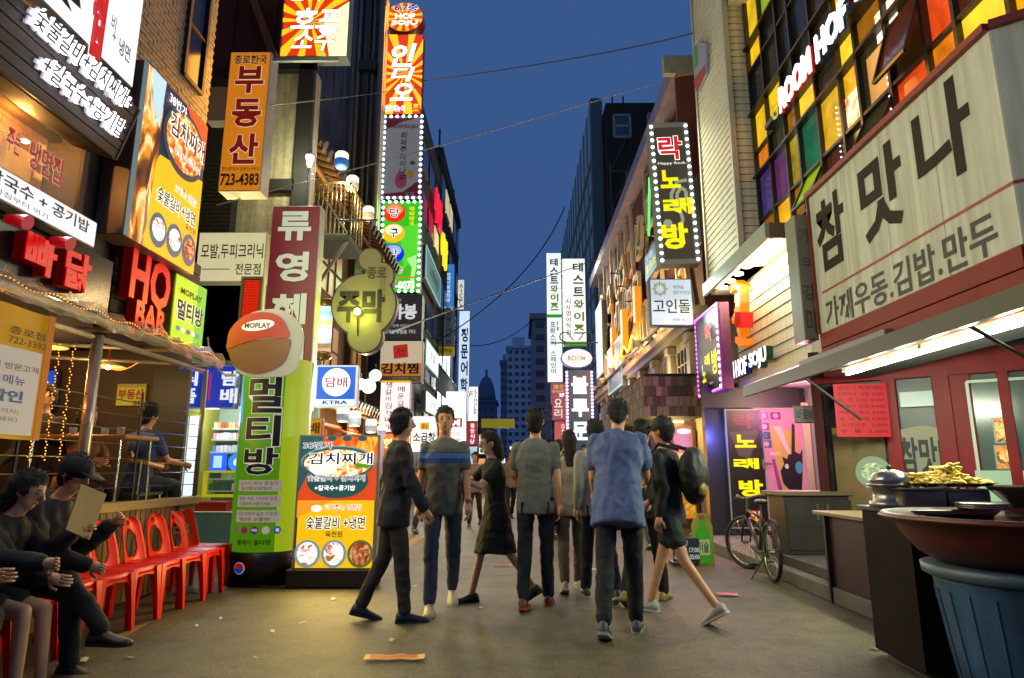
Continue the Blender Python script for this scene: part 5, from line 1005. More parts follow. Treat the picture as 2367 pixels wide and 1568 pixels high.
# --- tall karaoke sign
f = FR(1512, 286, 1605, 612, 12.4); f.v = Vec((-.035, 0, 1)).normalized(); f.u = Vec((1, 0, .035)).normalized(); f.m = Fr(f.o + Vec((.05, 0, 0)), f.u, f.v, f.w, f.h).m
t = signbox('karaoke_tall_sign', 'tall dark vertical karaoke sign with red and yellow letters, a grey note and bulb edges', f, M('#4c4638', .45, .55), '#7a7464', .3, border=.1, bcol=M('#8c8c80', .4, .35))
T(f, t, '락', (.2, .10, .80, .27), M('#e01824', .4, 1.0), 4, .03, wht, .03); T(f, t, 'Happy Rock', (.16, .285, .86, .31), M('#f0f0f0', .4, 1), 3, .02)
kn = MB(); cl = [(.85, .42), (.6, .43), (.42, .52), (.45, .6), (.62, .62), (.78, .58), (.8, .5), (.68, .47), (.56, .52), (.6, .62), (.66, .70), (.55, .76), (.38, .76), (.28, .72)]
q = [(a * f.w, (1 - b) * f.h) for a, b in cl]
for i in range(len(q) - 1):
    a, b = q[i], q[i + 1]; dx, dz = b[0] - a[0], b[1] - a[1]; L = math.hypot(dx, dz); nx, nz = -dz / L * .035, dx / L * .035; kn.flat([(a[0] - nx, a[1] - nz), (b[0] - nx, b[1] - nz), (b[0] + nx, b[1] + nz), (a[0] + nx, a[1] + nz)], -.008 - .0003 * i)
kn.flat([(f.w * .28 + .09 * math.cos(2 * PI * k / 20), f.h * .28 + .09 * math.sin(2 * PI * k / 20)) for k in range(20)], -.0085); obj('printed_note', kn, M('#a8b098', .4, .75), t)
for s, R in (('노', (.18, .345, .68, .475)), ('래', (.2, .545, .95, .66)), ('방', (.1, .72, .75, .90))): T(f, t, s, R, M('#f4ec08', .4, 1.15), 5, .045)
bulbs(f, t, [(x, .08 + i * (f.h - .16) / 19) for x in (.05, f.w - .05) for i in range(20)], .036, pale); light(f, t, 20, '#fff8e0')
f = FR(1503, 645, 1601, 753, 11.9); t = signbox('pub_light_box', 'pale blue white light box with a gold flower emblem and brushed letters', f, M('#c0d4e0', .4, 1.05, var=.06), '#3c5058', .2, border=.015, bcol=M('#2c3438', .4))
mb = MB(); cx_, cz_ = f.w * .24, f.h * .78
for k in range(16):
    a = 2 * PI * k / 16; r0, r1 = .05 + .02 * (k % 2), .17 - .03 * (k % 2); ca, sa = math.cos(a), math.sin(a); mb.flat([(cx_ + ca * r0, cz_ + sa * r0), (cx_ + ca * (r0 + r1) / 2 - sa * .02, cz_ + sa * (r0 + r1) / 2 + ca * .02), (cx_ + ca * r1, cz_ + sa * r1), (cx_ + ca * (r0 + r1) / 2 + sa * .02, cz_ + sa * (r0 + r1) / 2 - ca * .02)], -.008)
obj('printed_flower', mb, M('#a8982c', .4, .8), t); T(f, t, '고인돌', (.06, .44, .94, .74), blk, 3, .015); T(f, t, '세르마늄', (.55, .14, .8, .22), M('#384048'), 3, .0); T(f, t, '돌판구이전문', (.55, .26, .95, .34), M('#384048'), 3, .0); T(f, t, '직영점 734-1072', (.5, .85, .95, .91), M('#384048'), 3, .0); light(f, t, 22, '#d0e8f8')
f = SD(1491, 593, 642, 1526, 544, 616, 3.62); t = signbox('blue_slanted_sign', 'small pale blue sign with yellow letters seen slanted left of the tall karaoke sign', f, M('#6898b0', .4, .8), '#506068', .12); T(f, t, '호프소주', (.1, .45, .92, .8), M('#e8e040', .4, 1.1), 3, .03); T(f, t, '1층', (.2, .15, .6, .35), M('#d0e8f8', .4, 1), 3, .01)
f = FR(1617, 400, 1640, 560, 12.6); t = signbox('blank_side_box', 'plain grey green box unit hanging beside the siding pier', f, M('#6c7464', .6), '#3a4038', .5, cat='box')
# --- wooden framed red building
yR0, yR1 = 13.4, 31; zR0, zR1 = 4.5, V(1600, 210, Y=14.3).z
t = thing('red_timber_building', 'red brown building front crowded with tilted wooden window frames', 'building', (0, 0, 0))
obj('wall', MB().box((3.95, yR0, zR0), (9, yR1, zR1)), M('#5c2c24', .8, var=.25, scale=1, dirt=.35), t)
obj('top_pipe', MB().bar((3.72, yR0, zR1), (3.72, yR1, zR1), .42, .42), M('#8c8490', .4, 0, .5, var=.25, scale=2), t)
obj('frontal_panel', MB().box((3.55, yR0 - .1, 6.5), (4.3, yR0 - .04, zR1 - .25)), M('#7c3a28', .6, var=.15), t); obj('top_trim', MB().box((3.3, yR0 - .16, zR1 - .22), (4.4, yR0, zR1 + .22)), M('#a89c80', .5, var=.2), t)
ym = M('#c8b074', .5, 0, var=.25, scale=4); wm = M('#b8b090', .5, 0, var=.25, scale=4)
r3 = random.Random(9); gl_ = [M('#241810', .2), M('#402010', .3, .2), M('#2a2c28', .15), M('#6858a8', .3, .8), M('#c07018', .3, .8)]
def wframe(yy, zz, wy, wz, tilt, mt, g, out=.12):
    ca, sa = math.cos(tilt), math.sin(tilt)
    def p(a, b, x): return (3.95 - out - x, yy + a * ca - b * sa, zz + a * sa + b * ca)
    mb = MB(); cs_ = [(-wy, -wz), (wy, -wz), (wy, wz), (-wy, wz)]
    for i in range(4): a, b = cs_[i], cs_[(i + 1) % 4]; mb.bar(p(*a, 0), p(*b, 0), .11, .11, up=(1, 0, 0))
    o = obj('window_frame', mb, mt, t)
    obj('pane', MB().add([p(*c_, -.02) for c_ in cs_], [(0, 1, 2, 3)]), g, o)
for i in range(13):
    yy = 14.6 + i * 1.28
    for j in range(4):
        zz = 5.4 + j * 1.45
        if zz > zR1 - .8: continue
        wframe(yy + r3.uniform(-.2, .2), zz + r3.uniform(-.2, .2), r3.uniform(.28, .5), r3.uniform(.4, .62), r3.uniform(-.35, .35), ym if r3.random() < .4 else wm, gl_[r3.randrange(5) if j == 0 else r3.randrange(3)], r3.uniform(.05, .35))
for i in range(9): yy = 15 + i * 1.8; obj('timber', MB().bar((3.85, yy, zR0), (3.80, yy + r3.uniform(-.5, .5), zR1), .1), wm, t)
mb = MB()
for i in range(10): yy = 14 + i * 1.7; mb.tube([(3.7, yy, 6 + (i % 3)), (3.7, yy + 1.4, 6.6 + (i % 3)), (3.5, yy + 1.4, 6.6 + (i % 3))], .03, 5)
obj('pipework', mb, M('#2c1c14', .5), t)
for yy, zz, hh in ((19, 5.6, 1.1), (21.5, 5.3, 1.3), (24, 5.2, 1.3), (27, 5.4, 1.2)): obj('lit_column', MB().box((3.5, yy, zz), (3.7, yy + .35, zz + hh)), M('#f09018', .4, 1.2), t)
for a in range(7): obj('orange_neon', MB().tube([(3.45, 18.5 + a * .9, 4.9 + .35 * (a % 2)), (3.45, 19.2 + a * .9, 5.2 - .3 * (a % 2))], .035, 6), M('#ffa838', .4, 3), t)
obj('green_neon', MB().tube([(3.5, 16.6, 7.4), (3.5, 16.2, 8.9)], .03, 6), M('#50ff70', .4, 2), t)
for i in range(6): o_ = 15.5 + i * 2.6; obj('flood_lamp', MB().lathe([(.05, -.1), (.13, .05), (.13, .08)], (3.35, o_, 4.75), 10), M('#b0a890', .4), t)
lamp(t, (3.1, 15.5, 5.4), 90, '#ffd8a0', .1); lamp(t, (3.1, 20, 5.2), 110, '#ffa850', .1); lamp(t, (3.1, 25, 5.4), 100, '#ffb060', .1)
# classical front below
t = thing('classical_front', 'cream classical shop front with pilasters and tall windows under the timber building', 'building', (0, 0, 0)); cm = M('#9c927c', .6, var=.18, scale=3, dirt=.2)
obj('wall', MB().box((3.95, 13.6, 0), (8.9, 31, 4.45)), cm, t); obj('cornice', MB().box((3.55, 13.2, 4.42), (3.95, 31, 4.62)).box((3.7, 13.2, 4.28), (3.95, 31, 4.42)), M('#8c7e64', .5, var=.2), t)
obj('handrail', MB().tube([(3.5, 13, 4.75), (3.5, 31, 4.75)], .05, 8), M('#40382c', .5), t)
for i in range(9):
    yy = 14.2 + i * 1.9; obj('pilaster', MB().box((3.78, yy, 2.7), (3.95, yy + .3, 4.28), .02).box((3.72, yy - .04, 4.05), (3.95, yy + .34, 4.26), .02), cm, t)
    w1 = obj('window', MB().box((3.92, yy + .55, 2.9), (3.955, yy + 1.55, 4.05)), M('#3c3a30', .15, .1), t); mb = MB()
    for a in (.55, .88, 1.21, 1.53): mb.box((3.88, yy + a, 2.9), (3.93, yy + a + .035, 4.05))
    for z in (2.9, 3.28, 3.66, 4.03): mb.box((3.88, yy + .55, z), (3.93, yy + 1.56, z + .03))
    obj('glazing_bar', mb, M('#a09880', .5), w1)
lamp(t, (3.2, 16, 3.6), 22, '#ffe0b0', .1); lamp(t, (3.2, 22, 3.6), 30, '#ffe0c0', .1)
# shingle box
xS0, xS1 = V(1488, 910, Y=13.0).x, V(1630, 910, Y=13.0).x; zS0, zS1 = V(1550, 962, Y=13).z, V(1550, 862, Y=13).z
f = Fr((xS0, 13.0, zS0), (1, 0, 0), (0, 0, 1), xS1 - xS0, zS1 - zS0); t = at(f, 'shingle_canopy', 'wooden shingle clad canopy box above the pub entrance', 'canopy')
sh = ['#6a5236', '#7c6344', '#58442c', '#8a6e4a', '#4c3a26']; tiles(t, f, .125, .2, .006, M('#6a5236', .8), 'shingle', .03, mats=[M(h, .8, var=.25, scale=8, stretch=(6, 6, 1)) for h in sh])
f2 = Fr((xS0, 20, zS0), (0, -1, 0), (0, 0, 1), 7.0, zS1 - zS0); t2 = at(f2, 'side_canopy', 'street side of the shingle canopy running away from the corner', 'canopy'); tiles(t2, f2, .16, .2, .006, M('#54422c', .8), 'shingle', .03, mats=[M(h, .8, var=.25, scale=8) for h in sh[:3]])
obj('canopy_body', MB().box((.035, .035, .0), (f.w, 6.95, f.h - .01)), M('#241c14', .9), t)
for x, z in ((.3, 0), (.9, .0)): pass
for i, (a, b) in enumerate(((.35, .6), (.8, 1.4), (.4, 2.6))): obj('strip_lamp', MB().box((a, b, -.03), (a + .32, b + .06, -.0)), M('#ffe8b0', .4, 8), t); lamp(t, (a + .16, b, -.15), 14, '#ffd890', .05)
t = thing('pub_entrance', 'dim wooden pub entrance with orange poster under the shingle canopy', 'entrance', (0, 0, 0))
obj('wall', MB().box((xS0 + .35, 14.6, 0), (4.4, 14.7, zS0)), M('#4c3822', .7, var=.3, scale=3), t); obj('post', MB().box((xS1 - .1, 12.4, 0), (xS1 + .06, 12.56, zS0), .01), M('#a88c58', .6, 0, var=.3, scale=6, stretch=(4, 4, .5)), t); obj('door', MB().box((xS0 + .6, 14.52, 0), (xS0 + 1.4, 14.6, 2.1), .01), M('#6a4420', .5), t)
obj('bottle_shelf', MB().box((xS0 + 1.5, 14.4, 1.0), (4.0, 14.6, 1.04)), M('#6a4420'), t)
f = FR(1524, 985, 1606, 1200, 12.2); t = signbox('orange_poster_stand', 'orange and yellow drink poster stand at the pub entrance', f, M('#e87c14', .4, .8, var=.15, scale=3), '#a88c50', .12); PG(f, t, ((0, .33), (1, .28), (1, .48), (0, .5)), M('#f0c810', .4, 1), 2); P(f, t, (.1, .55, .95, .95), Mramp([(.35, '#a85c10'), (.5, '#e8b028'), (.65, '#58781c'), (.8, '#d8d0a0')], 5, .7), 2, 'printed_photo'); E(f, t, (.55, .03, .95, .09), M('#f8f0e0', .4, 1.2), 2); T(f, t, 'SOJU', (.5, .40, .95, .46), M('#5c2c08'), 3, .03); T(f, t, '맥주', (.1, .1, .45, .24), M('#702008'), 3, .03); light(f, t, 10, '#ffb050')
c = V(1628, 1305, Z=0); t = thing('bottle_standee', 'green soju bottle shaped cardboard standee by the bicycle', 'standee', (c.x, c.y, 0)); k = .62
prof = [(-.1, 0), (-.1, .38), (-.085, .45), (-.035, .53), (-.03, .62), (.03, .62), (.035, .53), (.085, .45), (.1, .38), (.1, 0)]; prof = [(a, b * .95 + .01) for a, b in prof]
obj('board', MB().prism([(-.14, .01), (-.14, .5), (-.06, .66), (.06, .66), (.14, .5), (.14, .01)], .004, .03), M('#a8b830', .5, .15), t); obj('bottle_print', MB().prism(prof, -.004, .004), M('#3c9c14', .4, .5), t); obj('bottle_label', MB().box((-.085, -.008, .12), (.085, -.004, .32)), M('#b8c890', .5, .4), t); obj('bottle_cap', MB().box((-.035, -.008, .58), (.035, -.004, .64)), M('#a82c20', .5, .4), t)
T(Fr((c.x - .1, c.y, 0), (1, 0, 0), (0, 0, 1), .2, .6), t, '이슬', (-.35, .5, .35, .75), M('#2c5018'), 3, .03); 
f = FR(1556, 1243, 1618, 1300, 8.9); t = signbox('opening_hours_board', 'dark blue floor board with white opening hours OPEN and CLOSE lettering', f, M('#20242c', .5, .12), '#303438', .04)
T(f, t, '영업시간', (.05, .1, .55, .32), M('#c8ccd0', .5, .6), 3, .02); T(f, t, 'OPEN 17:00', (.03, .4, .97, .6), M('#c8ccd0', .5, .6), 3, .03); T(f, t, 'CLOSE 05:00', (.03, .68, .97, .88), M('#c8ccd0', .5, .6), 3, .03)
obj('foot', MB().box((0, .05, -f.o.z + .01), (f.w, .3, -f.o.z + .05)).bar((.1, .1, -f.o.z), (.1, .05, .02), .03).bar((f.w - .1, .1, -f.o.z), (f.w - .1, .05, .02), .03), M('#202020', .5), t)
# white tall signs of the language school etc.
f, t = small((1264, 585, 1299, 884), 32, 'language_tall_sign', 'left tall white sign with green letters and small blue words lower down', '#e8f0ee', e=1.3, lw=120, side='#5a646c')
for i, s in enumerate('테스트'): T(f, t, s, (.25, .045 + i * .07, .78, .105 + i * .07), M('#28783c', .5, .3), 3, .035)
for i, s in enumerate('와이즈'): T(f, t, s, (.25, .255 + i * .07, .78, .315 + i * .07), M('#8cb020', .5, .5), 3, .035)
P(f, t, (0, .485, 1, .51), M('#38a028', .4, .9), 2); T(f, t, list('프랑스어'), (.22, .54, .56, .73), M('#2c48a0', .5, .3), 3, .02); T(f, t, list('스페인어'), (.22, .76, .56, .94), M('#586080', .5, .3), 3, .01); P(f, t, (.66, .54, .72, .57), M('#2848b0', .5, .6), 3); P(f, t, (.66, .58, .76, .61), M('#c83030', .5, .6), 3)
f, t = small((1301, 598, 1354, 800), 29, 'language_wide_sign', 'wider white sign with large green letters and a small black column, right of the first', '#f4f4f2', e=1.35, lw=120, side='#5a646c')
for i, s in enumerate('테스트와이즈'): T(f, t, s, (.46, .05 + i * .142, .92, .155 + i * .142), M('#28783c' if i < 3 else '#8cb020', .5, .35), 3, .035)
T(f, t, list('시사영어학원'), (.12, .46, .34, .88), M('#303038'), 3, .01); P(f, t, (0, .95, 1, 1), M('#38a018', .4, .9), 2)
c = V(1333, 828, Y=26); t = thing('oval_bar_sign', 'white glowing oval sign hanging from a curled iron bracket', 'sign', c); rx = 37 / 1500 * 26; rz_ = 23 / 1500 * 26
for g, mt, y0, y1, nm in ((1, M('#4c64a8', .4, .7), 0, .3, 'rim'), (.93, M('#dce0e8', .4, 1.3, var=.12, scale=2), -.02, 0, 'face')): obj(nm, MB().prism([(rx * g * math.cos(2 * PI * k / 40), rz_ * g * math.sin(2 * PI * k / 40)) for k in range(40)], y0, y1), mt, t)
fo = Fr(c, (1, 0, 0), (0, 0, 1), 1, 1); T(fo, t, 'ROOM', (-.35, .9, .35, 1.12), M('#9098a8', .5, .6), 7, .03); mb = MB().tube([(-1, .1, rz_ + .25), (.9, .1, rz_ + .25)], .03, 6)
for s in (-1, 1): mb.tube([(s * .1, .1, rz_ + .35)] + [(s * (.45 + .22 * math.cos(a)), .1, rz_ + .5 + .2 * math.sin(a)) for a in [PI - k * .6 for k in range(9)]], .025, 5)
obj('bracket', mb, M('#14181c', .5), t)
f, t = small((1309, 855, 1372, 1045), 24, 'blue_moon_sign', 'dark teal vertical sign with large white letters and pink bulb edges', '#2c4c64', e=.75, side='#283848')
for i, s in enumerate('블루문'): T(f, t, s, (.2, .08 + i * .28, .82, .30 + i * .28), M('#f0f4ff', .4, 1.6), 4, .04)
bulbs(f, t, [(x, .1 + i * (f.h - .2) / 22) for x in (.04, f.w - .04) for i in range(23)], .05, M('#f8b0f8', .3, 4)); light(f, t, 40, '#c0a0ff')
f, t = small((1274, 886, 1308, 972), 31, 'rice_wine_sign', 'dusty red vertical sign with small yellow and white brushed letters', '#9c4858', e=.8); T(f, t, '酒食', (.15, .04, .9, .16), M('#e0c860', .5, .9), 3, .01); T(f, t, '술과요리', (.1, .18, .85, .26), M('#e0d0a0', .5, .9), 3, .01); T(f, t, '2F', (.55, .28, .9, .37), wht, 3, .02); T(f, t, list('요리'), (.2, .4, .75, .95), M('#f0e0d8', .5, 1), 3, .02)
small((1283, 974, 1308, 1030), 30, 'red_teal_sign', 'red sign with a teal stripe under the dusty red one', '#b02828', texts=((list('OSS'), (.6, .1, .9, .8), '#f0f0f0', 1),), e=.9); small((1278, 1030, 1300, 1050), 29, 'mint_light_box', 'little mint green light box low by the ladder', '#a0e8b0', texts=(('1F', (.2, .2, .8, .8), '#204828'),), e=1.2)
for (R, Y, c_, s, sc2, lb, e) in (((1112, 968, 1190, 990), 38, '#a8a020', '', '', 'wide yellow green shop canopy board far down the street', .5), ((1124, 1000, 1132, 1032), 36, '#e8e020', '주', '#604010', 'thin yellow lit sign below the far canopy board', 1.2), ((1190, 1040, 1200, 1085), 30, '#c8e0f0', '커피', '#304060', 'pale blue strip sign left of the grey shirted man', 1.4), ((1201, 1046, 1208, 1084), 31, '#c82828', '삼겹', '#ffffff', 'thin red strip sign beside the pale blue strip', 1.1), ((1209, 1030, 1217, 1084), 33, '#e0c820', '호프', '#603010', 'thin yellow strip sign right of the thin red strip', 1.2), ((1178, 1032, 1196, 1040), 42, '#e8e8ff', '', '', 'tiny white lit bar far down the street', 1.8), ((1232, 985, 1246, 1060), 44, '#8090d8', '학원', '#f0f0ff', 'bluish violet vertical sign on the pinkish slab', 1.1), ((1240, 1065, 1262, 1080), 38, '#f0a050', '식당', '#602010', 'small orange shop sign at the foot of the pinkish slab', 1.3), ((1136, 1044, 1152, 1056), 48, '#d060c0', '바', '#ffffff', 'tiny magenta lit sign near the vanishing point', 1.2), ((1094, 1084, 1130, 1094), 30, '#ffb060', '분식집', '#6c2010', 'low orange snack shop board on the far left pavement', 1.2), ((1150, 1060, 1168, 1072), 52, '#ffffff', '약국', '#208040', 'tiny white and green sign near the vanishing point', 1.5), ((1380, 1010, 1386, 1060), 26, '#40c0ff', '원룸', '#ffffff', 'thin cyan strip sign right of the pink bulb sign', 1.2)):
    small(R, Y, 'far_sign', lb, c_, d=.15, texts=((list(s) if (R[3] - R[1]) > (R[2] - R[0]) else s, (.15, .08, .85, .92), sc2, .6),) if s else (), e=e, lw=18)
c = V(1265, 1060, Y=30); t = thing('iron_ladder', 'thin iron ladder standing against the pinkish slab behind the crowd', 'ladder', (c.x, 30, 0)); mb = MB().tube([(-.22, 0, 0), (-.22, 0, 4.2)], .03, 5).tube([(.22, 0, 0), (.22, 0, 4.2)], .03, 5); obj('rail', mb, M('#181818'), t); mb = MB()
for i in range(10): mb.tube([(-.22, 0, .3 + i * .4), (.22, 0, .3 + i * .4)], .02, 5)
obj('rung', mb, M('#181818'), t)
for (x0, y0, x1, y1, Y, c_, s, lb) in ((1388, 955, 1398, 1003, 22, '#e0b828', '주점', 'leftmost of three narrow yellow signs under the classical front'), (1415, 940, 1427, 1010, 20, '#d8a848', '포차', 'middle one of three narrow yellow signs under the classical front'), (1447, 898, 1461, 975, 17.5, '#e0c060', '막걸리', 'rightmost and largest of three narrow yellow signs under the classical front')):
    small((x0, y0, x1, y1), Y, 'narrow_yellow_sign', lb, c_, d=.12, texts=((list(s), (.2, .05, .85, .9), '#4c2c10'),), e=.95)
side_sign((1378, 715, 870, 1392, 700, 868), 3.5, 'lavender_light_panel', 'large lavender lit panel far along the right side behind the white signs', '#a8a8e0', 1.1); side_sign((1405, 800, 905, 1437, 790, 900), 3.55, 'brown_framed_panel', 'brown framed translucent panel with bulbs beside the lavender one', '#585078', .6)
lamp(bpy.data.objects['iron_ladder'], (.5, -3, 3), 60, '#ffd0e0', .3)
# dark office building behind
t = thing('dark_office_building', 'dark olive office building with a glass side towering over the right side of the street', 'building', (0, 0, 0)); yO = 32.5
xa, xb = V(1386, 500, Y=yO).x, V(1640, 400, Y=yO).x; zO = V(1460, 238, Y=yO).z
obj('wall', MB().box((xa + .5, yO, 0), (xb + 4, yO + 14, zO)).box((xa + 6.0, yO - .5, zO), (xb, yO + 6, zO + 1.6)), M('#2c2a1e', .85, var=.15, scale=.4, dirt=.3), t)
for (x0, y0, x1, y1) in ((1418, 268, 1457, 318), (1497, 265, 1520, 300), (1448, 398, 1468, 440), (1500, 400, 1525, 450), (1425, 520, 1455, 560)):
    a = V(x0, y0, Y=yO); b = V(x1, y1, Y=yO); o = obj('window', MB().box((a.x, yO - .03, b.z), (b.x, yO, a.z)), M('#34486c', .1, .12), t); w9 = MB()
    for q in ((a.x, b.x, a.z), (a.x, b.x, b.z), (a.x, b.x, (a.z + b.z) / 2)): w9.box((q[0], yO - .1, q[2] - .06), (q[1], yO, q[2] + .06))
    for q in (a.x, b.x): w9.box((q - .06, yO - .1, b.z), (q + .06, yO, a.z))
    obj('window_frame', w9, M('#8a9a90', .5), o)
obj('glass_side', MB().box((xa - .2, yO + 1, 0), (xa + .45, yO + 30, V(1330, 460, Y=yO + 15).z)), M('#3c5c60', .12, .06, 0, var=.3, scale=.3, spec=.9), t); mg = M('#5c7470', .4, .12)
for i in range(15): yy = yO + 1.2 + i * 2.0; obj('mullion', MB().box((xa - .24, yy, 0), (xa - .2, yy + .12, V(1330, 460, Y=yO + 15).z)), mg, t)
for i in range(9): obj('transom', MB().box((xa - .28, yO + 1, 3 + i * 1.9), (xa - .2, yO + 31, 3.08 + i * 1.9)), mg, t)
mb = MB()
for i in range(8): z = zO * .1 + i * 2.1; mb.bar((xa + .6, yO - .3, z), (xa + 1.6, yO - .3, z), .07).bar((xa + .6, yO - .3, z), (xa + 1.6, yO - .3, z + 2.1), .05)
mb.bar((xa + .6, yO - .3, 0), (xa + .6, yO - .3, zO * .82), .08).bar((xa + 1.6, yO - .3, 0), (xa + 1.6, yO - .3, zO * .82), .08); obj('steel_lattice', mb, M('#4a4a40', .5), t)
mb = MB()
for x in (1422, 1436): q = V(x, 238, Y=yO); mb.tube([(q.x + (x - 1422) * .02, yO + 1, zO), (q.x + (x - 1422) * .02, yO + 1, zO + 1.0)], .05, 5)
q = V(1422, 225, Y=yO); mb.tube([(q.x, yO + 1, zO + .35), (q.x + .9, yO + 1, zO + .35)], .04, 5); obj('roof_rail', mb, M('#181818'), t)
o = obj('gable_roof', MB().prism([(V(1545, 300, Y=26).x, V(1545, 300, Y=26).z), (V(1606, 300, Y=26).x, V(1606, 140, Y=26).z), (V(1700, 300, Y=26).x, V(1700, 150, Y=26).z), (V(1700, 300, Y=26).x, V(1700, 300, Y=26).z)], 26, 30), M('#14120f', .8)); tag(o, 'dark gable of a building peeking over the timber framed building', 'building')
left_block('street_block', 'low shop block far along the right side of the street', 3.9, 47.5, 110, 4.5, '#48424c', 2, 14, .5)
# ================================================================ big noodle shop sign and front
XB = 3.55; y1_, y0_ = V(1884, 617, X=XB).y, V(2323, 300, X=XB).y; zb_ = V(1893, 772, Y=y1_).z; zt_ = V(1874, 460, Y=y1_).z
fW = Fr((XB, y1_, zb_), (0, -1, 0), (0, 0, 1), y1_ - y0_, zt_ - zb_); pw_ = M('#b8bca8', .6, 0, var=.08, scale=2, dirt=.28)
t = at(fW, 'noodle_shop_sign', 'huge weathered off-white shop sign with large dark brown letters and a red line', 'sign')
nP = 4
for i in range(nP): obj('panel', MB().box((fW.w * i / nP + .002, 0, 0), (fW.w * (i + 1) / nP - .002, .1, fW.h), .003), pw_, t)
obj('box_body', MB().box((0, .11, 0), (fW.w, .5, fW.h)), M('#5a5648', .7), t); obj('red_trim', MB().box((-.02, -.05, fW.h), (fW.w, .5, fW.h + .06)).box((-.03, -.03, 0), (0, .2, fW.h)), M('#7c3024', .5, var=.15), t)
bw_ = M('#2a1e14', .7, spec=.2)
for s, R in (('참', (1908, 462, 1985, 612)), ('맛', (2012, 360, 2100, 540)), ('나', (2135, 230, 2265, 480))):
    a, v_, b, d_ = FA(fW, R[0], R[1], R[2], R[3]); 
    T(fW, t, s, {'참': (.04, .10, .25, .60), '맛': (.36, .09, .60, .60), '나': (.67, .05, .90, .55)}[s], bw_, 1, .03)
P(fW, t, (.04, .72, 1, .735), M('#8c2c20', .5), 1, 'red_line'); T(fW, t, '가께우동.김밥.만두', (.05, .79, .93, .99), M('#2c2c26', .6), 1, .02)
fK2 = Fr((XB, y0_, zb_), (math.cos(math.radians(35)), -math.sin(math.radians(35)), 0), (0, 0, 1), 2.6, fW.h); t2 = at(fK2, 'noodle_sign_return', 'angled near end panel of the off-white noodle shop sign at the picture edge', 'sign')
for i in range(2): obj('panel', MB().box((1.3 * i + .004, 0, 0), (1.3 * i + 1.296, .1, fW.h), .003), pw_, t2)
obj('red_trim', MB().box((0, -.05, fW.h), (2.6, .3, fW.h + .06)), M('#7c3024', .5), t2); P(fK2, t2, (0, .72, 1, .735), M('#8c2c20', .5), 1, 'red_line'); obj('red_fascia', MB().box((0, -.03, -.52), (2.6, .1, -.003)), M('#7c3020', .5, var=.12), t2); obj('box_body', MB().box((0, .11, -.5), (2.6, .6, fW.h)), M('#3a342c', .8), t2)
fs_ = Fr((XB - .17, y1_ + .06, zb_ - .06), (1, 0, 0), (0, 0, 1), .17, fW.h * .93); t = signbox('narrow_end_sign', 'narrow vertical end panel with dark letters at the far end of the noodle sign', fs_, M('#8a8872', .5, .1), '#6a6454', .3); T(fs_, t, list('기우김미'), (.2, .06, .85, .97), M('#4a4234'), 2, .01)
ff = Fr((XB, y1_, zb_ - .52), (0, -1, 0), (0, 0, 1), fW.w, .515); t = at(ff, 'red_fascia', 'dark red plank fascia with black grooves below the noodle shop sign', 'fascia')
for i in range(3): obj('plank', MB().box((0, -.02, i * .172 + .006), (ff.w, .1, (i + 1) * .172 - .004), .004), M('#742418', .6, var=.15, scale=3, spec=.25), t)
obj('backing', MB().box((0, .1, 0), (ff.w, .5, ff.h)), M('#140c0a', .9), t)
# awning with tubes
t = thing('shop_awning', 'grey fabric awning with a metal edge, struts and fluorescent tubes over the food stall', 'awning', (0, 0, 0)); xa_, za_ = 2.88, 2.24
yA0, yA1 = V(1723, 904, X=xa_).y, 2.6
obj('fabric', MB().hexa([(xa_, yA1, za_), (XB + .3, yA1, 2.44), (XB + .3, yA0, 2.44), (xa_, yA0, za_), (xa_, yA1, za_ + .02), (XB + .3, yA1, 2.46), (XB + .3, yA0, 2.46), (xa_, yA0, za_ + .02)]), M('#8c8468', .7, var=.2, scale=3, bump=.2), t)
obj('edge_rail', MB().box((xa_ - .03, yA1, za_ - .09), (xa_ + .02, yA0, za_ + .04)), M('#3c3a30', .45, 0, .3), t)
for i in range(6): yy = yA0 - .1 - i * 1.1; obj('frame_bar', MB().bar((xa_, yy, za_ - .02), (XB + .3, yy, 2.41), .035), M('#6c6858', .4, 0, .4), t)
obj('roller_box', MB().box((XB - .12, 6.0, 2.47), (XB - .03, 7.9, 2.55), .01), M('#70686a', .5), t)
tz = 2.19
for (a, b, py) in ((1958, 2126, 843), (2146, 2400, 768)):
    y_a, y_b = V(a, 860, X=3.3).y, V(b, 740, X=3.3).y
    obj('fluorescent_tube', MB().tube([(3.3, y_a, tz), (3.3, y_b, tz)], .018, 10), M('#f4fff4', .3, 14), t); obj('tube_holder', MB().box((3.26, min(y_a, y_b) - .03, tz + .02), (3.34, max(y_a, y_b) + .03, tz + .06)), M('#c8c8b8', .4), t)
    for k in range(3): lamp(t, (3.28, y_a + (y_b - y_a) * (k + .5) / 3, tz - .06), 20, '#f0ffe8', .06)
y_a, y_b = V(2308, 716, X=3.5).y, V(2400, 690, X=3.5).y; obj('fluorescent_tube', MB().tube([(3.45, y_a, 2.28), (3.45, y_b, 2.28)], .018, 10), M('#f4fff4', .3, 12), t)
a = V(2210, 749, X=xa_ + .03); obj('strut', MB().tube([(a.x, a.y, za_), (3.6, a.y - .15, 1.7)], .015, 8), M('#161412', .4), t)
a = V(1858, 925, X=xa_ + .1); obj('strut', MB().tube([(a.x, a.y, za_ - .02), (3.5, a.y - .1, 1.75)], .014, 8), M('#161412', .4), t)
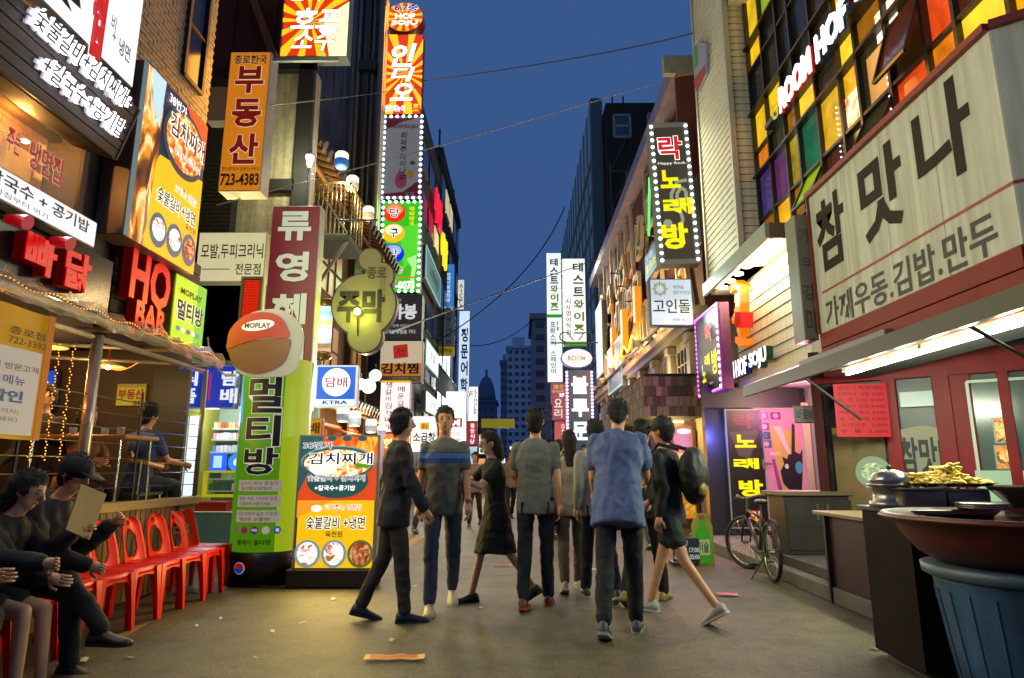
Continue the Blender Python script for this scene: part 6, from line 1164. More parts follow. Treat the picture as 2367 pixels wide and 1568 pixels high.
# shop front, turned 35 degrees
fG = Fr((3.72, 8.15, .15), (math.cos(math.radians(35)), -math.sin(math.radians(35)), 0), (0, 0, 1), 3.0, 2.55); th_ = M('#74080c', .5, var=.25, scale=3, spec=.25); dr = M('#3c0a0a', .5, var=.2, scale=3, spec=.25)
t = at(fG, 'noodle_shop', 'red framed noodle shop front with windows and a door behind the food stall', 'shop front')
obj('back_panel', MB().box((0, .08, 0), (fG.w + .6, .14, fG.h)), M('#241c1c', .4, .03, var=.3, scale=2), t)
def gp(R): a, b, c_, d = FA(fG, *R); x0, z0, x1, z1 = fG.r((a, b, c_, d)); return x0, z0, x1, z1
for R, m_ in (((1888, 885, 1912, 1190), dr), ((2052, 870, 2086, 1190), th_), ((2170, 850, 2212, 1190), th_), ((2318, 840, 2345, 1100), th_)):
    x0, z0, x1, z1 = gp(R); obj('frame_post', MB().box((x0, -.04, 0), (x1, .08, fG.h), .006), m_, t)
x0, z0, x1, z1 = gp((2190, 850, 2262, 1190)); obj('door_panel', MB().box((x0, -.01, 0), (x1, .08, fG.h - .3), .006), th_, t)
x0, z0, x1, z1 = gp((1905, 862, 2367, 882)); obj('lintel', MB().box((0, -.05, z1 - .05), (fG.w + .6, .08, z1 + .22)), th_, t)
x0, z0, x1, z1 = gp((2252, 880, 2330, 1150)); obj('window_pane', MB().box((x0, 0, z0), (x1 + .5, .02, z1)), M('#788a7c', .15, .1, var=.1), t); obj('white_frame', MB().bar((x0, -.02, z0), (x0, -.02, z1), .03).bar((x0, -.02, z1), (x1 + .4, -.02, z1), .03), M('#b8c0b0', .4), t)
x0, z0, x1, z1 = gp((2258, 1088, 2367, 1160)); obj('green_panel', MB().box((x0, -.03, z0), (x1 + .3, 0, z1)), M('#a4c0a8', .5), t)
f = fG
def gf(R): return FA(fG, *R)
for i, (y0, y1, st) in enumerate(((965, 1025, ('#302018', '#e8c070', '#c04818')), (1029, 1085, ('#c83814', '#f09038', '#401c10')), (1089, 1148, ('#281410', '#b84818', '#f8e8a0')))):
    R = gf((2296 + i * 4, y0, 2345 + i * 4, y1)); P(fG, t, R, M('#c8c0a0', .4, .3), 3, 'picture_mount'); P(fG, t, (R[0] + .006, R[1] + .006, R[2] - .006, R[3] - .006), Mramp([(.35, st[0]), (.5, st[1]), (.62, st[2]), (.75, '#4c7c28')], 9, .5), 4, 'food_picture'); E(fG, t, (R[0] + .012, R[1] + .02, R[2] - .012, R[3] - .03), Mramp([(.35, '#d85018'), (.5, '#f8c878'), (.65, '#a02810')], 14, .6), 5, 'food_picture_bowl')
R = gf((2078, 995, 2200, 1112)); x0, z0, x1, z1 = fG.r(R); n = 12; pts = [(x0 + (x1 - x0) * k / n, z0 - .05 * math.sin(PI * k / n)) for k in range(n + 1)] + [(x1 - (x1 - x0) * k / n, z1 + .05 * math.sin(PI * k / n)) for k in range(n + 1)]
obj('name_label', MB().flat(pts, -.012), M('#b8b08c', .5, .12), t); T(fG, t, '참맛나', (R[0] + .003, R[1] + .03, R[2] + .02, R[3] - .03), M('#101820'), 5, .03)
R = gf((2080, 905, 2170, 940)); P(fG, t, R, M('#8c9c98', .3, .35), 2, 'window_strip')
R = gf((1932, 995, 2052, 1180)); P(fG, t, R, Mramp([(.3, '#2c2410'), (.5, '#584c1c'), (.7, '#6c4830')], 3, .12), 2, 'poster'); P(fG, t, (R[0], R[1] - .015, R[2], R[1] + .015), M('#a89418', .5, .25), 3, 'yellow_band')
R = gf((1978, 1055, 2062, 1130)); E(fG, t, R, M('#a8c0a0', .4, .3), 4, 'plate_print'); E(fG, t, (R[0] + .02, R[1] + .03, R[2] - .02, R[3] - .03), Mramp([(.35, '#303c28'), (.5, '#90a880'), (.65, '#d8d8b8')], 12, .25), 5, 'dumpling_print')
fR_ = FR(1930, 888, 2045, 1010, 7.6); fR_ = Fr(fR_.o, (math.cos(.15), -math.sin(.15), 0), (0.02, 0, 1), fR_.w, fR_.h); t = at(fR_, 'red_menu_sheet', 'bright red handwritten menu sheet with prices 4000 and 5000 on the shop window', 'menu')
obj('sheet', MB().box((0, -.003, 0), (fR_.w, .003, fR_.h)), M('#d8142c', .6, .6), t); ink = M('#3c0c18', .6)
for i, s in enumerate(('참맛나 족발메뉴', '잔치국수 김밥 4,000', '라  면 김밥 4,000', '떡볶이 김밥 4,000', '떡볶이 튀김 4,000', '순  대 김밥 5,000', '고기만두  3,000', '우  동  3,000')): T(fR_, t, s, (.06, .04 + i * .117, .95, .115 + i * .117), ink, 2, .012)
# stall behind: platform, cabinet, shelf
mb = MB().box((2.98, 5.6, .0), (5.2, 11.9, .15), .01); struct('stone_platform', mb, M('#6c6658', .8, var=.2, scale=4, bump=.3))
mb = MB().box((3.12, 6.2, .15), (5.2, 9.2, .26), .01); struct('platform_step', mb, M('#54504a', .8, var=.2, scale=4, bump=.3))
mt = gpoly('green_door_mat', ((1790, 1338), (1885, 1338), (1952, 1352), (1850, 1357)), M('#4c5c30', .95, var=.3, scale=40, bump=1), .016); tag(mt, 'thin green doormat on the road in front of the platform step', 'doormat')
c0 = V(1788, 1135, Y=8.2); t = thing('steel_cabinet', 'dark grey steel cabinet with a wooden top on the platform', 'cabinet', (c0.x, 8.0, .26)); st = M('#3c3630', .4, 0, .3, var=.25, scale=5)
hC = c0.z - .26; wC = 1.0
obj('body', MB().box((.04, 0, 0), (wC, .5, hC - .05), .01), st, t); obj('top', MB().box((-.03, -.04, hC - .05), (wC + .03, .55, hC), .006), M('#6c5844', .5, var=.2), t)
for i in range(2): d = obj('door', MB().box((.06 + i * .47, -.015, .05), (.50 + i * .47, 0, hC - .1), .006), st, t); obj('handle', MB().box((.40 + i * .12, -.04, hC * .55), (.43 + i * .12, -.012, hC * .8)), M('#8a8478', .3, 0, .8), d)
s0 = V(1876, 1180, X=2.92); t = thing('wooden_shelf', 'long wooden shelf board with a dark red apron along the stall', 'shelf', (2.92, 4.7, 0)); zz = s0.z
obj('board', MB().box((0, 0, zz - .035), (.5, s0.y - 4.7, zz), .005), M('#7c6848', .5, var=.25, scale=6, stretch=(4, .5, 4)), t); obj('apron', MB().box((.08, .02, .16), (.12, s0.y - 4.75, zz - .04)), M('#301018', .5), t)
for yy in (.1, s0.y - 4.85): obj('leg', MB().bar((.06, yy, 0), (.06, yy, zz - .04), .04), M('#2a2420', .5), t)
# food stall table
t = thing('stall_table', 'steel topped stall table with dark red sides holding the pots and trays', 'table', (2.42, 4.22, 0)); zT_ = 1.0
obj('top', MB().box((0, 0, zT_ - .03), (2.4, .62, zT_), .004), M('#5c5a54', .35, 0, .7, var=.2), t); obj('side_panel', MB().box((.02, .02, .05), (2.38, .06, zT_ - .03)).box((.02, .06, .05), (.06, .58, zT_ - .03)), M('#1a110d', .7, var=.4, scale=5, spec=.15), t); obj('back_panel', MB().box((.1, .56, .05), (2.38, .6, zT_ - .03)), M('#1a110d', .7, var=.4, scale=5, spec=.15), t)  # near-black panels stand in for the dark area below the stall
steel = M('#8c8c86', .28, 0, .85, var=.1, scale=20)
def onT(px, py, Y): p = V(px, py, Y=Y); return (p.x, Y, zT_)
p = onT(2062, 1150, 4.55); t = thing('steamer_pot', 'round steel steamer pot with a domed lid left of the fried food tray', 'pot', p); t.location.x = p[0]
obj('pot', MB().lathe([(.14, 0), (.14, .035), (.115, .04), (.115, .13), (.145, .14), (.145, .155), (.10, .155)], n=32), steel, t, True); l_ = obj('lid', MB().lathe([(.13, .156), (.125, .19), (.10, .225), (.05, .245), (.012, .25)], n=32), steel, t, True); obj('lid_knob', MB()._ball((0, 0, .262), .018, 10, 6, (1, 1, 1)), M('#22201e', .4), l_, True)
def pan(px, Y, w_, d, h, lab, name='steel_tray'):
    p = onT(px, 1150, Y); t = thing(name, lab, 'tray', p); mb = MB().box((-w_ / 2, 0, 0), (w_ / 2, d, h * .92), .01); obj('tray', mb, M('#6c665c', .35, 0, .7, var=.2), t); obj('rim', MB().box((-w_ / 2 - .02, -.02, h * .92), (w_ / 2 + .02, 0.02, h)).box((-w_ / 2 - .02, d - .02, h * .92), (w_ / 2 + .02, d + .02, h)).box((-w_ / 2 - .02, .02, h * .92), (-w_ / 2 + .02, d - .02, h)).box((w_ / 2 - .02, .02, h * .92), (w_ / 2 + .02, d - .02, h)), steel, t); return t, p
pan(2142, 4.35, .30, .4, .13, 'steel tray with reddish brown side, left of the two under the fried food'); pan(2238, 4.35, .30, .4, .125, 'steel tray right of the other under the fried food')
p = onT(2175, 1100, 4.5); t = thing('fried_food_heap', 'heap of yellow battered fries piled on a foil tray', 'food', (p[0], 4.5, zT_ + .13)); obj('foil', MB().lathe([(.0, .005), (.30, .01), (.36, .03)], n=24, cap=False, sy=.5), M('#b0b0a8', .25, 0, .9, bump=.6, scale=10), t, True)
rf = random.Random(21); fcol = [M(h, .6, 0, var=.2, scale=30, bump=.4) for h in ('#e8c850', '#f4dc78', '#d8b444')]; fms = []
for q in range(6):
    L = rf.uniform(.05, .09); fms.append(MB().tube([(-L, 0, 0), (-L * .4, rf.uniform(-.008, .008), .012), (L * .3, rf.uniform(-.01, .01), .006), (L, 0, -.006)], [.006, .011, .012, .005], 6).mesh(fcol[q % 3], True))
for i in range(150):
    a = rf.uniform(0, 2 * PI); r = rf.random() ** .7; x, y = .29 * r * math.cos(a), .13 * r * math.sin(a); bump_ = .10 * (1 - r) * (1.2 + .5 * math.sin(x * 22)) 
    o = bpy.data.objects.new('fry', fms[rf.randrange(6)]); COL.objects.link(o); o.parent = t; o.location = (x, y, .018 + max(0, bump_) * rf.uniform(.4, 1)); o.rotation_euler = (rf.uniform(-.3, .3), rf.uniform(-.5, .5), rf.uniform(0, 6.28))
p = onT(2268, 1155, 4.15); t = thing('plate_stack', 'low stack of thin steel plates in front of the right tray', 'plates', p)
for i in range(3): obj('plate', MB().lathe([(.06, i * .012), (.13, i * .012 + .012), (.145, i * .012 + .02), (.14, i * .012 + .024)], n=32), steel, t, True)
p = onT(2385, 1150, 4.3); t = thing('wok', 'dark metal wok at the right edge of the stall', 'wok', p); obj('bowl', MB().lathe([(.12, 0), (.14, .03), (.19, .09), (.235, .135), (.24, .145), (.22, .14)], n=36), M('#3a342e', .35, 0, .6, var=.2), t, True)
bx_, by_ = 2.70, 3.62
t = thing('blue_bin', 'large ribbed blue plastic bin under the red tub in the right foreground', 'bin', (bx_, by_, 0)); bb = M('#2a5070', .5, var=.35, scale=4, dirt=.45, bump=.1)
obj('barrel', MB().lathe([(.36, .02), (.40, .3), (.45, .66), (.46, .70)], n=64), bb, t, True); obj('rim', MB().lathe([(.46, .68), (.50, .70), (.505, .745), (.49, .75)], n=64), M('#40545c', .5, var=.25), t, True)
for i in range(22): a = 2 * PI * i / 22; obj('rib', MB().tube([(.362 * math.cos(a), .362 * math.sin(a), .03), (.402 * math.cos(a), .402 * math.sin(a), .3), (.446 * math.cos(a), .446 * math.sin(a), .62)], .006, 5), bb, t)
t = thing('red_tub', 'wide dark red rubber tub resting on the blue bin beside the stall', 'tub', (bx_ + .03, by_ + .02, .752)); obj('tub', MB().lathe([(.42, 0), (.52, .05), (.60, .15), (.64, .22), (.68, .225), (.695, .25), (.685, .262), (.655, .26), (.62, .2), (.55, .1), (.4, .03)], n=72), M('#5c1c10', .45, var=.3, scale=3, dirt=.4), t, True); obj('rim_line', MB().lathe([(.697, .236), (.705, .243), (.697, .25)], n=72, cap=False), M('#6c3020', .4), t, True)
# ================================================================ karaoke entrance, Y = 11.4
YE = 11.4; t = thing('karaoke_entrance', 'karaoke entrance wall with a black lettered panel, blue lit posters and a dark lintel', 'entrance', (0, YE, .15)); xL = V(1640, 1080, Y=YE).x
obj('wall', MB().box((xL, .1, 0), (5.6, .3, 2.6)), M('#14121c', .6), t); obj('lintel', MB().box((xL - .05, -.05, 2.15), (4.9, .1, 2.5)), M('#14141c', .5), t)
def ent(px, py): p = V(px, py, Y=YE); return p.x, p.z - .15
(a, b), (c_, d) = ent(1692, 1222), ent(1760, 946); fk = Fr((a, YE, b + .15), (1, 0, 0), (0, 0, 1), c_ - a, d - b)
t2 = signbox('karaoke_door_panel', 'black vertical karaoke panel with yellow letters and a small B1 arrow label', fk, M('#25201c', .4, .15), '#484848', .08, border=.02, bcol=M('#a8a8a8', .4, .3)); yy_ = M('#f4e808', .4, 1.1)
T(fk, t2, '락', (.2, .04, .75, .17), M('#8c1c2c', .4, .4), 2, .03); PG(fk, t2, ((.1, .2), (.9, .18), (.6, .42), (.3, .40)), M('#5c5448', .5, .25), 1)
for s, R in (('노', (.22, .22, .78, .33)), ('래', (.15, .42, .82, .51)), ('방', (.25, .60, .88, .74))): T(fk, t2, s, R, yy_, 3, .045)
P(fk, t2, (.5, .85, .78, .95), M('#a8200c', .4, .8), 2); T(fk, t2, 'B1', (.53, .86, .75, .90), M('#f8d0c0', .4, 1), 3, .02); T(fk, t2, '↓', (.56, .905, .72, .945), M('#f8e020', .4, 1), 3, .03)
(a, b), (c_, d) = ent(1763, 1228), ent(1850, 945); fd = Fr((a, YE, b + .15), (1, 0, 0), (0, 0, 1), c_ - a, d - b)
t2 = at(fd, 'pink_door', 'pink door with a purple dragon guitar painting and coloured squares', 'door'); obj('leaf', MB().box((0, 0, 0), (fd.w, .05, fd.h), .006), M('#e088a8', .5, .55, var=.08), t2)
PG(fd, t2, ((.3, .14), (.86, .2), (.9, .95), (.62, .95), (.42, .5)), M('#d8a858', .5, .5), 1); PG(fd, t2, ((.38, .15), (.55, .15), (.8, .5)), M('#e8b8c0', .5, .6), 2); PG(fd, t2, ((.3, .42), (.36, .42), (.62, .96), (.5, .96)), M('#a83890', .5, .45), 2)
dg_ = M('#281430', .5, .1); PG(fd, t2, ((.78, .12), (.84, .14), (.8, .36), (.9, .38), (.96, .33), (.93, .52), (.88, .66), (.9, .95), (.62, .95), (.64, .68), (.5, .62), (.46, .52), (.55, .46), (.52, .4), (.62, .42), (.66, .38), (.72, .38)), dg_, 4); E(fd, t2, (.78, .44, .94, .54), M('#4898b8', .5, .4), 5); E(fd, t2, (.56, .46, .64, .50), M('#e8e0e0', .5, .4), 5)
for x, y, c1, c2 in ((.08, .03, '#c048a8', '#e8a0d8'), (.34, .03, '#7c1c68', '#e080d0'), (.08, .12, '#8c2090', '#f0b0e8'), (.09, .195, '#283878', '#406898'), (.1, .265, '#305888', '#d898c0')): P(fd, t2, (x, y, x + .22, y + .062), M(c1, .5, .5), 2, 'printed_square'); E(fd, t2, (x + .05, y + .01, x + .17, y + .052), M(c2, .5, .6), 3)
T(fd, t2, 'MUSIC', (.28, .36, .5, .39), M('#f0c8d0', .5, .7), 3, .02); obj('handle', MB().bar((.09, -.02, fd.h * .5), (.09, -.02, fd.h * .58), .05).bar((.09, -.05, fd.h * .54), (.22, -.06, fd.h * .54), .03), M('#c8c8c8', .25, 0, .9), t2)
obj('frame', MB().box((fd.w, -.05, 0), (fd.w + .12, .1, fd.h + .1)).box((-.03, -.03, fd.h), (fd.w, .1, fd.h + .08)), M('#b0a890', .5), t2); lamp(t2, (.4, -1.0, 2.0), 26, '#ff90d8', .1)
f = Fr((V(1640, 1080, Y=12.1).x, 12.1, .3), (.72, -.69, 0), (0, 0, 1), .95, 1.9); t2 = at(f, 'blue_poster_wall', 'wall of small notices and posters glowing blue left of the black karaoke panel', 'posters')
obj('board', MB().box((0, 0, 0), (f.w, .05, f.h)), M('#28348c', .4, .5, var=.3, scale=3), t2); rp = random.Random(4)
for j in range(9):
    for i in range(3): x = .03 + i * .14; z = .12 + j * .195; obj('notice', MB().box((x, -.012, z), (x + .12, -.002, z + .16 + .03 * (j % 2))), M(('#4858d0', '#6878e8', '#9098f0', '#3848b0')[rp.randrange(4)], .5, .75), t2)
PG(f, t2, ((.5, 0), (.9, 0), (.75, .3), (.85, .7), (.95, 1), (.55, 1), (.62, .5)), M('#6890f0', .4, .8), 4, 'poster_shape'); T(f, t2, list('노래방'), (.86, .3, .98, .6), M('#a8c850', .5, .7), 4, .02); lamp(t2, (.4, -.7, 1.5), 30, '#6070ff', .1)
f = FR(1838, 938, 1893, 978, 8.6); t2 = signbox('grey_hanging_sign', 'small grey hanging sign with faint dark letters next to the awning strut', f, M('#a8a49a', .5, .3), '#5c5850', .06); T(f, t2, '바로바로', (.06, .2, 1, .85), M('#4c4640'), 3, .02)
f = FR(1896, 1000, 1914, 1145, 8.35); t2 = signbox('white_menu_strip', 'narrow white vertical menu strip between the red door posts', f, M('#b8b098', .5, .35), '#5c5850', .03, 'menu')
for i in range(3): T(f, t2, list('메밀국수'), (.08 + .3 * i, .1, .3 + .3 * i, .9), M('#40342c'), 3, .01)
# ================================================================ overhead wires
def wire(name, label, pts, r, hexc='#15161a'):
    p = [V(a, b, Y=Y) for a, b, Y in pts]; n = 24; q = []
    a, b = p[0], p[-1]
    for i in range(n + 1):
        s = i / n; 
        if len(p) == 3:
            m = p[1]; l0 = (s - .5) * (s - 1) * 2; l1 = -4 * s * (s - 1); l2 = 2 * s * (s - .5); q.append(a * l0 + m * l1 + b * l2)
        else: q.append(a.lerp(b, s) - Vec((0, 0, .15 * math.sin(PI * s))))
    o = obj(name, MB().tube(q, r, 6), M(hexc, .5)); return tag(o, label, 'cable')
wire('overhead_cable', 'upper dark cable crossing the sky from the tower sign to the siding pier', [(980, 187, 19), (1300, 140, 15), (1600, 78, 11.5)], .016)
wire('overhead_cable', 'pale long cable rising across the street past the pub sign', [(500, 474, 8), (1060, 325, 9.5), (1605, 166, 11)], .008, '#8a8468')
wire('overhead_cable', 'thin cable from the orange estate sign across the grey wall to the tower', [(625, 243, 8), (790, 226, 10), (985, 200, 14)], .006)
wire('overhead_cable', 'dark cable slanting down from the glass building to the left signs', [(1305, 480, 33), (1200, 640, 32), (1010, 790, 30)], .03)
wire('overhead_cable', 'dark cable from the right signs down towards the gourd sign', [(1380, 600, 28), (1150, 680, 20), (900, 770, 11)], .018)
wire('overhead_cable', 'sagging far cable low between the white signs and the left side', [(1232, 738, 45), (1165, 785, 45), (1085, 800, 42)], .03, '#20283a')
wire('loose_cable', 'loose grey cable looping from the green sign to the advertising column', [(480, 780, 7.6), (500, 850, 7.6), (545, 868, 7.6)], .012, '#8a8470')
# ================================================================ red plastic chairs
RED = M('#e01c06', .34, 0, var=.08, scale=5, spec=.3)
def chair_mesh():
    s = MB()   # seat: rounded slab with turned-down rim; front is -y
    n = 10; ring = []
    def rr(w_, d, r, z, k=5):
        out = []
        for cx, cy, a0 in ((w_ - r, d - r, 0), (-w_ + r, d - r, PI / 2), (-w_ + r, -d + r, PI), (w_ - r, -d + r, 1.5 * PI)):
            for i in range(k): a = a0 + PI / 2 * i / (k - 1); out.append((cx + r * math.cos(a), cy + r * math.sin(a), z))
        return out
    L = [rr(.17, .18, .06, .395), rr(.185, .195, .06, .40), rr(.19, .20, .06, .435), rr(.175, .185, .06, .447), rr(.14, .15, .05, .435), rr(.07, .08, .04, .43)]
    m = len(L[0])
    for l in L: s.v += l
    for j in range(len(L) - 1):
        for i in range(m): a = j * m; s.f.append((a + i, a + (i + 1) % m, a + m + (i + 1) % m, a + m + i))
    s.f.append(tuple((len(L) - 1) * m + i for i in range(m)))
    return s
chair0 = thing('plastic_chair', 'red plastic chair', 'chair', (0, 0, 0), group='red plastic chairs along the terrace wall')
obj('seat', chair_mesh(), RED, chair0, True)
def backm():
    mb = MB(); NU, NV = 20, 22; idx = {}
    def pt(u, v, th):
        z = .42 + v * .40; half = .175 - .055 * max(0, v - .3) ** 1.4 * 1.4; x = u * half; 
        if v > .78: x *= math.sqrt(max(.05, 1 - ((v - .78) / .24) ** 2))
        y = .175 + .10 * v - .045 * u * u + th; return (x, y, z)
    for side in (0, 1):
        for j in range(NV + 1):
            for i in range(NU + 1): idx[(side, i, j)] = len(mb.v); mb.v.append(pt(-1 + 2 * i / NU, j / NV, .010 * side))
    def hole(i, j):
        u = -1 + 2 * (i + .5) / NU; v = (j + .5) / NV
        return (u / .52) ** 2 + ((v - .42) / .30) ** 2 < 1 or (abs(u) < .25 and .84 < v < .90)
    for j in range(NV):
        for i in range(NU):
            if hole(i, j): continue
            a, b, c, d = [(i, j), (i + 1, j), (i + 1, j + 1), (i, j + 1)]
            mb.f.append(tuple(idx[(0, *q)] for q in (a, b, c, d))); mb.f.append(tuple(idx[(1, *q)] for q in (d, c, b, a)))
            for (di, dj, p, q) in ((0, -1, a, b), (1, 0, b, c), (0, 1, c, d), (-1, 0, d, a)):
                ni, nj = i + di, j + dj
                if ni < 0 or nj < 0 or ni >= NU or nj >= NV or hole(ni, nj): mb.f.append((idx[(0, *q)], idx[(0, *p)], idx[(1, *p)], idx[(1, *q)]))
    return mb
obj('backrest', backm(), RED, chair0, True)
def legm(sx, sy):
    mb = MB(); ox, oy = sx * .03, sy * .04
    q = [(sx * .172, sy * .178, .44, .036), (sx * .180, sy * .188, .34, .030), (sx * .195, sy * .205, .16, .022), (sx * .205, sy * .215, .0, .018)]
    for x, y, z, r in q: mb.v += [(x - r, y - r, z), (x + r, y - r, z), (x + r, y + r, z), (x - r, y + r, z)]
    for j in range(3):
        for i in range(4): a = j * 4; mb.f.append((a + (i + 1) % 4, a + i, a + 4 + i, a + 4 + (i + 1) % 4))
    mb.f += [(0, 1, 2, 3), (15, 14, 13, 12)]; return mb
for sx in (-1, 1):
    for sy in (-1, 1): obj('leg', legm(sx, sy), RED, chair0)
obj('front_arch', MB().prism([(-.15, .40), (-.15, .34), (-.12, .375), (0, .39), (.12, .375), (.15, .34), (.15, .40)], -.20, -.185), RED, chair0)
cl = ['end chair of the red row, right against the green column base', 'sixth red chair, second from the green column', 'fifth red chair, two before the end one at the green column', 'middle red chair of the empty ones, its back hole fully in view', 'third empty red chair counted from the man in the black cap', 'second empty red chair, next but one to the man in the black cap', 'first empty red chair right beside the man in the black cap']
ch_y = [7.26 - i * .402 for i in range(7)]
for _c in chair0.children: _c.scale.x = .94
for i, y in enumerate(ch_y):
    r = chair0 if i == 0 else dup(chair0); r.location = (-3.30 - (.10 if i in (0,) else 0) + .012 * math.sin(i * 3), y, .005); r.rotation_euler = (0, 0, PI / 2 + .06 * math.sin(i * 2.3) - .05); r['label'] = cl[i] if i < 7 else ''
for y, l in ((4.45, 'red chair under the man with the black cap'), (4.04, 'red chair under the barefoot sitter'), (3.62, 'red chair under the sitter with orange sneakers at the left edge')): dup(chair0, (-3.32, y, .005), PI / 2, l)
# ================================================================ people
class Body:
    def __init__(s): s.mb = MB()
    def cap(s, a, b, ra, rb, n=12):
        a, b = Vec(a), Vec(b); s.mb.tube([a, (a + b) / 2, b], [ra, (ra + rb) / 2 * 1.03, rb], n); s.mb._ball(a, ra * .995, n, 8, (1, 1, 1)); s.mb._ball(b, rb * .995, n, 8, (1, 1, 1)); return s
    def loft(s, rings):     # rings: centre, half width, half depth, forward axis pitch
        n = 18; base = len(s.mb.v)
        for c, rx, ry, p in rings:
            for k in range(n): a = 2 * PI * k / n; s.mb.v.append((c[0] + rx * math.cos(a), c[1] + ry * math.sin(a) * math.cos(p), c[2] + ry * math.sin(a) * math.sin(p)))
        for i in range(len(rings) - 1):
            for k in range(n): a = base + i * n; s.mb.f.append((a + k, a + (k + 1) % n, a + n + (k + 1) % n, a + n + k))
        s.mb.f.append(tuple(base + k for k in range(n))[::-1]); s.mb.f.append(tuple(base + (len(rings) - 1) * n + k for k in range(n))); return s
def remesh(mb, vox, smooth=3, wr=0, seed=0, extra=None, mat=None):
    me = mb.mesh(); o = bpy.data.objects.new('tmp', me); m = o.modifiers.new('r', 'REMESH'); m.mode = 'VOXEL'; m.voxel_size = vox
    if smooth: q = o.modifiers.new('s', 'SMOOTH'); q.iterations = smooth; q.factor = .5
    r = evaluate(o); bpy.data.objects.remove(o); bpy.data.meshes.remove(me)
    if wr:
        vs = [(v.co.copy(), v.normal.copy()) for v in r.vertices]
        for i, (c, nn) in enumerate(vs):
            f = .7 * mnoise.noise(Vec((c.x * 8 + seed, c.y * 8, c.z * 5 + 2 * math.sin(c.x * 9)))) + .7 * (1 - 2 * abs(mnoise.noise(Vec((c.x * 7 + c.z * 4, c.y * 7 + seed, c.z * 9 - c.x * 5)))))- .25 + .25 * mnoise.noise(Vec((c.x * 26, c.y * 26 + seed, c.z * 20)))
            r.vertices[i].co = c + nn * f * wr
    if extra:
        bm = bmesh.new(); bm.from_mesh(r); t_ = extra.mesh(); bm.from_mesh(t_); bm.to_mesh(r); bm.free(); bpy.data.meshes.remove(t_)
    for p in r.polygons: p.use_smooth = True
    if mat: r.materials.clear(); r.materials.append(mat)
    r.name = 'shape'; return r
def rotX(v, a, o=Vec((0, 0, 0))): v = v - o; return Vec((v.x, v.y * math.cos(a) - v.z * math.sin(a), v.y * math.sin(a) + v.z * math.cos(a))) + o
def dirp(a, out=0): return Vec((out, -math.sin(a), -math.cos(a))).normalized()
def hand(pos, d, side, grip=.5, k=1.0):
    mb = MB(); d = Vec(d).normalized(); s = Vec((1, 0, 0)) if abs(d.x) < .8 else Vec((0, 0, 1)); f = d.cross(s).normalized(); s = f.cross(d).normalized()  # f: across the palm (front-back), s: thickness
    P0 = Vec(pos)
    mb.tube([P0 - d * .01, P0 + d * .045 * k, P0 + d * .085 * k], [.024 * k, .034 * k, .032 * k], 8)
    for i, L in enumerate((.070, .078, .072, .058)):
        o = (i - 1.5) * .019 * k; b = P0 + d * .08 * k + f * o; c = b + (d * math.cos(grip * .7) - s * side * math.sin(grip * .7)) * L * .5 * k; e = c + (d * math.cos(grip * 1.7) - s * side * math.sin(grip * 1.7)) * L * .5 * k
        mb.tube([b, c, e], [.0082 * k, .0074 * k, .0058 * k], 6)
    b = P0 + d * .025 * k + f * (-.03) * k; c = b + (d * .7 - f * .7).normalized() * .035 * k; mb.tube([b, c, c + (d * .95 - f * .2 - s * side * .3).normalized() * .032 * k], [.012 * k, .0105 * k, .008 * k], 6)
    return mb
def shoe(t, ankle, toe_dir, mat, sole, k=1.0, bare=False, skin=None, pitch=0):
    d = Vec((toe_dir[0], toe_dir[1], 0)).normalized(); s = Vec((-d.y, d.x, 0)); mb = MB(); n = 14
    prof = [(-.075, .022, .030), (-.065, .034, .085), (-.03, .038, .105), (.02, .040, .095), (.07, .046, .070), (.12, .050, .055), (.165, .045, .045), (.195, .028, .035), (.205, .012, .025)]
    if bare: prof = [(a, b * .88, c * .88) for a, b, c in prof[:-2]] + [(.175, .036, .03)]
    A = Vec((ankle[0], ankle[1], ankle[2] - .095 * k)); up = Vec((0, 0, 1)); q = Quaternion(s, pitch)
    base = len(mb.v)
    for x, w_, h in prof:
        for i in range(n):
            a = 2 * PI * i / n; zz = h * (.5 + .5 * math.sin(a)); zz = max(zz, .006); sx = w_ * math.cos(a) * (1 - .25 * max(0, math.sin(a))); v = (d * x + s * sx + up * zz) * k
            mb.v.append(tuple(A + (q @ (v - up * .09 * k)) + up * .09 * k))
    for j in range(len(prof) - 1):
        for i in range(n): a = base + j * n; mb.f.append((a + i, a + (i + 1) % n, a + n + (i + 1) % n, a + n + i))
    mb.f.append(tuple(base + i for i in range(n))[::-1]); mb.f.append(tuple(base + (len(prof) - 1) * n + i for i in range(n)))
    if bare:
        for i in range(5): b = A + (q @ ((d * (.155 + .012 * (2 - abs(i - 1))) + s * (i - 2) * .017 + up * .015) * k - up * .09 * k)) + up * .09 * k; mb._ball(b, .013 * k * (1.25 if i == 0 else 1), 8, 6, (1, 1, .9))
        return mb
    sh = obj('shoe', mb, mat, t, True); so_ = MB(); b0 = len(so_.v)
    for x, w_, h in prof:
        for z in (-.002, .018):
            for sg in (-1, 1): v = (d * x * 1.02 + s * w_ * sg * 1.04 + up * z) * k; so_.v.append(tuple(A + (q @ (v - up * .09 * k)) + up * .09 * k))
    for j in range(len(prof) - 1):
        a = j * 4; so_.f += [(a, a + 4, a + 5, a + 1), (a + 2, a + 3, a + 7, a + 6), (a, a + 2, a + 6, a + 4), (a + 1, a + 5, a + 7, a + 3)]
    so_.f += [(0, 1, 3, 2), (len(so_.v) - 4, len(so_.v) - 2, len(so_.v) - 1, len(so_.v) - 3)]
    obj('sole', so_, sole, sh); return None
SKIN = M('#c48c64', .55, 0, 0, var=.08, scale=8); SKIN2 = M('#a87a5a', .55)
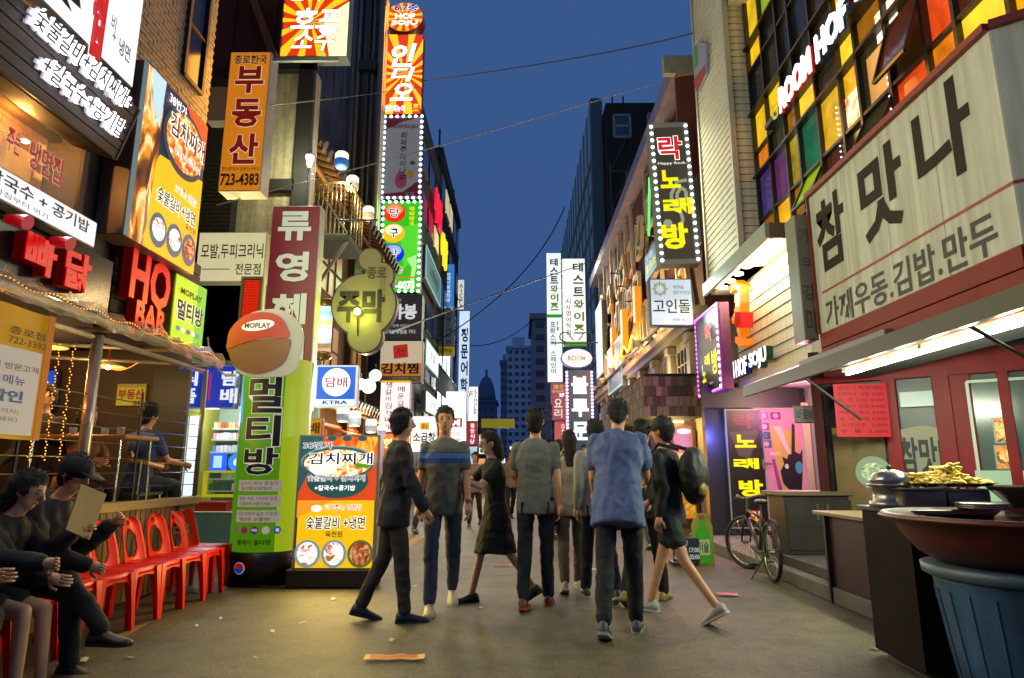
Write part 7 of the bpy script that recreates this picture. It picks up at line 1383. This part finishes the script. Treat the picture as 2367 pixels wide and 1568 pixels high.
def person(label, loc, rz, H=1.72, lean=0, thigh=(.3, -.3), knee=(.1, .35), arm=(-.25, .3), elbow=(.25, .35), out=(.10, .10), top='#606060', bottom='#202838', shoes='#30302c', sole='#b0b0a8', hair='#14100e', sleeve=1, bott='long', headp=0, heady=0,
           hairlen=0, bare=False, stripe=None, skirt=0, z0=0, vox=.014, cap=None, fem=False, foot=(0, 0), bag=None, outl=(.03, .03), grip=.6, coat=0, heel=0, seat=False, group=None, emi=0):
    k = H / 1.72; t = thing('person', label, 'person', loc, rz, group)
    hipz = .90; hw = .085 if not fem else .08; sw = .168 if not fem else .148
    hip = Vec((0, 0, hipz)); hips = [Vec((-hw, 0, hipz)), Vec((hw, 0, hipz))]; legs = []
    for i in (0, 1):
        sd = -1 if i == 0 else 1; kn = hips[i] + dirp(thigh[i], outl[i] * sd) * .43; an = kn + dirp(thigh[i] - knee[i], outl[i] * sd * .3) * .42; legs.append((hips[i], kn, an))
    low = min(l[2].z for l in legs) - .095 - heel * 0
    if seat: low = hipz - seat - .0
    dz = Vec((0, 0, -low + z0)); hip += dz; legs = [tuple(p + dz for p in l) for l in legs]
    def tp(x, y, z): return rotX(Vec((x, y, z)), lean) + hip      # lean > 0 tips the trunk forward (towards -y)
    sh = [tp(-sw, .0, .468), tp(sw, .0, .468)]; nb = tp(0, .0, .54); arms = []
    for i in (0, 1):
        sd = -1 if i == 0 else 1; el = sh[i] + dirp(arm[i], out[i] * sd * 1.3) * .28; wr = el + dirp(arm[i] + elbow[i], out[i] * sd * -.2 if elbow[i] > .8 else out[i] * sd * .6) * .25; arms.append((sh[i], el, wr))
    hc = nb + Vec((0, -.02 - .14 * math.sin(lean * .7 + headp), .05 + .115 * math.cos(lean * .5 + headp)))
    # ---- body
    B = Body(); fw = .88 if fem else 1
    def trunk(g): return [(tp(0, 0, -.09), .135 * (1.05 if fem else 1) + g, .095 + g, lean), (tp(0, 0, .0), .158 + g, .108 + g, lean), (tp(0, 0, .10), .145 * fw + g, .098 + g, lean), (tp(0, 0, .22), .142 * fw + g, .098 + g, lean), (tp(0, 0, .36), .168 * fw + g, .112 + g, lean), (tp(0, 0, .46), .158 * fw + g, .095 + g, lean), (tp(0, 0, .515), .112 * fw + g, .07 + g, lean), (tp(0, .0, .555), .06 + g * .5, .055 + g * .5, lean)]
    B.loft(trunk(-.014)[:-1] + trunk(0)[-1:]); B.cap(nb, hc - Vec((0, 0, .05)), .052, .048)
    for a in arms: B.cap(a[0], a[1], .047, .037); B.cap(a[1], a[2], .036, .024)
    for l in legs: B.cap(l[0], l[1], .074 if not bare else .08, .05); B.cap(l[1], l[2], .049, .034)
    hr = Matrix.Rotation(heady, 3, 'Z') @ Matrix.Rotation(lean * .4 + headp, 3, 'X')
    def hp(x, y, z): return hc + hr @ Vec((x, y, z))
    hd = MB(); hd._ball((0, .01, .02), .092, 18, 12, (.84, 1.05, 1.08)); hd._ball((0, -.02, -.05), .062, 14, 10, (.92, .95, 1.0)); hd._ball((0, -.045, -.088), .028, 10, 8, (1, 1, .8)); hd.tube([(0, -.085, .025), (0, -.112, -.018), (0, -.09, -.028)], [.009, .015, .011], 8)
    for s in (-1, 1): hd._ball((s * .08, .015, -.002), .022, 8, 6, (.35, .8, 1.2))
    hd.v = [tuple(hp(*v)) for v in hd.v]; B.mb.add(hd.v, hd.f)
    ex = MB()
    for i, a in enumerate(arms): dd = (a[2] - a[1]).normalized(); h_ = hand(a[2], dd, -1 if i == 0 else 1, grip); ex.add(h_.v, h_.f)
    if bare:
        for i, l in enumerate(legs): f_ = shoe(None, l[2], (foot[i], -1), None, None, 1, bare=True); ex.add(f_.v, f_.f)
    S = Matrix.Scale(k, 4)
    def fin(o):
        o.scale = (k, k, k); return o
    fin(obj('body', remesh(B.mb, vox, 2, extra=ex, mat=SKIN if not fem else M('#c09274', .5)), None, t))
    # ---- clothes
    C_ = Body(); tr = trunk(.014 + coat)
    if bott in ('dress',): C_.loft(tr[1:])
    else: C_.loft([(tp(0, 0, -.13 - coat * 3), .172 + coat, .128 + coat, lean), (tp(0, 0, -.03), .176 + coat, .126 + coat, lean)] + tr[2:])
    for a in arms:
        if sleeve >= 1 and sleeve < 2: C_.cap(a[0], a[0].lerp(a[1], .62), .058 + coat * .6, .055 + coat * .6)
        elif sleeve == 2: C_.cap(a[0], a[1], .058 + coat * .6, .048 + coat * .6); C_.cap(a[1], a[1].lerp(a[2], .93), .049 + coat, .036 + coat)
        else: C_.mb._ball(a[0], .055, 10, 8, (1, 1, 1))
    tm = M(top, .8, emi, var=.12, scale=7, bump=.25, bscale=60) if not stripe else None
    if stripe:
        tm = bpy.data.materials.new('polo_cloth'); tm.use_nodes = True; n = tm.node_tree; b = n.nodes['Principled BSDF']; b.inputs['Roughness'].default_value = .85
        tc = n.nodes.new('ShaderNodeTexCoord'); sp = n.nodes.new('ShaderNodeSeparateXYZ'); n.links.new(tc.outputs['Object'], sp.inputs[0]); cr_ = n.nodes.new('ShaderNodeValToRGB'); mr = n.nodes.new('ShaderNodeMapRange'); mr.inputs[1].default_value = 1.15; mr.inputs[2].default_value = 1.45
        n.links.new(sp.outputs[2], mr.inputs[0]); n.links.new(mr.outputs[0], cr_.inputs[0]); cr_.color_ramp.interpolation = 'CONSTANT'; els = cr_.color_ramp.elements
        for p, h in stripe[1:]: els.new(p).color = (*lin(h), 1)
        els[0].color = (*lin(stripe[0][1]), 1); els[0].position = 0
        els.remove(els[len(els) - 1]) if els[len(els) - 1].position >= .999 else None
        n.links.new(cr_.outputs[0], b.inputs['Base Color'])
    fin(obj('coat' if coat > .01 else 'dress' if bott == 'dress' else 'shirt', remesh(C_.mb, vox, 3, .011 + coat * .3, seed=loc[0] * 7, mat=tm), None, t))
    bm_ = M(bottom, .85, 0, var=.22, scale=6, bump=.3, bscale=50)
    if bott in ('long', 'short'):
        D = Body(); D.loft([(tp(0, 0, -.10), .140, .100, lean), (tp(0, 0, -.0), .152, .104, lean), (tp(0, 0, .07), .145, .098, lean)])
        for l in legs:
            D.cap(l[0], l[1] if bott == 'long' else l[0].lerp(l[1], .6), .088, .066 if bott == 'long' else .088)
            if bott == 'long': D.cap(l[1], l[1].lerp(l[2], .97), .066, .054)
        fin(obj('trousers' if bott == 'long' else 'shorts', remesh(D.mb, vox, 3, .011, seed=loc[1] * 5, mat=bm_), None, t))
    else:
        mid = (legs[0][1] + legs[1][1]) / 2; D = Body(); q = hip.lerp(mid, 1.0 if skirt > .6 else .65)
        D.loft([(tp(0, 0, .1), .15, .11, lean), (tp(0, 0, -.02), .175, .13, lean), (hip.lerp(q, .5) + Vec((0, 0, 0)), .20, .17, 0), (q, .215 + skirt * .05, .20 + skirt * .03, 0)]); fin(obj('skirt', remesh(D.mb, vox, 3, .014, mat=bm_), None, t))
    for i, l in enumerate(legs):
        if not bare: 
            r0 = len(t.children); shoe(t, l[2], (foot[i], -1), M(shoes if isinstance(shoes, str) else shoes[i], .5, var=.15, scale=12), M(sole, .6), pitch=0 if seat else math.asin(min(.6, (l[2].z - min(a_[2].z for a_ in legs)) / .15)))
            for c_ in t.children:
                if c_.name.startswith('shoe'): c_.scale = (k, k, k)
    if not seat and bott == 'long' and vox < .02:
        cl_ = Body(); cl_.loft([(tp(0, .005, .505), .082, .070, lean), (tp(0, .0, .528), .070, .062, lean), (tp(0, .0, .545), .064, .058, lean)]); fin(obj('collar', cl_.mb, M(top, .8, var=.2, scale=20), t, True))
        pk = MB()
        for s in (-1, 1): a_ = legs[0 if s < 0 else 1][0]; pk.box((a_.x + s * .0 - .045, a_.y + .088, a_.z - .13), (a_.x + .045, a_.y + .101, a_.z - .02), .004)
        fin(obj('back_pocket', pk, bm_, t))
    # ---- hair, face
    hm = M(hair, .8, var=.3, scale=30, bump=.8, bscale=90)
    hh = MB(); hh._ball((0, .022, .04), .100, 18, 12, (.88, 1.05, 1.05)); hh._ball((0, .05, -.01), .078, 14, 10, (.95, .8, 1.2))
    if hairlen: hh.tube([(0, .06, .03), (0, .085, -.08), (0, .095, -.08 - hairlen)], [.085, .075, .05], 14)
    hh.v = [tuple(hp(*v)) for v in hh.v]; hmh = remesh(hh, .009, 0, .013, seed=loc[0] * 9, mat=hm)
    # clear the face
    bm = bmesh.new(); bm.from_mesh(hmh); inv = hr.transposed(); dl = [v for v in bm.verts if (lambda q: q.y < -.045 and q.z < .062)(inv @ (v.co - hc))]; bmesh.ops.delete(bm, geom=dl, context='VERTS'); bm.to_mesh(hmh); bm.free()
    if vox < .02:      # loose tufts so that the outline is hair and not a helmet
        rh = random.Random(int(loc[0] * 99)); tv = [(v.co.copy(), v.normal.copy()) for v in hmh.vertices]; tm_ = MB()
        for _ in range(620):
            c, nn = tv[rh.randrange(len(tv))]; q = inv @ (c - hc); dn = Vec((rh.uniform(-.5, .5), rh.uniform(-.2, .6), -.9 if q.z < .09 else -.1)); d = (nn * rh.uniform(.15, .7) + dn * .8).normalized() * rh.uniform(.012, .030)
            if q.y < -.025 and q.z < .06: continue
            s_ = nn.cross(d).normalized() * .005; tm_.add([c - s_ - nn * .004, c + s_ - nn * .004, c + d], [(0, 1, 2)])
        bm = bmesh.new(); bm.from_mesh(hmh); t9 = tm_.mesh(); bm.from_mesh(t9); bm.to_mesh(hmh); bm.free()
    fin(obj('hair', hmh, None, t))
    fc = MB(); 
    for s in (-1, 1): fc._ball(hp(s * .031, -.080, .014), .0095, 8, 6, (1.3, .6, .7))
    fin(obj('eye', fc, M('#181210', .3), t)); fb_ = MB()
    for s in (-1, 1): fb_.bar(hp(s * .018, -.090, .034), hp(s * .047, -.080, .036), .005)
    fin(obj('eyebrow', fb_, hm, t)); fin(obj('mouth', MB()._ball(hp(0, -.079, -.055), .018, 10, 6, (1.1, .4, .3)), M('#7c3c34', .5), t, True))
    if cap:
        cp = MB(); cp._ball((0, .012, .055), .106, 18, 10, (.9, 1.06, .82)); cp.hexa([(-.07, -.07, .05), (.07, -.07, .05), (.06, -.17, .035), (-.06, -.17, .035), (-.07, -.07, .06), (.07, -.07, .06), (.06, -.17, .043), (-.06, -.17, .043)]); cp.v = [tuple(hp(*v)) for v in cp.v]; fin(obj('cap', cp, M(cap, .8, var=.2, scale=20), t, True))
    return t, dict(tp=tp, arms=arms, legs=legs, hc=hc, k=k, hp=hp)
def G(px, py): p = V(px, py, Z=0); return (p.x, p.y, 0)
# --- the walkers in the middle of the street
g = G(903, 1437); person('person in black walking past the edge of the glowing poster box', g, PI * .60, 1.72, .05, (.14, -.14), (.05, .3), (.3, -.3), (.2, .3), top='#1c1c1e', bottom='#2c2a26', shoes='#1c2430', sole='#20262c', sleeve=2, hair='#100e0c', coat=.012)
g = G(1020, 1408); t, j = person('man in grey polo shirt with a blue chest stripe and faded jeans', g, .12, 1.80, .0, (.24, -.16), (.05, .35), (-.16, .14), (.18, .22), top='#6a6a60', bottom='#3c4658', shoes='#b8b090', sole='#c8c4a8', stripe=[(0, '#5a5a50'), (.32, '#2c4878'), (.47, '#4a6c98'), (.62, '#30507c'), (.66, '#686858')], hair='#16120e', vox=.012)
w_ = j['arms'][1][2] * j['k']; obj('wristwatch', MB().tube([w_ + Vec((0, 0, .03)), w_ + Vec((0, 0, .055))], .034, 14), M('#b8b8b0', .25, 0, .9), t)
g = G(1146, 1394); t, j = person('woman in a loose black dress and ankle boots stepping across to the left', g, -PI * .40, 1.60, .08, (.32, -.28), (.1, .35), (.9, .7), (1.3, 1.2), top='#0c0c0e', bottom='#0a0a0c', shoes='#28221c', sole='#14120f', sleeve=1, bott='dress', skirt=.7, fem=True, hair='#2a1a10', hairlen=.12, headp=.15)
g = G(1240, 1404); person('man from behind in a grey t-shirt, dark jeans and brown orange soled shoes', g, PI * .97, 1.78, .0, (.16, -.14), (.05, .2), (-.1, .35), (.15, 1.1), top='#626458', bottom='#12141e', shoes='#5c2c18', sole='#a8481c', hair='#120e0c', vox=.012)
g = G(1322, 1366); t, j = person('woman in a beige blouse with a black shoulder bag behind the grey shirted man', g, PI * 1.0, 1.62, .0, (.2, -.2), (.05, .3), (.1, -.2), (.3, .3), top='#8a8272', bottom='#4c443a', shoes='#a89878', fem=True, hairlen=.2, hair='#1c120c', sleeve=2)
b = thing('shoulder_bag', 'black slouchy shoulder bag hanging beside the woman in the beige blouse', 'bag', (g[0] - .24, g[1] - .05, .78)); bb_ = MB()._ball((0, 0, 0), .17, 16, 10, (.65, 1, .95)); obj('bag', remesh(bb_, .014, 2, .02, mat=M('#0e0c0c', .4)), None, b); obj('strap', MB().tube([(0, -.1, .12), (.06, -.02, .62), (0, .1, .12)], .012, 6), M('#0e0c0c', .4), b)
g = G(1386, 1386); person('person in a pale shirt and dark slacks half hidden behind the blue shirted man', g, PI * 1.03, 1.70, .0, (-.2, .2), (.3, .05), (.2, -.2), (.3, .3), top='#9a988c', bottom='#1c2234', shoes='#3a3630', hair='#14100e', sleeve=2)
g = G(1438, 1468); t, j = person('stooping man in a loose blue shirt and black trousers, nearest of the walkers', g, PI * .93, 1.84, .34, (.15, -.2), (.05, .3), (.45, .2), (.9, .8), top='#4e5c82', bottom='#17191a', shoes='#3c3e40', sole='#8a8c88', hair='#141210', sleeve=1.5, coat=.02, vox=.012, headp=.55)
g = G(1497, 1396); person('young person in a black jacket and black shorts with yellowish shoes beyond the backpack', g, PI * .85, 1.70, .05, (.28, -.25), (.05, .35), (.3, -.3), (.4, .3), top='#161614', bottom='#101214', shoes='#8a7c2c', sole='#585030', sleeve=2, hair='#14110f', bott='long')
g = G(1560, 1428); t, j = person('person in a dark cap with black backpack, shorts, bare calves and grey white sneakers', g, PI * 1.28, 1.70, .05, (.36, -.38), (.05, .3), (.3, -.3), (.7, .5), top='#1c1e18', bottom='#1c2c22', shoes='#9a968c', sole='#b8b4a8', sleeve=2, bott='short', cap='#2c2e28', hair='#120f0c', foot=(.1, -.1))
bp_ = thing('backpack', 'bulky black backpack with a yellow patch on the capped walker', 'backpack', g, PI * 1.28); q = MB()._ball((0, .24, 1.20), .2, 18, 12, (.8, .62, 1.25)); obj('bag', remesh(q, .014, 2, .012, mat=M('#151412', .6, bump=.3)), None, bp_); obj('patch', MB()._ball((.06, .35, 1.08), .07, 12, 8, (1, .4, .8)), M('#7a6c14', .6), bp_, True); st_ = MB()
for s in (-1, 1): st_.tube([(s * .1, .16, 1.42), (s * .12, -.02, 1.47), (s * .13, -.13, 1.35), (s * .15, .0, 1.05)], .018, 6)
obj('strap', st_, M('#151412', .6), bp_)
# --- far crowd
rc = random.Random(8); fc_ = ['#2a2a30', '#6c685c', '#30405c', '#7c7468', '#1c1c20', '#584848']
for i, (px, Y, lb) in enumerate(((985, 13.5, 'distant passer-by left of the striped polo man by the orange shops'), (1098, 15, 'distant passer-by in the gap between the polo man and the woman in black'), (1180, 17, 'distant passer-by just left of the grey shirted man'), (1292, 12.5, 'distant pale clothed passer-by right of the grey shirted man'), (1305, 20, 'far walker beyond the beige blouse under the pink bulb sign'), (1352, 14, 'distant passer-by glimpsed above the pale shirt shoulder'), (1078, 24, 'far walker under the red and white vertical signs'), (1222, 27, 'far walker in the middle of the street close to the vanishing point'), (1150, 30, 'tiny far walker beneath the grey tower block'), (1500, 11.0, 'passer-by in the shade of the shingle canopy behind the backpack'), (1440, 15.5, 'passer-by by the narrow yellow signs on the right'))):
    x = V(px, 1085, Y=Y).x; s = rc.uniform(.15, .35); person(lb, (x, Y, 0), rc.choice((0, PI)) + rc.uniform(-.3, .3), rc.uniform(1.6, 1.78), 0, (s, -s), (.1, .3), (-s, s), (.3, .3), top=rc.choice(fc_), bottom=rc.choice(('#1c2030', '#2c2a28', '#3a3c48')), vox=.024, sleeve=rc.choice((1, 2)), fem=i % 3 == 1, hairlen=.15 if i % 3 == 1 else 0, group='distant people walking down the street')
# --- sitters on the red chairs (facing the street)
person('sitter at the left picture edge in a dark jacket, blue jeans and orange sneakers', (-3.30, 3.60, 0), PI / 2, 1.72, .42, (1.45, 1.42), (1.25, 1.45), (.75, .65), (.75, .9), top='#141519', bottom='#131824', shoes='#c83c18', sole='#b0a8a0', hair='#17120f', sleeve=2, coat=.015, seat=.53, vox=.012, outl=(.10, .05), headp=.2)
person('barefoot sitter in a dark jacket with bare legs and hands on the knees', (-3.30, 4.06, 0), PI / 2 + .05, 1.64, .40, (1.42, 1.38), (1.38, 1.30), (.70, .72), (.62, .62), top='#161514', bottom='#101218', bare=True, hair='#1a1411', sleeve=2, coat=.015, seat=.52, bott='short', vox=.011, fem=True, hairlen=.12, headp=.2, outl=(.05, .04))
t, j = person('man in a black cap with dark jacket and trousers, legs crossed, holding a paper', (-3.30, 4.47, 0), PI / 2 - .05, 1.74, .38, (1.42, 1.62), (1.30, .80), (.35, .30), (1.75, 1.95), top='#1c1c1a', bottom='#0c0d0f', shoes='#1a1816', sole='#0e0d0c', cap='#0e0e10', hair='#120f0d', sleeve=2, coat=.015, seat=.54, vox=.012, outl=(.0, -.45), headp=.25, grip=1.1)
h_ = j['arms'][0][2] * j['k']; mw = Matrix.Rotation(PI / 2 - .05, 4, 'Z'); hw_ = mw @ h_ + Vec((-3.30, 4.47, 0))
o = thing('folded_paper', 'tan sheet of paper held up by the man in the black cap', 'paper', hw_ + Vec((.06, -.02, .02))); mb = MB().add([(-.02, -.13, .02), (.02, .05, -.06), (.05, .12, .22), (.0, -.07, .29)], [(0, 1, 2, 3)]).add([(-.015, -.13, .02), (.025, .05, -.06), (.055, .12, .22), (.005, -.07, .29)], [(3, 2, 1, 0)]); obj('sheet', mb, M('#b89c60', .7), o)
# --- inside the terrace
p = V(320, 1060, Y=6.9); person('diner in a blue shirt seated with their back to the street on the terrace', (p.x, 6.9, .55), PI * .9, 1.7, .1, (1.45, 1.45), (1.4, 1.4), (.5, .5), (.9, .9), top='#2c4478', bottom='#202838', sleeve=1, seat=.58, hair='#100d0b', vox=.018, emi=0)
t = thing('wooden_dining_chair', 'wooden armchair with a curved rail and metal seat panel under the diner in blue', 'chair', (p.x, 6.55, .55), 0); wc = M('#a87838', .4, 0, var=.2, scale=8)
obj('back_rail', MB().tube([(-.28, .32, .72), (-.27, .04, .76), (-.12, -.06, .80), (.12, -.06, .80), (.27, .04, .76), (.28, .32, .72)], .022, 8), wc, t); obj('seat_panel', MB().box((-.26, -.05, .20), (.26, .0, .46), .01).box((-.26, .0, .44), (.26, .42, .47)), M('#5c5a50', .3, .0, .7, var=.2), t)
for sx in (-1, 1):
    obj('leg', MB().tube([(sx * .25, -.03, .78), (sx * .24, -.03, .45), (sx * .26, -.05, 0)], .014, 6), M('#a8a8a0', .25, 0, .9), t); obj('leg', MB().tube([(sx * .24, .38, .45), (sx * .26, .4, 0)], .014, 6), M('#a8a8a0', .25, 0, .9), t)
p = V(200, 1060, Y=6.4); person('diner with long hair in a peach top seated behind the wrapped post', (p.x - .15, 6.5, .55), PI * .4, 1.62, .1, (1.45, 1.45), (1.4, 1.4), (.6, .6), (1.0, 1.2), top='#a8765a', bottom='#302c30', sleeve=1, seat=.58, hair='#2c1a10', hairlen=.25, fem=True, vox=.018, emi=0)
p = V(88, 1060, Y=6.3); person('standing person in brown behind the yellow event banner', (p.x, 6.3, .30), 0, 1.7, .0, (.05, -.05), (.05, .05), (.2, -.1), (.6, .3), top='#2c241c', bottom='#5c4c30', sleeve=2, vox=.018)
tp_ = V(250, 1008, Y=6.4); t = thing('dining_table', 'wooden terrace table with cups and plates on thin steel legs', 'table', (tp_.x, 6.4, .30)); hT = tp_.z - .30
obj('tabletop', MB().box((-.65, -.3, hT - .04), (.35, .3, hT), .01), M('#b8782c', .35, .08, var=.2, scale=6, stretch=(.5, 4, 4)), t)
for x, y in ((-.55, -.25), (.28, -.25), (-.55, .25), (.28, .25)): obj('leg', MB().tube([(x, y, hT - .04), (x * 1.05, y * 1.1, 0)], .016, 6), M('#a8a8a0', .25, 0, .9), t)
for i, (x, y) in enumerate(((-.35, 0), (-.1, .1), (.15, -.05))):
    o = thing('cup', ('steel cup at the near end of the terrace table', 'middle cup on the terrace table', 'cup at the far end of the terrace table')[i], 'cup', (tp_.x + x, 6.4 + y, tp_.z)); obj('cup', MB().lathe([(.03, 0), (.036, .08), (.036, .082), (.03, .08)], n=14), M('#c8c8c0', .3, .1), o, True)
# ================================================================ bicycle
t = thing('bicycle', 'old dark mountain bicycle parked on its stand in front of the karaoke entrance', 'bicycle', (2.86, 7.72, 0), -.06); R_ = .33; blk_ = M('#181612', .5); mtl = M('#3c3a34', .35, .0, .6, var=.2); chm = M('#a8a498', .25, 0, .9)
# local: the bike points along +y, rear hub at y = 0
def wheel(cy, steer, nm='wheel'):
    w0 = bpy.data.objects.new(nm, MB().tube([(-.03, 0, 0), (.03, 0, 0)], .022, 12).mesh(chm)); COL.objects.link(w0); w0.parent = t; w0.location = (0, cy, R_); w0.rotation_euler = (0, 0, steer)
    def tor(r, q, n=44, m=8):
        mb = MB()
        for i in range(n):
            a = 2 * PI * i / n
            for j in range(m): b = 2 * PI * j / m; rr__ = r + q * math.cos(b); mb.v.append((q * math.sin(b), rr__ * math.cos(a), rr__ * math.sin(a)))
        for i in range(n):
            for j in range(m): mb.f.append((i * m + j, ((i + 1) % n) * m + j, ((i + 1) % n) * m + (j + 1) % m, i * m + (j + 1) % m))
        return mb
    obj('tyre', tor(R_ - .024, .024), blk_, w0, True); obj('rim', tor(R_ - .055, .011), chm, w0, True); sp_ = MB()
    for i in range(28): a = 2 * PI * i / 28; s = .025 * (-1) ** i; sp_.tube([(s, .02 * math.cos(a + .5), .02 * math.sin(a + .5)), (0, (R_ - .06) * math.cos(a), (R_ - .06) * math.sin(a))], .0016, 3, False)
    obj('spokes', sp_, chm, w0)
wheel(0, 0); wheel(1.03, .62)
bb = Vec((0, .42, .29)); seat_t = Vec((0, .30, .74)); head_t = Vec((0, .86, .76)); head_b = Vec((0, .89, .64)); hubr = Vec((0, 0, R_)); hubf = Vec((0, 1.03, R_))
fr_ = MB().tube([bb, head_b], .022, 10).tube([seat_t - Vec((0, 0, .06)), head_t - Vec((0, 0, .02))], .018, 10).tube([bb, seat_t], .018, 10).tube([head_b - Vec((0, 0, .02)), head_t + Vec((0, 0, .03))], .022, 10)
for s in (-1, 1): fr_.tube([bb + Vec((s * .03, 0, 0)), hubr + Vec((s * .06, 0, 0))], .010, 8).tube([seat_t + Vec((s * .02, 0, -.06)), hubr + Vec((s * .06, 0, 0))], .009, 8)
obj('frame', fr_, mtl, t, True); fk_ = MB()
for s in (-1, 1): fk_.tube([head_b + Vec((s * .045, 0, -.02)), head_b.lerp(hubf, .5) + Vec((s * .05, 0, 0)), hubf + Vec((s * .055, 0, 0))], [.016, .015, .010], 8)
fk_.tube([head_b + Vec((-.05, 0, -.02)), head_b + Vec((.05, 0, -.02))], .016, 8); obj('fork', fk_, mtl, t, True)
sd_ = MB()._ball(seat_t + Vec((0, -.03, .13)), .1, 16, 8, (.72, 1.25, .34)); sd_._ball(seat_t + Vec((0, .09, .135)), .05, 12, 8, (.6, 1.6, .45)); obj('saddle', sd_, M('#14120f', .4), t, True); obj('seat_post', MB().tube([seat_t, seat_t + Vec((0, -.02, .12))], .013, 8), chm, t)
hb = head_t + Vec((0, -.02, .13)); ca, sa = math.cos(.62), math.sin(.62)
def hbp(x, y, z): return hb + Vec((x * ca - y * sa, x * sa + y * ca, z))
obj('handlebar', MB().tube([hbp(-.30, -.10, .03), hbp(-.2, -.02, .035), hbp(-.06, .04, 0), hbp(.06, .04, 0), hbp(.2, -.02, .035), hbp(.30, -.10, .03)], .012, 8), M('#b0a888', .3, 0, .7), t, True); obj('stem', MB().tube([head_t, hb, hbp(0, .04, 0)], .014, 8), chm, t)
for s in (-1, 1): obj('grip', MB().tube([hbp(s * .22, -.035, .034), hbp(s * .31, -.105, .03)], .018, 10), M('#8a7c60', .6), t, True); obj('brake_lever', MB().tube([hbp(s * .19, .0, .02), hbp(s * .27, -.01, -.01)], .006, 6), blk_, t)
cr2 = MB().tube([bb + Vec((.05, 0, 0)), bb + Vec((.058, 0, 0))], .09, 24); obj('chainring', cr2, mtl, t); 
for s in (-1, 1): ck = MB().tube([bb + Vec((s * .07, 0, 0)), bb + Vec((s * .075, s * .1, -.13))], .010, 6); o = obj('crank', ck, chm, t); obj('pedal', MB().box((s * .08, s * .1 - .045, -.15 + .29), (s * .17, s * .1 + .045, -.125 + .29)), blk_, o, loc=(0, bb.y, 0))
obj('kickstand', MB().tube([(-.06, .05, .29), (-.20, .16, .01)], .009, 6), mtl, t); ca_ = MB()
for s in (-1, 1): ca_.tube([hbp(s * .18, .01, .03), head_t + Vec((s * .06, .12, .1)), head_t + Vec((0, .08, -.1)), bb.lerp(head_b, .5)], .004, 5)
obj('cable', ca_, blk_, t); obj('rear_reflector', MB().box((-.03, -.02, .62), (.03, 0, .66)), M('#7c1410', .3), t); obj('rear_mudguard', MB().tube([(0, -.1 + .35 * math.cos(a), R_ + .36 * math.sin(a)) for a in [1.2 + i * .2 for i in range(6)]], .012, 6), blk_, t)
bpy.data.scenes.remove(TMP)
